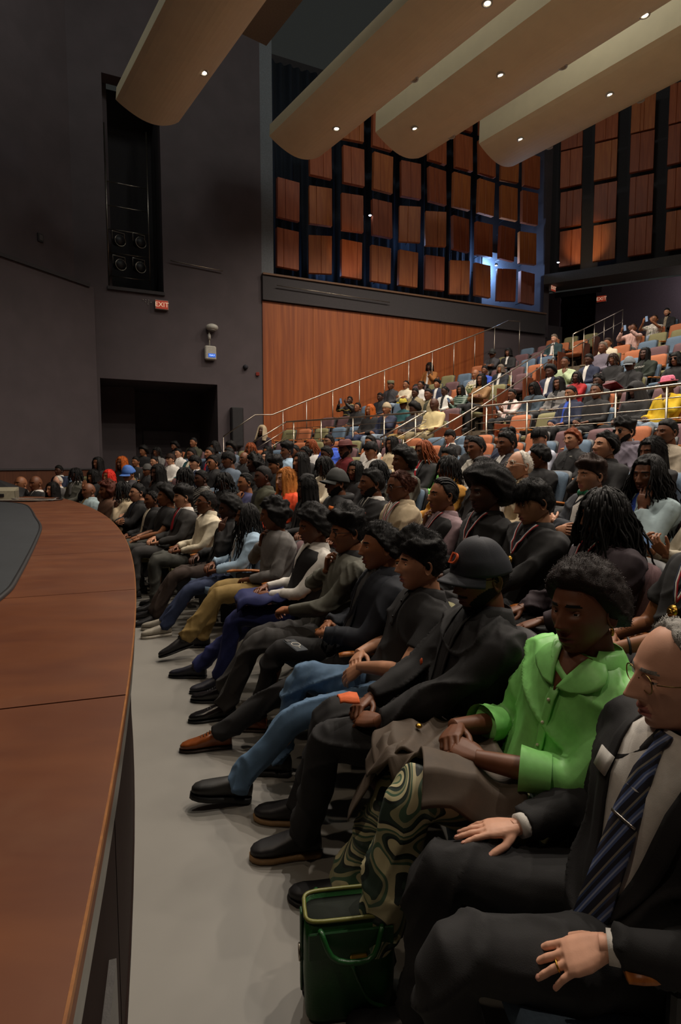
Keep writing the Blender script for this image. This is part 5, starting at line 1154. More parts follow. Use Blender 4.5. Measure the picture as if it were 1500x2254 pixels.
ME_foot = mk('under_frame', rbox((0, -.02, .30), (.42, .26, .05), .01, tube([(0, -.06, 0.01), (0, -.06, .3)], .03, 8)), M_blk, mesh_only=True, smooth=False)
ME_end = mk('end_panel', rbox((.285, -.06, .38), (.03, .42, .72), .006), wood('end_wood', '5c2c16', '74391c', (3, 3, 1), .5), mesh_only=True, smooth=False)
ORD = lambda n: '%d%s' % (n, 'th' if 10 <= n % 100 <= 20 else {1: 'st', 2: 'nd', 3: 'rd'}.get(n % 10, 'th'))

for (x, y, k, face, c, lab, endp) in CHAIRS:
    R, fl = row_geo(k)
    t = thing('auditorium_seat', lab, 'seat', (x, y, fl), face, 'seats of the lower rows' if k < 10 else 'seats of the upper rows')
    link('backrest', ME_back[c], t); link('back_shell', ME_shell, t); link('seat_cushion', ME_cush[c], t)
    link('armrest', ME_arm[-1], t); link('armrest', ME_arm[1], t); link('arm_support', ME_sup[-1], t); link('arm_support', ME_sup[1], t)
    link('under_frame', ME_foot, t)
    if endp: 
        e = link('end_panel', ME_end, t)
        if endp < 0: e.location.x = -.57

# ------------------------------------------------------------------ people
HEX = dict(black='212021', navyblack='20232b', charcoal='353332', greygreen='5c5b52', grey='6e6b69', green='8ad476', lightblue='9db6cc', white='d2cdc6', cream='cfc4ac', tan='8c7444',
    beige='a8977c', brown='5a3f30', denim='8fa0a4', greyviolet='6c6470', plumblack='33282e', mauve='8a7378', orange='d8481f', olive='3a3a2c', indigo='3a3a5c', plaid='26241f',
    darkgrey='38363a', navy='242a40', knit='b0a794', knitbeige='9a8e7c', blue='2f4fb4', mustard='b07c2c', lightgrey='9c968c', maroon='6a2226', teal='2c5a5e', bluegrey='566270', pink='d08a90',
    pinkwhite='c9aaa4', whiteblue='b9bccb', creamlace='c7b594', blackprint='262420', khaki='8e8062', creamyellow='cbb98a', stripegreen='2a4238', caramel='96602f', whitefloral='b4ae9c', camel='8a6844',
    darkteal='24393c', mint='a9b892', sage='8b9478', denimdark='3a4650', redbright='a02226', cap='2a3040', navyblue='1e2452', jean='55708c', greyjean='8290a0', navyjean='2a3450', olivegrey='3d3d38',
    darkbrown='3a2e28', blackgreen='20271f', blacklogo='1a1a1a', taupe='8a7c68', yellow='c9a61c', pinkpale='d2aaa0', swirl='888060', pinkred='a8403c', red='a01c28', silver='b8b4ac', skin='')
SKIN = dict(A='4a2b1d', B='6a4029', C='8c5a3c', D='b58264', E='d09c82')
HAIR = dict(black='0d0a09', brown='2c1a10', brownblack='1c100d', grey='8a8680', white='cfc8bc', auburn='4a2012', redbrown='4a2416', blond='b06c2c', red='d02a1c', orange='b0561a', rust='7a3a18', greybrown='6f6256', beige='a8957a', greyknit='4b4a48', pink='d8708a')
def cloth(c):
    if c == 'swirl': return swirl_mat()
    if c == 'plaid': return bands('plaid_cloth', [(0, '1d1b1c'), (.8, '8a8478')], 9, (0, .6, .4))
    if c == 'stripegreen': return bands('striped_green', [(0, '1f3a30'), (.7, '8ea08e')], 6, (0, 1.57, 0))
    if c == 'pinkwhite': return bands('pink_panels', [(0, 'c9aaa4'), (.6, 'd6d0c8')], 3, (0, .5, 0), 2)
    if c == 'pink': return bands('pink_white', [(0, 'd07880'), (.5, 'd8d0cc')], 3, (0, .8, 0), 3)
    if c == 'whitefloral': return bands('floral', [(0, 'c4beb0'), (.6, '56644a'), (.8, 'b8a0a0')], 5, (.4, .5, 0), 9, 3)
    if c == 'blackprint': return bands('print_black', [(0, '1d1b1c'), (.85, 'a08c4a')], 2.2, (0, 1.57, 0), 6, 2)
    sat = c in ('green',)
    jean = c in ('jean', 'greyjean', 'navyjean', 'denim', 'denimdark')
    return mat('cloth_' + c, HEX.get(c, '444444'), .42 if sat else .8, noise=.16 if jean else .08, nscale=14 if jean else 40, bump=.12 if sat else .35, bscale=500, bdist=.0015, spec=.35)
def skin_m(c): return mat('skin_' + c, SKIN[c], .5, noise=.08, nscale=25, bump=.12, bscale=260, bdist=.001, spec=.4)
def lip_m(c): return mat('lip_' + c, dict(A='4a2420', B='63332b', C='80443a', D='a4625a', E='b8746a')[c], .45, noise=.05, bump=.05)
def hair_m(c): return mat('hair_' + c, HAIR[c], .62, noise=.35, nscale=150, bump=.6, bscale=420, bdist=.004, spec=.22)
M_eye = mat('eye_white', 'd6cec4', .2, noise=.02, bump=0)
M_iris = mat('iris', '140c08', .15, noise=.02, bump=0)
M_nail = mat('nail', 'c08a78', .3, noise=.02, bump=0)
M_gold = mat('gold', 'b08a3c', .3, 1., bump=0)
M_glass_rim = mat('rim_black', '141214', .3, bump=0); M_wire = mat('rim_wire', '8a7448', .3, 1., bump=0)
M_lens_dark = mat('lens_dark', '0c0c0e', .08, bump=0, noise=0)
def lens_clear():
    if 'lens' in _M: return _M['lens']
    m, nt, b = _new('lens_clear'); b.inputs['Base Color'].default_value = (.9, .95, .92, 1); b.inputs['Roughness'].default_value = .03
    b.inputs['Transmission Weight'].default_value = 1; b.inputs['IOR'].default_value = 1.05
    b.inputs['Alpha'].default_value = .25
    _M['lens'] = m; return m

LODP = [dict(vx=.009, nu=76, nv=84, hu=96, hv=64, locks=110, fs=8, sm=7), dict(vx=.0135, nu=52, nv=56, hu=64, hv=44, locks=70, fs=6, sm=4),
        dict(vx=.019, nu=36, nv=38, hu=40, hv=28, locks=44, fs=5, sm=3), dict(vx=.025, nu=26, nv=28, hu=28, hv=20, locks=30, fs=4, sm=2)]

def sm(a, b, x):
    t = np.clip((x - a) / (b - a), 0, 1); return t * t * (3 - 2 * t)

def skull(x, y, z):
    """unit direction -> bare head surface (no features). y is forward"""
    X = .077 * np.sign(x) * np.abs(x) ** .92 * (1 - .26 * sm(.05, -1, z))
    Y = np.where(y > 0, .094 * y, .104 * y * (1 - .52 * sm(0, -.9, z))) + .020 * sm(-.25, -1, z)
    Z = np.where(z > 0, .116 * z, .122 * z)
    return np.stack([X, Y, Z], -1)

_HC = {}
def head_geo(nu, nv, nk=1.):
    if (nu, nv, nk) in _HC: return _HC[(nu, nv, nk)]
    tau = np.arange(nu) * 2 * math.pi / nu - math.pi; d = tau - .5 * np.sin(tau)
    el = np.linspace(-math.pi / 2, math.pi / 2, nv + 1)[1:-1]
    E, Dd = np.meshgrid(el, d, indexing='ij')
    x, y, z = np.cos(E) * np.sin(Dd), np.cos(E) * np.cos(Dd), np.sin(E)
    P = skull(x, y, z); X, Y, Z = P[..., 0], P[..., 1].copy(), P[..., 2]
    fr = sm(.0, .45, y); aX = np.abs(X)
    g = lambda a, b, sx, sz: np.exp(-((aX - a) / sx) ** 2 - ((Z - b) / sz) ** 2)
    ramp = np.clip((.020 - Z) / .054, 0, 1); fall = sm(-.046, -.036, Z)
    nose = .025 * nk * ramp * fall * np.exp(-(X / (.009 + .006 * ramp)) ** 2)
    f = nose + .009 * g(.013, -.036, .008, .009) - .012 * g(.031, .004, .018, .012) + .005 * g(.026, .025, .024, .008)
    f += .010 * g(0, -.063, .021, .006) + .010 * g(0, -.077, .019, .007) - .006 * g(0, -.0695, .021, .003)
    f += .009 * g(0, -.106, .021, .014) - .004 * g(0, -.091, .017, .006) + .005 * g(.045, -.018, .02, .02)
    Y += f * fr
    V = np.stack([X, Y, Z], -1).reshape(-1, 3)
    n = len(el); F = gridF(n, nu)
    a = n * nu; j = np.arange(nu)
    V = np.vstack([V, [0, .02, -.122], [0, 0, .116]])
    caps = [np.stack([np.full(nu, a), (j + 1) % nu, j], -1), np.stack([np.full(nu, a + 1), (n - 1) * nu + j, (n - 1) * nu + (j + 1) % nu], -1)]
    c = V[F].mean(1); cx, cy, cz = np.abs(c[:, 0]), c[:, 1], c[:, 2]
    front = cy > .05
    lips = front & (cx < .025 - .25 * np.abs(cz + .0695)) & (cz < -.0575) & (cz > -.0835)
    brow = front & (np.abs(cx - .031) < .020) & (np.abs(cz - (.026 - .12 * np.abs(cx - .03))) < .0037)
    beard = (cy > -.03) & (((cx > .028) & (cz < -.078 + (cx - .028) * 1.25)) | (cz < -.090)) & (cx < .076)
    beard |= front & (cz < -.050) & (cz > -.0575) & (cx < .030)
    _HC[(nu, nv, nk)] = (V, F, caps, lips, brow, beard)
    return _HC[(nu, nv, nk)]

def ear_geo(s, fs):
    n = 14; g = G(); R = []
    for i, (r, dx) in enumerate(((.45, .0), (.9, .004), (1.0, .010), (.93, .0145), (.75, .012), (.4, .006), (.08, .005))):
        R.append([(s * (.071 + dx + .008 * (math.sin(q) * -.1 + (-.9 * math.cos(q)) * .5)), -.012 + .0185 * r * math.cos(q) * (1 if math.sin(q) > -.2 else .8), -.006 + .033 * r * math.sin(q)) for q in (np.arange(n) * 2 * math.pi / n)])
    R = np.array(R)
    if s < 0: R = R[:, ::-1]
    return loft(R, True, 0, g)

# ---- hair -----------------------------------------------------------------
def hairline(d, style):
    """lowest elevation (rad) that carries hair at angle d from the front"""
    f = {'fringe': 14, 'bob': 20, 'thin': 66, 'curlytop': 24, 'braids_t': 44, 'bun': 40, 'ponytail': 40, 'dreads_s': 20, 'dreads_l': 14}.get(style, 33)
    xs = np.radians([0, 35, 62, 80, 95, 120, 180]); 
    ys = [f, f - 1, max(f - 10, 12), 6, -8, -22, -34]
    if style == 'thin': ys = [66, 62, 40, 8, -6, -20, -32]
    return np.interp(np.abs(d), xs, np.radians(ys))

def shell_geo(nu, nv, thick, hl, lump=0., lf=90, seed=0, soft=.16, elmin=-1.25, inside=.012):
    tau = np.arange(nu) * 2 * math.pi / nu - math.pi
    el = np.linspace(elmin, math.pi / 2, nv + 1)[:-1]
    E, D = np.meshgrid(el, tau, indexing='ij')
    x, y, z = np.cos(E) * np.sin(D), np.cos(E) * np.cos(D), np.sin(E)
    P = skull(x, y, z); U = np.stack([x, y, z], -1)
    w = sm(-soft * .4, soft, E - hl(D))
    T = thick(D, E)
    if lump:
        q = P.reshape(-1, 3)
        nn = (snoise(q, lf, seed) * .6 + (1 - 2 * np.abs(snoise(q, lf * .7, seed + 5))) * .5 + .35 * snoise(q, lf * 2.3, seed + 9)).reshape(E.shape)
        T = T * np.clip(1 + lump * nn, .4, 1.9)
    P = P + U * (T * w - inside * (1 - w))[..., None]
    n = len(el)
    V = np.vstack([P.reshape(-1, 3), [0, 0, .116 + float(thick(np.zeros(1), np.full(1, 1.57))[0])], [0, -.02, -.09]])
    a = n * nu; j = np.arange(nu)
    g = G(); g.add(V, [gridF(n, nu), np.stack([np.full(nu, a), (n - 1) * nu + j, (n - 1) * nu + (j + 1) % nu], -1), np.stack([np.full(nu, a + 1), (j + 1) % nu, j], -1)])
    return g

def locks_geo(n, length, rad, seed, az0, az1, k, elhi=1.35, front_len=None, back=0.):
    r = np.random.RandomState(seed); g = G()
    for i in range(n):
        d = r.uniform(az0, az1) * r.choice((-1, 1)); e = r.uniform(.25, elhi)
        P = []
        L = length * r.uniform(.8, 1.1)
        if front_len is not None and abs(d) < .9: L = front_len * r.uniform(.8, 1.1)
        off = .010 + rad * 1.2
        s = 0; ee = e; last = None
        while s < L:
            if ee > -.05:
                x, y, z = math.cos(ee) * math.sin(d), math.cos(ee) * math.cos(d), math.sin(ee)
                p = skull(np.array(x), np.array(y), np.array(z)) + np.array([x, y, z]) * off
                ee -= .22; 
            else:
                p = last + np.array([math.sin(d) * .004 + r.normal() * .0075, math.cos(d) * .003 + r.normal() * .0075 - back, -.026])
            if last is not None: s += np.linalg.norm(p - last)
            last = p; P.append(p)
        if len(P) < 3: continue
        P = np.array(P); tube(P, np.linspace(rad, rad * .75, len(P)), k, g)
    return g

def curtain_geo(zend, T, seed, nu=44, nv=20, d0=.75, wave=.006, flare=.012):
    """long hair falling from the crown round sides and back, a closed thick sheet"""
    ds = np.linspace(d0, 2 * math.pi - d0, nu); O = []
    for d in ds:
        P = []
        for t in np.linspace(0, 1, nv):
            ee = 1.2 - 2.3 * t
            if ee > -.1:
                x, y, z = math.cos(ee) * math.sin(d), math.cos(ee) * math.cos(d), math.sin(ee); q = skull(np.array(x), np.array(y), np.array(z)) + np.array([x, y, z]) * T
                base = q
            else:
                f = (-.1 - ee) / 1.0
                q = base + np.array([math.sin(d) * flare * f, math.cos(d) * flare * f - .01 * f, (zend - base[2]) * f])
            P.append(q)
        O.append(P)
    O = np.array(O)
    O[..., 0] += (np.sin(ds * 17 + seed) * wave)[:, None] * np.linspace(0, 1, nv); O[..., 1] += (np.cos(ds * 23 + seed) * wave)[:, None] * np.linspace(0, 1, nv)
    c = np.array([0, 0, 0.]); I = O.copy(); I[..., :2] *= .8
    R = np.concatenate([O, I[:, ::-1]], 1)
    return loft(R)

def hair_geo(style, L, seed):
    p = LODP[L]; hu, hv = p['hu'], p['hv']
    hl = lambda d: hairline(d, style)
    const = lambda v: (lambda D, E: np.full_like(E, v))
    top = lambda side, up: (lambda D, E: side + (up - side) * sm(.3, .9, E))
    g = G(); fk = max(4, p['fs'] - 2)
    if style == 'bald': return None
    if style == 'thin': return shell_geo(hu, hv, const(.007), hl, .3, 150, seed)
    if style == 'short': return shell_geo(hu, hv, top(.008, .016), hl, .35, 110, seed)
    if style == 'fade': return shell_geo(hu, hv, top(.005, .013), hl, .2, 150, seed)
    if style == 'flattop': return shell_geo(hu, hv, top(.006, .06), hl, .12, 90, seed)
    if style == 'fringe':
        g = shell_geo(hu, hv, lambda D, E: .011 + .010 * sm(.3, .9, E) + .003 * np.cos(D), hl, .2, 110, seed, .1)
        r = np.random.RandomState(seed)
        for i in range(p['locks']):
            d = r.uniform(-1.15, 1.15); P = []
            for ee in np.linspace(1.1, .22 + r.uniform(-.06, .1), 6):
                x, y, z = math.cos(ee) * math.sin(d), math.cos(ee) * math.cos(d), math.sin(ee); P.append(skull(np.array(x), np.array(y), np.array(z)) + np.array([x, y, z]) * .017); d += .03
            tube(P, [.005, .0065, .006, .0055, .004, .002], 4, g)
        return g
    if style == 'curlytop':
        g = shell_geo(hu, hv, lambda D, E: .008 + .030 * sm(.25, .8, E) + .012 * sm(.2, .7, E) * np.clip(np.cos(D), 0, 1), hl, .32, 95, seed, .1); return curls(g, p, .008, seed, .35)
    if style == 'curly_s': return curls(shell_geo(hu, hv, const(.020), hl, .5, 100, seed), p, .010, seed, .2)
    if style == 'curly_l': return curls(shell_geo(hu, hv, lambda D, E: .045 * (1 - .25 * np.clip(np.cos(D), 0, 1)), lambda d: hairline(d, '') - .35 * (np.abs(d) > 1.2), .45, 70, seed, .12), p, .014, seed, .0, 1.6)
    if style == 'afro': return shell_geo(hu, hv, const(.048), hl, .22, 120, seed, .12)
    if style == 'afro_s': return shell_geo(hu, hv, lambda D, E: .040 * (1 - .3 * np.clip(np.cos(D), 0, 1) * (1 - sm(.5, 1.2, E))), lambda d: hairline(d, '') + .05, .10, 200, seed, .12)
    if style == 'afro_b': return curls(shell_geo(hu, hv, const(.080), hl, .10, 90, seed, .12), p, .010, seed, .1, 1.6)
    if style in ('bun', 'ponytail', 'braids_t'):
        g = shell_geo(hu, hv, const(.007), hl, .5, 130, seed)
        if style == 'bun': ellips((0, -.112, .03), (.036, .034, .036), 12, 8, g)
        if style == 'ponytail': tube(spline([(0, -.08, .09), (0, -.13, .11), (0, -.16, .03), (.01, -.15, -.1), (.0, -.13, -.2)], 12), [.016, .03, .034, .034, .034, .032, .03, .028, .026, .022, .016, .008], 9, g)
        if style == 'braids_t':
            for i in range(9):
                d = -.95 + i * .24
                P = [skull(np.array(math.cos(e) * math.sin(d)), np.array(math.cos(e) * math.cos(d)), np.array(math.sin(e))) * 1.06 for e in np.linspace(.85, 2.6, 9)] if False else None
            for i in range(8):
                x0 = -.055 + i * .0157
                P = []
                for q in np.linspace(.95, 2.9, 10):
                    y, z = math.cos(q), math.sin(q); xx = x0 / .077 * (.9 if q < 1.2 else 1); s = math.sqrt(max(.02, 1 - min(.95, xx * xx))); P.append(skull(np.array(xx), np.array(y * s), np.array(z * s)) + np.array([0, y, z]) * .010)
                tube(P, .0075, fk, g)
        return g
    if style in ('dreads_s', 'dreads_l', 'braids_s', 'braids_l', 'dreads_t'):
        ln = dict(dreads_s=.22, dreads_l=.42, braids_s=.20, braids_l=.50, dreads_t=.30)[style]
        g = shell_geo(hu, hv, const(.014), hl, .5, 120, seed)
        rad = .0058 if 'dread' in style else .0048
        n = int(p['locks'] * 1.4) * (2 if 'braid' in style and L < 2 else 1)
        if L >= 2: rad *= 1.5
        fl = .13 if style == 'dreads_s' else (.24 if style == 'dreads_l' else None)
        g.join(locks_geo(n, ln, rad, seed, .25 if fl else .75, 3.14 if style != 'dreads_t' else 3.14, fk, front_len=fl, back=.006 if style == 'dreads_t' else 0))
        return g
    if style == 'bob':
        g = shell_geo(hu, hv, const(.016), hl, .2, 110, seed); return g.join(curtain_geo(-.10, .020, seed, d0=.7))
    if style == 'long':
        g = shell_geo(hu, hv, const(.013), hl, .2, 110, seed); return g.join(curtain_geo(-.27, .018, seed, d0=.72))
    return shell_geo(hu, hv, const(.012), hl, .3, 110, seed)

def fuzz(g, n, ln, w, seed, flow=0., zmin=-.3, out=1.06):
    """tufts and strands standing on (flow 0) or combed along (flow 1) the hair"""
    V = np.concatenate([v for v in g.v]); rs = np.random.RandomState(seed + 11)
    c = V[(np.linalg.norm(V / np.array([.077, .1, .118]), axis=1) > out) & (V[:, 2] > zmin)]
    if len(c) < 8: return g
    c = c[rs.randint(len(c), size=n)] + rs.normal(size=(n, 3)) * .004
    nn = c / np.array([.077, .1, .118]) ** 1.0; nn[c[:, 2] < 0, 2] *= .3; nn /= np.linalg.norm(nn, axis=1, keepdims=True)
    dn_ = np.array([0, -.35, -1.]) - nn * (nn @ np.array([0, -.35, -1.]))[:, None]; dn_ /= np.linalg.norm(dn_, axis=1, keepdims=True) + 1e-6
    d = nn * (1 - flow * .92) + dn_ * flow + rs.normal(size=(n, 3)) * (.45 - .3 * flow); d /= np.linalg.norm(d, axis=1, keepdims=True)
    a = np.cross(d, rs.normal(size=(n, 3))); a /= np.linalg.norm(a, axis=1, keepdims=True); b = np.cross(d, a)
    l = ln * rs.uniform(.5, 1.2, (n, 1)); c = c - nn * .003
    P = np.stack([c + a * w, c - a * w * .5 + b * w * .87, c - a * w * .5 - b * w * .87, c + d * l], 1).reshape(-1, 3); i = np.arange(n) * 4
    g.add(P, np.concatenate([np.stack([i, i + 1, i + 3], 1), np.stack([i + 1, i + 2, i + 3], 1), np.stack([i + 2, i, i + 3], 1)])); return g

def hair_full(style, L, seed):
    g = hair_geo(style, L, seed)
    if g is None: return None
    n = (3600, 1500, 600, 260)[L]; k = (1, 1.3, 1.8, 2.4)[L]
    if style.startswith('afro'): return fuzz(g, int(n * 2), .005 if style == 'afro_s' else .009, .0011 * k, seed, .15)
    if style in ('curlytop', 'curly_s', 'curly_l'): return fuzz(g, int(n * 1.7), .009, .0010 * k, seed, .45)
    if style in ('fade', 'thin'): return fuzz(g, n, .006, .0014 * k, seed, .4)
    if style == 'flattop': return fuzz(g, n, .012, .0015 * k, seed)
    if style in ('short', 'fringe'): return fuzz(g, int(n * 1.7), .016 if style == 'fringe' else .012, .0009 * k, seed, .93)
    if style in ('bob', 'long', 'ponytail', 'bun'): return fuzz(g, n, .05 if style in ('bob', 'long') else .03, .0016 * k, seed, .97)
    if 'dread' in style or 'braid' in style: return fuzz(g, n // 2, .008, .0015 * k, seed, .4)
    return g

def curls(g, p, r, seed, elmin, mult=1.):
    """small curl lumps scattered over the shell"""
    if p['vx'] < .018: return g
    V = g.v[0]; rs = np.random.RandomState(seed + 3)
    c = V[(V[:, 2] > (.116 * math.sin(elmin)))]
    nrm = np.linalg.norm(c / np.array([.077, .1, .116]), axis=1); c = c[nrm > 1.12]
    if len(c) == 0: return g
    n = int(p['locks'] * 1.5 * mult); r *= .62
    for i in rs.choice(len(c), min(n, len(c)), replace=False):
        q = c[i] + rs.normal(size=3) * .004; a = rs.uniform(.6, 1.2) * r
        ellips(q, (a, a * .8, a * 1.1), 6, 4, g, 0, Rz(rs.uniform(0, 3)) @ Rx(rs.uniform(0, 3)))
    return g

def cap_geo(kind, L):
    p = LODP[L]; hu, hv = p['hu'], p['hv']
    g = shell_geo(hu, hv, lambda D, E: .018 + .012 * sm(.6, 1.3, E) + .008 * np.clip(np.cos(D), 0, 1) * sm(.2, .6, E), lambda d: np.full_like(d, .16) - .1 * (1 - np.cos(d)) / 2, 0, soft=.05)
    b = G()
    n, m = 16, 8; F = []
    for i in range(n):
        a = -1.25 + 2.5 * i / (n - 1)
        for j in range(m):
            t = j / (m - 1); r = .088 + (.078 * math.cos(a * .9) ** .6) * t
            F.append((math.sin(a) * (.086 + .012 * t), math.cos(a) * r + .005, .036 - .018 * t - .022 * (math.sin(a) ** 2) * (.4 + t)))
    F = np.array(F); V = np.vstack([F, F - (0, 0, .005)]); f = gridF(n, m, False); k = n * m
    idx = np.arange(k).reshape(n, m); lp = np.concatenate([idx[0], idx[1:, -1], idx[-1, -2::-1], idx[-2:0:-1, 0]]); nx = np.roll(lp, -1)
    b.add(V, [f[:, ::-1], f + k, np.stack([lp, nx, nx + k, lp + k], -1)])
    return g, b

def brim_hat(L, crown_h, brim, flat=True, droop=.0, r0=.085):
    n = 28; q = np.arange(n) * 2 * math.pi / n
    def rg(r, z, s=1.22): return [(r * math.cos(a), r * s * math.sin(a) - .004, z + droop * (math.cos(2 * a) * .02)) for a in q]
    R = [rg(r0 - .01, .045), rg(r0 + brim, .04 + .012, 1.12), rg(r0 + brim + .003, .048 + .012, 1.12), rg(r0 + .006, .058), rg(r0 + .004, .07), rg(r0 - .006, .05 + crown_h * .8), rg(r0 - .022, .05 + crown_h), rg(r0 - .06, .05 + crown_h * .94)]
    return loft(np.array(R))

def hijab_geo(L, T=.02, zend=-.24):
    g = shell_geo(LODP[L]['hu'], LODP[L]['hv'], lambda D, E: np.full_like(E, T), lambda d: np.interp(np.abs(d), [0, .5, .8, 1.0, 3.14], [.55, .4, 0, -1.0, -1.2]), .12, 60, 3, .12)
    return g.join(curtain_geo(zend, T + .004, 2, d0=.62, flare=.05))

# ---- hands ----------------------------------------------------------------
def hand_geo(W, f, b, side, curl=.3, spread=.06, k=8, thumb=.5, nails=False):
    """W wrist, f finger direction, b back-of-hand normal; side +1 right, -1 left"""
    W = np.asarray(W, float); f = nz(f); b = np.asarray(b, float); b = nz(b - f * (b @ f)); s = np.cross(b, f) * side
    g = G()
    if np.isscalar(curl): curl = (curl,) * 4
    wid = [.024, .031, .039, .041, .037]; ds = [0, .022, .05, .078, .094]; th = [.018, .0175, .0165, .014, .011]
    R = []
    n = 12; q = np.arange(n) * 2 * math.pi / n
    for w, d, t in zip(wid, ds, th):
        c = W + f * d + s * (.002 if d < .03 else 0.) - b * (.10 * d * .3)
        R.append([c + s * w * np.sign(math.cos(a)) * abs(math.cos(a)) ** .75 + b * t * np.sign(math.sin(a)) * abs(math.sin(a)) ** .9 for a in q])
    loft(np.array(R), True, 0, g)
    nl = []
    for i, (x, y, L_) in enumerate(((.029, .090, .073), (.0095, .096, .081), (-.0105, .092, .075), (-.029, .083, .058))):
        base = W + f * y + s * x - b * .003
        a = spread * (1.5 - i); d = nz(f * math.cos(a) + s * math.sin(a)); cu = curl[i]
        P = [base - d * .02, base]; ang = 0; p = base; dirs = []
        for seg, (fr, amp) in enumerate(((.46, 70), (.30, 85), (.24, 45))):
            ang += math.radians(amp * cu); dd = nz(d * math.cos(ang) - b * math.sin(ang))
            P.append(p + dd * L_ * fr * .5); p = p + dd * L_ * fr; P.append(p)
        r0 = .0092 if i < 3 else .008
        rr = [r0, r0 * 1.05, r0 * .93, r0 * .98, r0 * .86, r0 * .9, r0 * .8, r0 * .68]
        tube(P, rr, k, g, round_end=True, ref=b)
        if nails:
            up = nz(np.cross(np.cross(dd, b), dd)); nl.append((P[-1] - dd * .004 + up * r0 * .52, dd, up, r0))
    base = W + f * .022 + s * .020 - b * .006
    td = nz(f * .62 + s * (.35 + .5 * thumb) - b * (.25 + .3 * (1 - thumb))); t2 = nz(f * .85 + s * (.15 + .25 * thumb) - b * .3)
    P = [base - td * .008, base + td * .02, base + td * .042, base + td * .042 + t2 * .017, base + td * .042 + t2 * .033, base + td * .042 + t2 * .048]
    tube(P, [.013, .0135, .0108, .011, .0105, .0085], k, g, round_end=True, ref=b)
    if nails:
        up = nz(b * .8 + s * .4); nl.append((P[-1] + up * .006, t2, up, .010))
    return g, nl

def ik(S, W, l1, l2, hint):
    S = np.asarray(S, float); W = np.asarray(W, float); d = W - S; D = np.linalg.norm(d); 
    if D > (l1 + l2) * .995: W = S + d / D * (l1 + l2) * .995; d = W - S; D = np.linalg.norm(d)
    a = (l1 * l1 - l2 * l2 + D * D) / (2 * D); h = math.sqrt(max(0, l1 * l1 - a * a)); u = d / D
    n = np.asarray(hint, float) - S; n = nz(n - u * (n @ u))
    return S + u * a + n * h, W

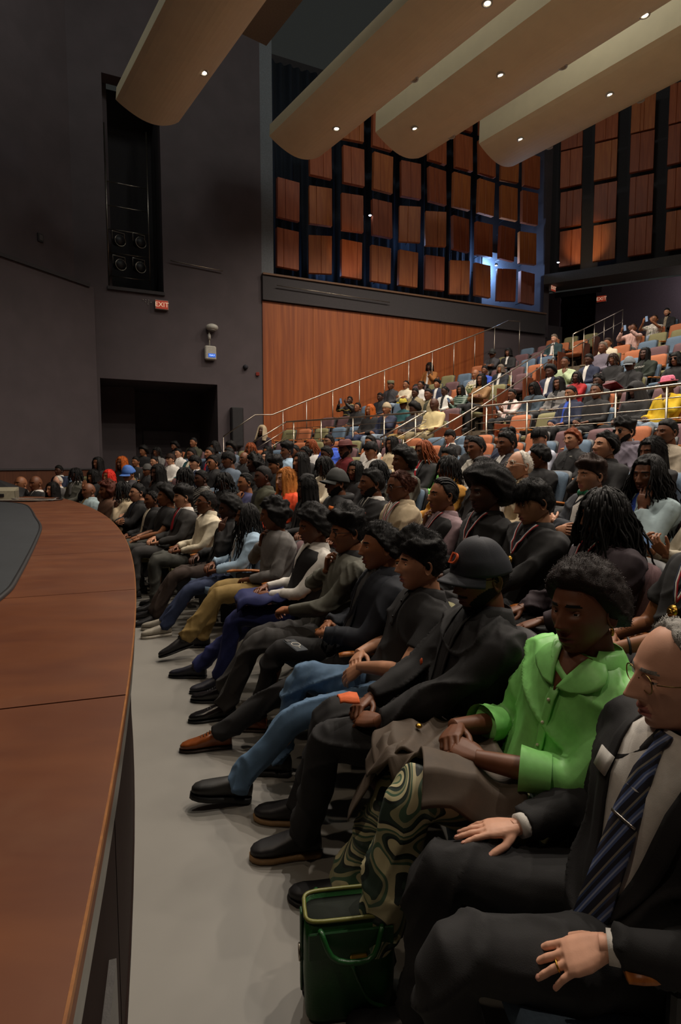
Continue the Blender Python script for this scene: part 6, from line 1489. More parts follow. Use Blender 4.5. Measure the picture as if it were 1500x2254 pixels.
UP = (0, .2, 1)
def P_(LW, Lf, Lb, Lc, RW, Rf, Rb, Rc, **k): return dict(L=(LW, Lf, Lb, Lc), R=(RW, Rf, Rb, Rc), **k)
def mir(h): return ((-h[0][0],) + tuple(h[0][1:]), (-h[1][0],) + tuple(h[1][1:]), (-h[2][0],) + tuple(h[2][1:]), h[3])
LAPL = ((-.12, .21, .63), (.75, .62, -.1), (.05, .2, 1), .42); LAPR = ((.12, .23, .65), (-.78, .6, -.1), (0, .2, 1), .38)
KNL = ((-.13, .25, .635), (.02, .95, -.25), (0, .3, 1), .14)
CHL = ((-.06, .02, .905), (.12, -.12, 1), (-.35, .9, .1), .62)
CKL = ((-.10, .005, .92), (.05, -.25, 1), (-.8, .6, .2), .25)
POSES = dict(
    lap=dict(L=LAPL, R=LAPR), knees=dict(L=KNL, R=mir(KNL)), rest=dict(L=((-.25, .16, .66), (0, 1, -.1), (0, .1, 1), .2), R=((.25, .16, .66), (0, 1, -.1), (0, .1, 1), .2)),
    cross=dict(L=((.05, .14, .80), (.95, -.1, .15), (0, 1, .3), .2), R=((-.05, .18, .755), (-.95, -.15, .1), (0, 1, .3), .2), eh=((-.3, .1, .6), (.3, .1, .6))),
    chin=dict(L=CHL, R=LAPR, eh=((-.24, .3, .55), None)), chinR=dict(L=LAPL, R=mir(CHL), eh=(None, (.24, .3, .55))),
    cheek=dict(L=CKL, R=LAPR, eh=((-.26, .3, .55), None)),
    phone=dict(L=((-.075, .27, .74), (.25, .6, .75), (-.45, .75, -.3), .5), R=((.075, .27, .74), (-.25, .6, .75), (.45, .75, -.3), .5)),
    film=dict(L=((-.12, .25, 1.02), (.2, .1, 1), (-.3, .9, 0), .45), R=((.12, .25, 1.02), (-.2, .1, 1), (.3, .9, 0), .45), eh=((-.4, .1, .7), (.4, .1, .7))),
    pray=dict(L=((-.016, .10, .90), (.0, -.15, 1), (-1, .0, 0), .04), R=((.016, .10, .90), (.0, -.15, 1), (1, 0, 0), .04), eh=((-.3, .1, .55), (.3, .1, .55))),
    F1=dict(L=((-.215, .135, .645), (.10, .9, -.42), (-.25, .4, .88), (.12, .10, .12, .2)), R=((.165, .235, .645), (-.02, .98, -.10), (.05, .12, 1), (.10, .08, .1, .16)), feet=((-.16, .40, .09), (.13, .50, .09)), lean=14, tw=26, sp=.09),
    F2=dict(L=((-.115, .235, .715), (.62, .72, .15), (-.25, .2, .9), (.35, .4, .5, .55)), R=((.055, .285, .735), (-.9, .42, .0), (.0, .45, .9), (.5, .55, .6, .65)), feet=((-.19, .56, .20), (.16, .66, .09)), fp=(20, 0), eh=((-.27, -.05, .55), (.3, 0, .55)), lean=14, tw=30),
    F3=dict(L=((-.145, .285, .615), (.55, .8, -.1), (-.2, .3, .9), .5), R=((.03, .30, .64), (-.75, .6, -.1), (.1, .4, .9), .55), feet=((-.0, .57, .09), (.2, .6, .09)), lean=18, tw=14),
    F4=dict(L=((-.10, .15, .655), (.35, .75, -.55), (-.5, .5, .6), .3), R=((.09, .15, .66), (-.9, .35, -.1), (.1, .5, .85), .35), feet=((-.11, .755, .105), (.14, .58, .09)), fp=(-9, 0), lean=20, eh=((-.34, -.05, .7), (.32, 0, .6))),
    F5=dict(L=((-.05, .18, .66), (.9, .3, .0), (.0, .5, .85), .3), R=((.09, .16, .68), (-.9, .3, .0), (0, .5, .85), .3), feet=((.0, .785, .09), (.2, .60, .09)), lean=19),
    F6=dict(L=((-.05, .26, .665), (.75, .6, -.1), (0, .4, .9), .6), R=((.03, .02, .895), (-.15, -.05, 1), (.35, .9, .1), .85), feet=((-.05, .66, .09), (.2, .70, .09)), eh=((-.3, 0, .5), (.16, .4, .6)), lean=17),
    F7=dict(L=((-.10, .235, .66), (.8, .55, .0), (0, .3, .95), .35), R=((.10, .25, .67), (-.8, .55, 0), (0, .3, .95), .35), feet=((-.12, .58, .09), (.14, .775, .09)), lean=16),
    F8=dict(L=LAPL, R=((.06, .09, .90), (-.1, -.12, 1), (.5, .8, .1), .55), feet=((-.17, .74, .17), (.1, .62, .09)), fp=(14, 0), eh=(None, (.15, .4, .55)), lean=6),
    F9=dict(L=LAPL, R=LAPR, feet=((-.1, .72, .09), (.12, .74, .09)), lean=17),
    F10=dict(L=((-.11, .01, .92), (.02, -.2, 1), (-.8, .6, .2), (.15, .3, .5, .6)), R=LAPR, feet=((-.1, .66, .09), (.12, .7, .09)), eh=((-.22, .28, .55), None), lean=16),
    R1A=dict(L=((-.08, .28, .66), (.6, .75, -.1), (-.1, .2, 1), .3), R=LAPR, lean=16, eh=((-.33, -.05, .6), None)),
    R1C=dict(L=((-.16, .27, .62), (-.05, .9, -.35), (0, .3, .95), .2), R=LAPR, lean=16, tw=20, eh=((-.36, 0, .6), None)),
)

TR = [(-.10, .162, .112), (.02, .172, .122), (.18, .168, .124), (.38, .154, .117), (.58, .172, .126), (.75, .196, .124), (.87, .192, .102), (.95, .140, .080), (1.0, .085, .066), (1.05, .064, .062)]
TLEN = .522
class Torso:
    def __init__(s, lean, girth, tw=0.):
        s.L = math.radians(lean); s.P = np.array([0, 0, .50]); s.up = np.array([0, -math.sin(s.L), math.cos(s.L)]); s.g = girth
        s.sx = Rz(tw) @ np.array([1., 0, 0]); s.fw = np.cross(s.up, s.sx); s.fw /= np.linalg.norm(s.fw); s.sx = np.cross(s.fw, s.up)
    def row(s, t, inf=0.):
        T = [a[0] for a in TR]; hw = np.interp(t, T, [a[1] for a in TR]); hd = np.interp(t, T, [a[2] for a in TR])
        k = 1 + (s.g - 1) * (1 if t < .75 else .4)
        return hw * (1 + (k - 1) * .8) + inf, hd * k + inf
    def center(s, t):
        # slight slouch curve
        return s.P + s.up * (t * TLEN) + s.fw * (-.018 * math.sin(math.pi * min(1, max(0, t))) + .02 * max(0, t - .7))
    def ring(s, t, n, inf=0.):
        hw, hd = s.row(t, inf); c = s.center(t); a = np.arange(n) * 2 * math.pi / n
        x = hw * np.sign(np.cos(a)) * np.abs(np.cos(a)) ** .86; y = hd * np.sign(np.sin(a)) * np.abs(np.sin(a)) ** .9
        return c + np.outer(x, s.sx) + np.outer(y, s.fw)
    def geo(s, t0, t1, inf, n=24, m=12, g=None):
        return loft(np.array([s.ring(t, n, inf if t < .93 else inf * .6) for t in np.linspace(t0, t1, m)]), True, 0, g)
    def front(s, x, t, off):
        hw, hd = s.row(t); c = s.center(t); q = min(.995, abs(x) / (hw + .012))
        return c + s.sx * x + s.fw * (hd * (1 - q ** 2.2) ** .5 + off)

def strip(T, rows, off, th=.004, m=5):
    """patch on the chest: rows of (t, x_left, x_right)"""
    A = np.array([[T.front(a + (b - a) * i / (m - 1), t, off) for i in range(m)] for t, a, b in rows]); n = len(rows)
    B = A - T.fw * th
    k = n * m; V = np.vstack([A.reshape(-1, 3), B.reshape(-1, 3)]); f = gridF(n, m, False)
    idx = np.arange(k).reshape(n, m); lp = np.concatenate([idx[0], idx[1:, -1], idx[-1, -2::-1], idx[-2:0:-1, 0]]); nx = np.roll(lp, -1)
    g = G(); g.add(V, [f, f[:, ::-1] + k, np.stack([nx, lp, lp + k, nx + k], -1)]); return g

def lerp_rows(ts, fa, fb, n=12):
    return [(t, fa(t), fb(t)) for t in np.linspace(ts[0], ts[1], n)]

def collar_geo(T, h=.032, spread=.024, gap=.35, point=.045, r=.066):
    c = T.center(1.005); n = 26; A, B = [], []
    for a in np.linspace(gap, 2 * math.pi - gap, n):   # from front left round the back
        e = np.array([math.sin(a), math.cos(a)]); fr = max(0, math.cos(a))
        hi = c + T.sx * (e[0] * (r - .006)) + T.fw * (e[1] * (r - .004)) + T.up * (h - .020 * fr)
        lo = c + T.sx * (e[0] * (r + spread)) + T.fw * (e[1] * (r + spread) + .010 * fr) + T.up * (-.012 - point * fr ** 3)
        A.append(hi); B.append(lo)
    A = np.array(A); B = np.array(B); mid = (A + B) / 2 + (A - B) * .12
    R = np.stack([B, mid + np.array([0, 0, .004]), A, A - (0, 0, .008), B - (0, 0, .006)], 1)
    return loft(R)

def ring_collar(T, r, rad, t=1.0):
    c = T.center(t); P = [c + T.sx * (math.sin(a) * r) + T.fw * math.cos(a) * r * 1.0 + T.up * (-.02 * max(0, math.cos(a))) for a in np.linspace(0, 2 * math.pi, 25)]
    return tube(P, rad, 7, caps=False)

def shoe_geo(style, L):
    n = {0: 16, 1: 12}.get(L, 8); ys = np.array([-.075, -.066, -.03, .02, .07, .12, .165, .195, .208]); 
    w = np.array([.022, .034, .038, .036, .041, .046, .042, .028, .010]); h = np.array([.05, .075, .088, .088, .066, .046, .036, .028, .018])
    if style in ('sneaker', 'whitesneak'): h = h * np.array([1, 1, 1, 1, 1.1, 1.25, 1.3, 1.3, 1.3]); base = .028
    elif style == 'clog': base = .024; w = w * 1.08
    else: base = .016; w = w * .95
    R = []
    q = np.arange(n) * 2 * math.pi / n
    for y, a, b in zip(ys, w, h): R.append([(a * np.sign(math.cos(t)) * abs(math.cos(t)) ** .7, y, base + b * .5 + b * .5 * np.sign(math.sin(t)) * abs(math.sin(t)) ** .7) for t in q])
    up = loft(np.array(R))
    so = loft(np.array([[(a * 1.08 * np.sign(math.cos(t)) * abs(math.cos(t)) ** .5, y * 1.02, base * .5 + base * .5 * np.sign(math.sin(t)) * abs(math.sin(t)) ** .3) for t in q] for y, a in zip(ys, w)]))
    up.join(tube([(0, -.005, .06), (0, -.008, .11)], [(.036, .04), (.036, .045)], max(8, n)))
    return up, so
SHOE = dict(black=('171517', '0f0e0f'), brown=('7a3f1c', '2a1a10'), blackdress=('121113', '0c0c0c'), clog=('1a181a', '8a6a44'), sneaker=('1e1d1b', '141414'), whitesneak=('9a9284', 'b4ac9e'), navyblack=('171722', '101014'))
_SH = {}
def shoe_me(style, L):
    if (style, L) not in _SH:
        u, s = shoe_geo(style, L); c = SHOE[style]
        gl = .22 if style in ('brown', 'blackdress') else .5
        _SH[(style, L)] = (mk('shoe', u, mat('shoe_' + style, c[0], gl, bump=.1), mesh_only=True), mk('sole', s, mat('sole_' + style, c[1], .6), mesh_only=True))
    return _SH[(style, L)]

def glasses_geo(kind):
    fr, ln = G(), G(); r = .0215 if kind != 'sun' else .024
    for s in (-1, 1):
        P = [(s * .033 + r * 1.1 * np.sign(math.cos(a)) * abs(math.cos(a)) ** .8, .092 - .10 * abs(.033 + s * r * math.cos(a) * s) * .35, .0 + r * .86 * np.sign(math.sin(a)) * abs(math.sin(a)) ** .8) for a in np.linspace(0, 2 * math.pi, 19)]
        tube(P, .0022 if kind != 'wire' else .0014, 5, fr, caps=False)
        c = np.mean(P[:-1], 0); V = np.vstack([P[:-1], c]); V2 = V - (0, .0015, 0); j = np.arange(18)
        ln.add(np.vstack([V, V2]), [np.stack([np.full(18, 18), (j + 1) % 18, j], -1), np.stack([np.full(18, 37), 19 + j, 19 + (j + 1) % 18], -1)])
        tube([(s * .057, .082, .006), (s * .074, .06, .008), (s * .081, .0, .006), (s * .079, -.018, -.006)], .002 if kind != 'wire' else .0014, 5, fr)
    tube([(-.010, .094, .004), (0, .097, .007), (.010, .094, .004)], .002, 5, fr)
    return fr, ln

def folds(V, N, amp, seed, f=1.):
    cr = lambda d, k, w, q: (1 - np.abs(np.sin(V @ (nz(d) * k * f) + w * snoise(V, 9 * f, seed + q)))) ** 2.2
    a = snoise(V, 7 * f, seed); m = sm(-.5, .7, a)
    d = 1.5 * cr([.7, .5, 1.], 21, 2.6, 1) * m + 1.4 * cr([-.8, .5, .7], 25, 2.4, 2) * (1 - m) + .7 * cr([.2, 1, .3], 44, 3., 3) * sm(0, .8, snoise(V, 10, seed + 6))
    return V + N * (amp * np.maximum(d - .34 + .2 * a, -.35))[:, None]

PEOPLE_ROOT = []
def lean_off(l): return math.sin(math.radians(l)) * TLEN - .046
def make_person(rec):
    (px, py, k, sc, face, s, skin, hair, hcol, top, tcol, pose, yaw, pitch, ex, label) = rec
    seed = len(PEOPLE_ROOT) * 13 + 7; rs = np.random.RandomState(seed)
    L = 0 if s > 330 else 1 if s > 185 else 2 if s > 105 else 3
    lp = LODP[L]; po = POSES[pose]
    R_, fl = row_geo(k)
    fwd = np.array([-math.sin(face), math.cos(face)])
    lean = po.get('lean', 16); tw = math.radians(po.get('tw', rs.uniform(4, 16)))
    hy = lean_off(lean) * sc
    root = thing('person', label, 'person', (px + fwd[0] * hy, py + fwd[1] * hy, fl), face, None, sc)
    root['group'] = 'audience in the lower rows' if k < 10 else 'audience in the upper rows'
    PEOPLE_ROOT.append(root)
    girth = ex.get('girth', 1 + rs.uniform(-.04, .12))
    T = Torso(lean, girth, tw)
    sk = skin_m(skin)
    # head placement
    Nk = T.center(1.0); Hc = Nk + np.array([0, .040, .134])
    HM = Rz(math.radians(yaw)) @ Rx(math.radians(pitch)) @ Ry(math.radians(ex.get('roll', rs.uniform(-4, 4))))
    HM = HM * 1.07
    body = G()
    V, F, caps, lips, brow, beard = head_geo(lp['nu'], lp['nv'], 1.35 if pose == 'F1' else float(rs.choice((.85, 1., 1.12))))
    mi = np.zeros(len(F), int); mi[lips] = 1; mi[brow] = 2
    if 'beard' in ex: mi[beard] = 2
    hd = G(); hd.add(V, [F], mi); hd.add(np.zeros((0, 3)), [])
    hd.f += [(c, 0) for c in caps]
    for sd in (-1, 1):
        hd.join(ear_geo(sd, 1))
        if L < 3:
            hd2 = ellips((sd * .031, .0685, .003), (.0125, .0125, .0115), 14, 10); Vv = hd2.v[0]
            Fm = []
            for Fq, m_ in hd2.f:
                c = Vv[Fq].mean(1) - np.array([sd * .031, .0685, .003]); Fm.append((Fq, np.where(np.hypot(c[:, 0] + .002, c[:, 2]) < .0050, np.where(c[:, 1] > 0, 4, 3), 3)))
            hd2.f = Fm; hd.join(hd2)
            lid = ellips((sd * .031, .0675, .0055), (.0155, .0142, .0115), 14, 8); keep = []
            Vv = lid.v[0]
            for Fq, m_ in lid.f:
                c = Vv[Fq].mean(1); keep.append((Fq[c[:, 2] > .0068], 0))
            lid.f = keep; hd.join(lid)
    body.join(hd, HM, Hc)
    neck_r = .054 if hair not in ('long', 'bob', 'bun', 'ponytail', 'braids_l') else .047
    nb = Hc + HM @ np.array([0, -.022, -.05]); tube([T.center(.9), T.center(1.0) + (0, .004, .0), (T.center(1.03) + nb) / 2, nb], [neck_r * 1.35, neck_r * 1.12, neck_r, neck_r * .98], 16, body)
    T.geo(-.08, .98, -.014, 14, 8, body)
    # arms
    arms = {}
    eh = po.get('eh', (None, None))
    for i, (sd, key) in enumerate(((-1, 'L'), (1, 'R'))):
        W, f, b, cu = po[key]
        W = np.array(W) + (rs.uniform(-.012, .012, 3) if s < 330 else 0)
        S = T.center(.85) + T.sx * (sd * (.170 + .03 * (girth - 1))) + np.array([0, 0, .004]); hint = eh[i] if eh[i] is not None else (sd * .36, -.08, .52)
        E, W = ik(S, W, .285, .25, hint)
        arms[key] = (S, E, W, nz(f), np.array(b, float), cu)
        tube(spline([S, (S + E) / 2, E, (E + W) / 2 + (E - W) * .12, W, W + nz(W - E) * .02], 12), np.interp(np.linspace(0, 5, 12), range(6), np.array([.05, .043, .036, .037, .026, .025]) * (1 if top in ('tee', 'polo', 'blouse') else .82)), 10, body)
    # legs
    legs = {}
    fy = .30 if k == 10 else .42
    ft = po.get('feet', ((-.12, fy + rs.uniform(-.06, .08), .09), (.12, fy + rs.uniform(-.06, .08), .09)))
    for sd, key, A in ((-1, 'L', ft[0]), (1, 'R', ft[1])):
        Hp = np.array([sd * .088, .0, .505]); Kn, A = ik(Hp, A, .455, .44, (sd * .14, .6, 1.1))
        legs[key] = (Hp, Kn, A)
        tube(spline([Hp, (Hp + Kn) / 2, Kn, Kn * .62 + A * .38 - (0, .012, 0), A], 11), np.interp(np.linspace(0, 4, 11), range(5), [.078, .066, .05, .05, .033]), 10, body)
    parts_mats = [sk, lip_m(skin), hair_m(hcol if hcol in ('grey', 'white', 'black', 'brown') else 'black'), M_eye, M_iris, M_nail]
    pend = {'n': 0}
    def finish_body():
        mk('body', body, parts_mats, root)
    hands = []
    for sd, key in ((-1, 'L'), (1, 'R')):
        S, E, W, f, b, cu = arms[key]
        hg, nl = hand_geo(W, f, b, sd, cu, po.get('sp', .05), lp['fs'], nails=L == 0)
        hands.append((hg, nl))
    if s > 330:
        cnt = {'left': 2}
        for hg, nl in hands:
            def cb(V, N, F, nl=nl):
                body.add(V, F, 0)
                for c, d, u, r in nl:
                    sde = np.cross(u, d); M = np.stack([sde, d, u], 1); ellips(c, (r * .62, r * .8, r * .22), 8, 6, body, 5, M)
                cnt['left'] -= 1
                if not cnt['left']: finish_body()
            queue(hg, .0032, 3, cb)
    else:
        for hg, nl in hands: body.join(hg)
        finish_body()

    def garment(name, g, mt, fold, vx=None, smi=None, ff=1.):
        def cb(V, N, F, name=name):
            if fold: V = folds(V, N, fold, seed, ff)
            q = G(); q.add(V, F); mk(name, q, mt, root)
        queue(g, vx or lp['vx'], lp['sm'] if smi is None else smi, cb)
    fa = (.0120, .010, .008, .006)[L]
    # ---- upper garment
    longs = top not in ('tee', 'polo'); infl = dict(suit=.016, jacket=.019, hoodie=.021, sweater=.013, blouse=.016, vest=.010).get(top, .010)
    def sleeves(g, extra):
        for key in ('L', 'R'):
            S, E, W, f, b, cu = arms[key]; sd = -1 if key == 'L' else 1
            In = S + np.array([-sd * .07, 0, -.01])
            if longs:
                e = .0 if top != 'blouse' else .115
                We = W + nz(E - W) * (.012 + e)
                P = spline([In, S, (S + E) / 2, E, (E + We) / 2, We], 16); r = np.interp(np.linspace(0, 5, 16), range(6), np.array([.062, .060, .051, .047, .043, .034]) + extra)
                if top == 'blouse': r[-3:] = [.052, .05, .052]
            else:
                We = S * .32 + E * .68; P = spline([In, S, (S + We) / 2, We], 10); r = np.interp(np.linspace(0, 3, 10), range(4), np.array([.062, .060, .056, .056]) + extra * .8)
            tube(P, r, 14, g)
        return g
    pname = dict(tee='t_shirt', polo='polo_shirt', shirt='shirt', sweater='sweater', hoodie='hoodie', jacket='jacket', suit='suit_jacket', blouse='blouse', vest='shirt')[top]
    main = cloth(ex['sleeve']) if top == 'vest' else cloth(tcol)
    g = T.geo(-.10 if top in ('jacket', 'suit', 'hoodie') else -.05, 1.0, infl, 26, 14); sleeves(g, infl - .008)
    garment(pname, g, main, fa * (1.25 if top in ('blouse', 'jacket', 'hoodie') else 1.))
    offs = infl + .004
    inner = cloth(ex.get('inner', 'white'))
    if top == 'suit':
        shirt = cloth('white'); w0 = .098 if pose == 'F1' else .046; tb = .08 if pose == 'F1' else .42
        sh = lerp_rows((1.0, tb), lambda t: -w0 * ((t - tb) / (1 - tb)) ** (.55 if pose == 'F1' else .9) - .004, lambda t: w0 * ((t - tb) / (1 - tb)) ** (.55 if pose == 'F1' else .9) + .004, 14)
        o = mk('dress_shirt', strip(T, sh, offs + .001), shirt, root); mk('shirt_collar', collar_geo(T), shirt, o)
        tm = bands('tie_navystripe', [(0, '20222e'), (.3, '4c5c86'), (.42, '8f98b0'), (.5, '4c5c86'), (.62, '20222e'), (.8, '33415f'), (.9, '7a7468')], 7.5, (0, .32, 0)) if ex.get('tie') == 'navystripe' else cloth(ex.get('tie', 'black'))
        te = tb + .02 if pose != 'F1' else -.02; tw = 1.25 if pose == 'F1' else 1.
        tie = mk('necktie', strip(T, [(.985, -.016, .016), (.955, -.019, .019), (.93, -.013, .013), (.8, -.020 * tw, .020 * tw), (.6, -.028 * tw, .028 * tw), (te + .06, -.036 * tw, .036 * tw), (te, -.004, .004)], offs + .008, .005), tm, root)
        if pose == 'F1':
            mk('tie_bar', strip(T, [(.585, -.034, .034), (.572, -.034, .034)], offs + .014, .003), mat('silver_bar', 'b0aca4', .3, 1., bump=0), tie)
        for sd in (-1, 1):
            lr = lerp_rows((.99, tb), lambda t: sd * (w0 * ((t - tb) / (1 - tb)) ** (.55 if pose == 'F1' else .9) - .002), lambda t: sd * (w0 * ((t - tb) / (1 - tb)) ** (.55 if pose == 'F1' else .9) + .008 + .034 * math.sin(math.pi * (t - tb) / (1 - tb)) ** .7), 14)
            lr = [(t, min(a, b), max(a, b)) for t, a, b in lr]
            mk('lapel', strip(T, lr, offs + .006, .006), main, root)
        if 'pocket' in ex:
            mk('pocket_square', strip(T, [(.75, -.115, -.075), (.70, -.12, -.07)], offs + .012, .004), bands('kente', [(0, 'b8401c'), (.4, '201810'), (.7, 'c88c3c')], 12, (0, 1.57, 0)), root)
    elif top == 'jacket':
        ir = lerp_rows((.995, .06), lambda t: -.030 - .014 * t, lambda t: .030 + .014 * t, 12)
        o = mk('inner_shirt', strip(T, ir, offs + .001), inner, root)
        mk('jacket_collar', collar_geo(T, .040, .030, .5, .05, .074), main, root)
        if ex.get('inner') in ('white', 'cream', 'black', 'navyblack') and L < 3: mk('inner_collar', ring_collar(T, .068, .009), inner, o)
        if L == 0 or (L < 2 and tcol in ('black', 'navyblack')):
            for sd in (-1, 1): mk('front_edge', strip(T, [(t, sd * (.030 + .014 * t) - .006, sd * (.030 + .014 * t) + .006) for t in np.linspace(.97, .06, 10)], offs + .005, .005), main, root)
    elif top in ('shirt', 'polo', 'blouse'):
        big = top == 'blouse'
        co = mk('collar', collar_geo(T, .036 if big else .03, .034 if big else .026, .75 if big else .3, .02 if big else .05, .074 if big else .07), main, root)
        if big:
            mk('neckline', strip(T, lerp_rows((1.0, .76), lambda t: -.052 * (t - .76) / .24 - .002, lambda t: .052 * (t - .76) / .24 + .002, 8), offs + .002), sk, root)
            for sd in (-1, 1):
                rows = [(1.0, sd * .05, sd * .088), (.965, sd * .042, sd * .112), (.92, sd * .034, sd * .125), (.87, sd * .024, sd * .122), (.83, sd * .016, sd * .098), (.80, sd * .010, sd * .060), (.785, sd * .008, sd * .03)]
                mk('collar_flap', strip(T, [(t, min(p, q_), max(p, q_)) for t, p, q_ in rows], offs + .011, .005, 7), main, co)
        pk = mk('placket', strip(T, [(t, -.015, .015) for t in np.linspace(.93 if top != 'blouse' else .78, .0 if top != 'polo' else .6, 12)], offs + .001, .004), main, root)
        if L < 2 or top == 'blouse':
            for t in ((.84, .68, .52, .36, .2) if top != 'blouse' else (.7, .56, .42, .28, .14))[:5 if top != 'polo' else 2]:
                mk('button', ellips(T.front(0, t, offs + .004), (.0055, .0055, .0055), 8, 6), cloth('cream') if tcol in ('white', 'green', 'creamlace') else M_blk, pk)
        if big:
            for sd in (-1, 1):
                S, E, W, f, b, cu = arms['L' if sd < 0 else 'R']; a = W + nz(E - W) * .105
                mk('cuff', tube([a + nz(E - W) * .085, a + nz(E - W) * .04, a], [(.060, .054), (.064, .058), (.070, .064)], 20, caps=False), main, root)
    elif top == 'tee': mk('neck_band', ring_collar(T, .078, .006, .97), main, root)
    elif top == 'sweater':
        if tcol in ('cream', 'knit', 'mustard'): mk('roll_neck', loft(np.array([[T.center(t) + T.sx * (math.sin(a) * r) + T.fw * math.cos(a) * r for a in np.arange(18) * 2 * math.pi / 18] for t, r in ((.97, .085), (1.02, .07), (1.09, .066), (1.10, .058), (1.0, .056))]), False), main, root)
        else: mk('neck_band', ring_collar(T, .075, .009, .985), main, root)
        if ex.get('collar'): mk('polo_collar', collar_geo(T), cloth(ex['collar']), root)
    elif top == 'hoodie':
        mk('hood', loft(np.array([[T.center(1.0) + T.sx * (math.sin(a) * r) + T.fw * (math.cos(a) * r - .02) + T.up * (z + .03 * -math.cos(a)) for a in np.arange(20) * 2 * math.pi / 20] for r, z in ((.10, -.03), (.115, .0), (.105, .04), (.082, .045), (.07, .01))]), False), main, root)
    elif top == 'vest':
        g = T.geo(-.06, .94, infl + .016, 26, 12)
        vx = (T.center(.9) , )
        garment('waistcoat', g, cloth(tcol), fa * .5)
        o = mk('shirt_front', strip(T, lerp_rows((1.0, .6), lambda t: -.05 * (t - .6) / .4 - .003, lambda t: .05 * (t - .6) / .4 + .003, 10), infl + .022), main, root)
        mk('shirt_collar', collar_geo(T), main, o)
    if 'bow' in ex:
        c = T.front(0, .965, .035); g = G()
        for sd in (-1, 1): loft(np.array([[c + T.sx * (sd * x) + T.fw * (w * .5 * math.cos(a)) + T.up * (w * math.sin(a)) for a in np.arange(10) * .6283] for x, w in ((.004, .008), (.02, .016), (.045, .026), (.052, .022))])[:, ::sd], True, 0, g)
        ellips(c + T.fw * .004, (.009, .010, .013), 8, 6, g); mk('bow_tie', g, mat('bow_' + ex['bow'], '2c6b66' if ex['bow'] == 'teal' else '1f7a58', .5), root)
        if top == 'jacket':
            mk('shirt_collar', collar_geo(T), inner, root)
    if 'lan' in ex:
        lm = bands('ribbon_tricolour', [(0, '9a2a2c'), (.34, 'c8c2bc'), (.66, '27305e')], .0, (0, 0, 0)) if False else None
        y0 = .62 if ex['lan'] == 'medal' else .58
        for ci, (cl, off) in enumerate((('red', -.0075), ('white', 0), ('navy', .0075))):
            g = G()
            for sd in (-1, 1): g.join(strip(T, [(t, sd * (.062 * ((t - y0) / (1 - y0)) ** .9) + off - .0038, sd * (.062 * ((t - y0) / (1 - y0)) ** .9) + off + .0038) for t in np.linspace(1.0, y0, 10)], infl + .020, .002, 2))
            o = mk('medal_ribbon', g, cloth(cl), root) if ci == 0 else mk('ribbon_stripe', g, cloth(cl), o) if False else mk('medal_ribbon', g, cloth(cl), root)
        c = T.front(0, y0 - .075, infl + .02); g = tube([c - T.fw * .003, c + T.fw * .003], .026, 20)
        md = mk('medal', g, M_gold, root); g = G()
        for a in np.arange(5) * 1.2566: tube([c + T.fw * .004, c + T.fw * .005 + T.sx * (math.sin(a) * .017) + T.up * math.cos(a) * .017], [.004, .0015], 5, g)
        mk('medal_star', g, M_gold, md); mk('medal_clip', tube([c + T.up * .026, c + T.up * .05], .004, 6), M_steel, md)
    if 'badge' in ex: mk('badge', strip(T, [(.80, -.12, -.05), (.72, -.13, -.06)], infl + .012, .005), emit('badge_orange', 'd8702c', .0), root)
    # ---- lower garment
    pc = ex.get('pants', 'black')
    if pc != 'skin':
        g = G(); ellips((0, -.005, .50), (.168 * (1 + (girth - 1) * .7), .135, .095), 18, 12, g)
        T.geo(-.05, .16, .006, 22, 4, g)
        for key in ('L', 'R'):
            Hp, Kn, A = legs[key]; A2 = A + (0, 0, .0); sd = -1 if key == 'L' else 1
            base = np.array([.094, .084, .067, .062, .056]) + (.008 if pc in ('tan', 'swirl', 'khaki') else 0) + (.006 if pose in ('F1', 'F3') else 0)
            if pc == 'swirl': base[3:] += .004
            P = spline([Hp + (-sd * .02, -.04, .0), Hp, (Hp + Kn) / 2, Kn, Kn * .55 + A2 * .45, A2 + (0, 0, -.015)], 18); r = np.interp(np.linspace(0, 5, 18), range(6), np.r_[.075, base])
            tube(P, r, 16, g)
        garment('trousers', g, cloth(pc), fa * 1.1, lp['vx'] * 1.08)
    else:
        g = G(); ellips((0, .02, .50), (.175, .16, .10), 18, 12, g)
        for key in ('L', 'R'):
            Hp, Kn, A = legs[key]; tube([Hp, Hp * .35 + Kn * .65], [.1, .085], 14, g)
        garment('skirt', g, cloth(tcol), fa)
    # ---- shoes
    st = ex.get('shoe', 'black'); u, so = shoe_me(st, L)
    for i, (sd, key) in enumerate(((-1, 'L'), (1, 'R'))):
        Hp, Kn, A = legs[key]; o = link('shoe', u, root); dz = A[2] - .09
        o.location = (A[0], A[1], dz); pt = po.get('fp', (0, 0))[i]
        o.rotation_euler = (math.radians(-pt) * -1 if False else math.radians(-pt), 0, -sd * math.radians(9 if L == 0 else 12))
        link('sole', so, o)
        if L == 0 and st in ('brown', 'sneaker', 'blackdress'):
            g = G()
            for j in range(5): tube([(-.018, .045 + j * .016, .095 - j * .009), (0, .048 + j * .016, .1 - j * .009), (.018, .045 + j * .016, .095 - j * .009)], .0025, 5, g)
            mk('laces', g, M_blk if st != 'brown' else cloth('darkbrown'), o)
    # ---- hair + headwear + eyewear
    HB = Matrix(HM.tolist()).to_4x4(); HB.translation = Vector(Hc)
    def onhead(o): o.matrix_local = HB; return o
    capk = ex.get('cap')
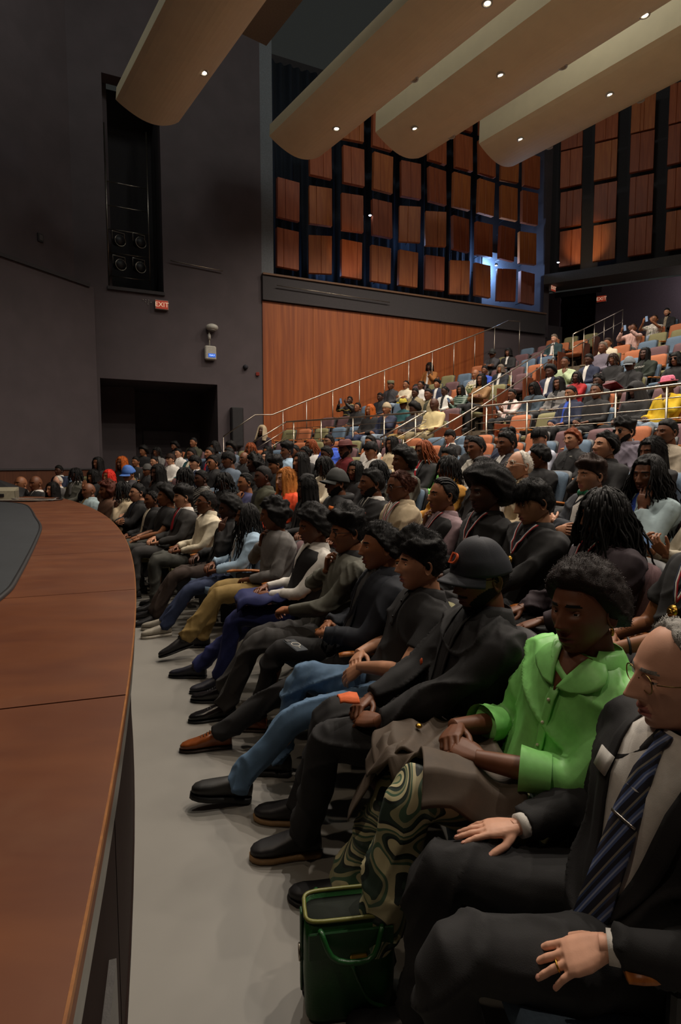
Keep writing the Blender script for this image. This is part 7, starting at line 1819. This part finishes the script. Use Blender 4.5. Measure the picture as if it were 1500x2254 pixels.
    if hair in ('beanie',):
        g = shell_geo(lp['hu'], lp['hv'], lambda D, E: .014 + .012 * sm(.5, 1.3, E), lambda d: np.full_like(d, .22) - .12 * (1 - np.cos(d)), .06, 140, seed, .06)
        onhead(mk('beanie', g, hair_m(hcol) if hcol != 'beige' else cloth('beige'), root))
    elif hair in ('hijab', 'hood'):
        onhead(mk('headscarf' if hair == 'hijab' else 'raised_hood', hijab_geo(L, .02 if hair == 'hijab' else .035), cloth('beige') if hair == 'hijab' else cloth('black'), root))
    elif hair == 'bucket':
        onhead(mk('bucket_hat', brim_hat(L, .085, .035), mat('hat_pink', 'd8708a', .85), root))
        onhead(mk('hair', hair_full('curly_s', L, seed), hair_m('black'), root))
    else:
        hs = hair if not (capk and hair == 'short') else 'fade'
        g = hair_full(hs, L, seed)
        if g is not None: onhead(mk('hair', g, hair_m(hcol), root))
    if capk == 'olivepillbox':
        n = 20; q = np.arange(n) * 2 * math.pi / n
        onhead(mk('pillbox_cap', loft(np.array([[(r * math.cos(a), r * 1.2 * math.sin(a), z) for a in q] for r, z in ((.084, .05), (.086, .055), (.088, .125), (.08, .13))])), cloth('olivegrey') if False else mat('cap_olive', '6b6a50', .8), root))
    elif capk:
        cg, bg = cap_geo(capk, L); cm = mat('cap_' + capk, dict(navyD='171a24', black='1e1f1d', blue='3c66b0', greycap='6f7478').get(capk, '222222'), .75)
        c = onhead(mk('baseball_cap', cg, cm, root)); mk('cap_brim', bg, cm, c)
        mk('cap_button', ellips((0, 0, .146), (.007, .007, .004), 8, 5), cm, c)
        if capk == 'navyD':
            letters('D', .06, mat('cap_orange', 'c8501e', .6), c, (0, .106, .086), (math.radians(56), 0, math.pi), 'cap_letter', .004)
    if 'hat' in ex:
        hc = mat('hat_' + ex['hat'], '5a2420' if ex['hat'] == 'maroon' else 'b8a832', .7)
        c = onhead(mk('brimmed_hat', brim_hat(L, .09, .07, droop=.5), hc, root))
        mk('hat_band', tube([(.091 * math.cos(a), .091 * 1.22 * math.sin(a) - .004, .066) for a in np.linspace(0, 6.283, 25)], .006, 5, caps=False), M_blk if ex['hat'] == 'straw' else hc, c)
    if 'glasses' in ex:
        fr, ln = glasses_geo(ex['glasses']); kd = ex['glasses']
        o = onhead(mk('glasses', fr, dict(wire=M_wire, black=M_glass_rim, sun=M_glass_rim, clear=mat('rim_clear', 'b8b0a0', .2, bump=0))[kd], root))
        mk('lenses', ln, M_lens_dark if kd == 'sun' else lens_clear(), o, smooth=False)
    if 'earring' in ex:
        for sd in (-1, 1): onhead(mk('earring', ellips((sd * .082, -.01, -.048), (.006, .006, .012), 8, 6), M_gold, root))
    if 'band' in ex:
        S, E, W, f, b, cu = arms['L']; a = W + nz(E - W) * .03
        mk('bracelet', tube([a + nz(np.cross(nz(E - W), b)) * .03 * math.cos(q) + nz(b) * .03 * math.sin(q) for q in np.linspace(0, 6.283, 17)], .005, 6, caps=False), M_blk, root)
    root['_'] = 0; del root['_']
    return dict(root=root, T=T, arms=arms, legs=legs, sc=sc, Hc=Hc, L=L)

PP = [make_person(r) for r in PEOPLE]
flush()

# ------------------------------------------------------------------ things carried or set down
def local(i, p):
    r = PP[i]['root']; c, s = math.cos(r.rotation_euler.z), math.sin(r.rotation_euler.z); k = PP[i]['sc']; x, y, z = np.array(p) * k
    return (r.location.x + c * x - s * y, r.location.y + s * x + c * y, r.location.z + z)
def yawof(i): return PP[i]['root'].rotation_euler.z

# brown coat folded over the lap of the person in green
def draped(x0, x1, y0, y1, zf, nx, ny, seed, th=.012, amp=.02, ymax=None):
    X = np.linspace(x0, x1, nx); Y = np.linspace(y0, y1, ny)
    yy = (lambda x, y: y) if ymax is None else (lambda x, y: y0 + (y - y0) * (ymax(x) - y0) / (y1 - y0))
    A = np.array([[(x + .02 * math.sin(y * 9 + seed), yy(x, y) + .02 * math.sin(x * 11), zf(x, yy(x, y))) for x in X] for y in Y])
    A[..., 2] += (amp * snoise(A.reshape(-1, 3) * (1, 1, .3), 16, seed) + amp * .7 * (1 - 2 * np.abs(np.sin(A.reshape(-1, 3) @ np.array([14., 22, 0]) + 2 * snoise(A.reshape(-1, 3), 9, seed + 1))))).reshape(ny, nx)
    B = A - (0, 0, th); k = nx * ny; V = np.vstack([A.reshape(-1, 3), B.reshape(-1, 3)]); f = gridF(ny, nx, False)
    idx = np.arange(k).reshape(ny, nx); lp = np.concatenate([idx[0], idx[1:, -1], idx[-1, -2::-1], idx[-2:0:-1, 0]]); n2 = np.roll(lp, -1)
    g = G(); g.add(V, [f, f[:, ::-1] + k, np.stack([n2, lp, lp + k, n2 + k], -1)]); return g
M_coat = mat('coat_brown', '4c3f33', .75, noise=.15, nscale=20, bump=.12, bscale=700)
i = 1
t = thing('coat', 'brown coat with brass button folded over the lap of the green blouse wearer', 'coat', local(i, (0, 0, 0)), yawof(i))
def zc(x, y):
    z = .66 - .05 * (y - .3) + .075 * float(sm(.2, .42, y) * sm(-.02, -.12, x))
    z -= 1.4 * max(0, y - .44 - .06 * (x > 0)); z -= 1.6 * max(0, -x - .20); z -= .4 * max(0, x - .2)
    return z
mk('coat_cloth', draped(-.25, .34, .14, .56, zc, 70, 60, 5, .012, .016, lambda x: .43 + .13 * float(sm(-.06, .06, x))), M_coat, t)
mk('coat_fold', draped(.0, .30, .26, .54, lambda x, y: .672 - 1.0 * max(0, abs(y - .38) - .09) - .5 * max(0, x - .2), 44, 40, 9, .012, .016), M_coat, t)
mk('coat_hem', draped(.10, .32, .48, .62, lambda x, y: .60 - 1.9 * max(0, y - .5), 20, 18, 12, .01, .010), M_coat, t)
mk('button', ellips((.13, .40, .69), (.012, .012, .008), 10, 6), M_gold, t)

# green handbag on the floor
t = thing('handbag', 'deep green leather handbag standing open on the floor', 'handbag', (.02, 1.545, 0), math.radians(8))
M_bag = mat('green_leather', '18481f', .35, noise=.1, bump=.3, bscale=180); M_bag2 = mat('green_leather_dark', '143d1c', .4, bump=.2)
n = 28; q = np.arange(n) * 2 * math.pi / n
def bagr(hx, hy, z): return [(hx * np.sign(math.cos(a)) * abs(math.cos(a)) ** .35, hy * np.sign(math.sin(a)) * abs(math.sin(a)) ** .35, z) for a in q]
mk('bag_body', loft(np.array([bagr(.12, .065, .005), bagr(.127, .07, .02), bagr(.132, .072, .14), bagr(.13, .07, .24), bagr(.126, .06, .30), bagr(.12, .053, .30), bagr(.12, .06, .17)]), True), M_bag, t)
mk('lining', loft(np.array([bagr(.118, .052, .27), bagr(.12, .054, .285)]), True), mat('bag_lining', '10180f', .9), t)
mk('zip_rim', tube([tuple(p) for p in bagr(.125, .059, .304)] + [bagr(.125, .059, .304)[0]], .006, 6, caps=False), mat('zip_olive', '6a6a30', .4), t)
mk('front_flap', rbox((0, -.074, .245), (.24, .008, .08), .003), M_bag2, t, smooth=False)
mk('clasp_bar', rbox((.02, -.081, .21), (.05, .01, .01), .003), M_gold, t, smooth=False)
for sd in (-1, 1):
    P = spline([(-.08, sd * .062, .26), (-.085, sd * .08, .29), (-.05, sd * .105, .23), (.05, sd * .105, .22), (.085, sd * .08, .285), (.08, sd * .062, .26)], 20)
    mk('handle', tube(P, .008, 8), M_bag, t)
mk('pull_strap', tube(spline([(.0, -.082, .19), (.02, -.09, .14), (.05, -.09, .08), (.1, -.088, .05)], 14), .005, 6), M_bag, t)
mk('side_strap', rbox((-.134, 0, .18), (.008, .03, .24), .003), M_bag2, t, smooth=False)
mk('side_ring', tube([(-.14, .02 * math.cos(a), .17 + .02 * math.sin(a)) for a in np.linspace(0, 6.283, 15)], .003, 5, caps=False), M_steel, t)

# phone on the lap of the brown-shoed person
def phone(label, loc, M, clear=False):
    t = thing('phone', label, 'phone', loc); t.rotation_euler = M
    mk('case', rbox((0, 0, 0), (.074, .15, .009), .004), mat('phone_case', '4a4e52' if clear else '16161a', .2, bump=0), t, smooth=False)
    mk('camera_bump', rbox((-.018, .052, .006), (.03, .032, .004), .002), M_blk, t, smooth=False)
    if clear:
        mk('magnet_ring', tube([(.024 * math.cos(a), .024 * math.sin(a) - .004, .0055) for a in np.linspace(0, 6.283, 25)], .0028, 5, caps=False), M_white, t)
        mk('magnet_bar', rbox((0, -.043, .005), (.004, .018, .003), .001), M_white, t, smooth=False)
    else: mk('screen', rbox((0, 0, -.0045), (.066, .14, .002), .001), emit('phone_screen', '8fa8c8', .25), t, smooth=False)
phone('dark phone with pale magnet ring lying on a thigh', local(4, (-.10, .345, .615)), (.12, .1, yawof(4) - 1.0), True)
for i, r in enumerate(PEOPLE):
    if r[11] == 'film': phone('phone raised by the ' + ' '.join(r[15].split()[:9]), local(i, (0, .31, 1.10)), (math.pi / 2 - .2, 0, yawof(i)))
    if r[11] == 'phone': phone('phone held by the ' + ' '.join(r[15].split()[:9]), local(i, (0, .36, .84)), (.9, 0, yawof(i)))

# orange cloth in the hands of the capped person
t = mk('hand_towel', draped(-.035, .035, -.035, .04, lambda x, y: .0 - .8 * max(0, abs(x) - .02), 14, 14, 3, .006, .007), mat('towel_orange', 'd0602c', .8)); t.location = local(2, (-.05, .385, .685)); t.rotation_euler = (0, 0, yawof(2))
tag(t, 'crumpled orange cloth held in the hands of the capped person', 'cloth')
t = mk('badge_ribbon', rbox((0, 0, 0), (.045, .006, .02), .002), mat('cap_orange', 'c8501e', .6)); t.location = local(2, (-.085, .115, .83)); t.rotation_euler = (0, .5, yawof(2)); tag(t, 'small orange emblem on the black jacket chest', 'emblem')
# blue blazer on the lap of the waistcoat wearer
t = mk('folded_blazer', draped(-.2, .22, .1, .46, lambda x, y: .665 - 1.2 * max(0, abs(x) - .17) - .8 * max(0, y - .4), 24, 22, 8, .014, .016), cloth('navyblue')); t.location = local(6, (0, 0, .0)); t.rotation_euler = (0, 0, yawof(6))
tag(t, 'royal navy blazer folded on the lap of the waistcoat wearer', 'blazer')
# name badge, ring, pin on the suited person are worn: parts
r0 = PP[0]; T0 = r0['T']
nb = mk('name_badge', strip(T0, [(.78, .075, .13), (.68, .08, .135)], .036, .004), mat('badge_card', 'b8b4ae', .5), r0['root'])
S, E, W, f, b, cu = r0['arms']['L']
bb = nz(b - f * (b @ f)); s_ = np.cross(bb, f) * -1
c = W + f * .113 + s_ * -.0105 - bb * .004
mk('wedding_ring', tube([c + s_ * .0104 * math.cos(a) + bb * .0104 * math.sin(a) for a in np.linspace(0, 6.283, 19)], .0022, 6, caps=False), M_gold, r0['root'])
for key in ('L', 'R'):
    S, E, W, f, b, cu = r0['arms'][key]
    mk('shirt_cuff', tube([W + nz(E - W) * .03, W - nz(E - W) * .004], [.0325, .0315], 16), cloth('white'), r0['root'])
# straw, bouquet, folder, bag
for i, r in enumerate(PEOPLE):
    lb = r[15]
    if 'white straw' in lb:
        t = mk('straw', tube([(0, 0, 0), (0, .04, .16)], .006, 6), M_white); t.location = local(i, (-.05, .12, .92)); t.rotation_euler = (0, -.5, yawof(i)); tag(t, 'white straw held by the person in the grey beanie', 'straw')
    if 'bouquet' in lb:
        g = G(); rs = np.random.RandomState(2)
        for j in range(26): ellips((rs.normal() * .07, rs.normal() * .05, .1 + rs.uniform(0, .1)), (.025, .025, .02), 7, 5, g)
        t = thing('bouquet', 'white and green bouquet in the lap of a bald person', 'bouquet', local(i, (-.1, .25, .66)), yawof(i)); mk('blooms', g, mat('bloom', 'b9b48c', .7), t); mk('wrap', tube([(0, 0, -.08), (0, 0, .1)], [.02, .09], 12), mat('wrap_green', '5c6a44', .6), t)
    if 'red folder' in lb:
        t = thing('folder', 'red folder held by the grey capped person', 'folder', local(i, (0, .34, .70)), yawof(i)); t.rotation_euler = (.5, .1, yawof(i)); mk('cover', rbox((0, 0, 0), (.3, .22, .012), .003), mat('folder_red', '8a2030', .4), t, smooth=False); mk('pages', rbox((0, 0, .009), (.27, .2, .006), .002), M_white, t, smooth=False)
    if 'red bag' in lb:
        t = thing('shoulder_bag', 'red bag in the lap of the tall haired person', 'bag', local(i, (0, .28, .64)), yawof(i)); mk('bag_body', rbox((0, 0, .07), (.26, .1, .15), .02), mat('bag_red', '7a1f28', .4), t, smooth=False); mk('strap', tube(spline([(-.12, 0, .14), (0, 0, .3), (.12, 0, .14)], 12), .008, 6), mat('bag_red', '7a1f28', .4), t)
    if 'white headband' in lb:
        p = PP[i]; hb = tube([(.09 * math.sin(a), .0, .128 * math.cos(a) + .002) for a in np.linspace(-1.4, 1.4, 15)], .008, 6); o = mk('headband', hb, M_white, p['root'])
        HM = Rz(math.radians(r[12])) @ Rx(math.radians(r[13])); mm = Matrix(HM.tolist()).to_4x4(); mm.translation = Vector(p['Hc']); o.matrix_local = mm
    if 'lettered sweatshirt' in lb:
        p = PP[i]; c_ = p['T'].front(0, .62, .05); letters('DETROIT', .055, M_white, p['root'], tuple(c_), (math.pi / 2 - p['T'].L, 0, math.pi), 'chest_lettering', .002)
    if 'black button shirt' in lb:
        p = PP[i]; c_ = p['T'].front(-.07, .8, .02); letters('POLO', .018, M_white, p['root'], tuple(c_), (math.pi / 2 - p['T'].L, 0, math.pi), 'chest_lettering', .001)
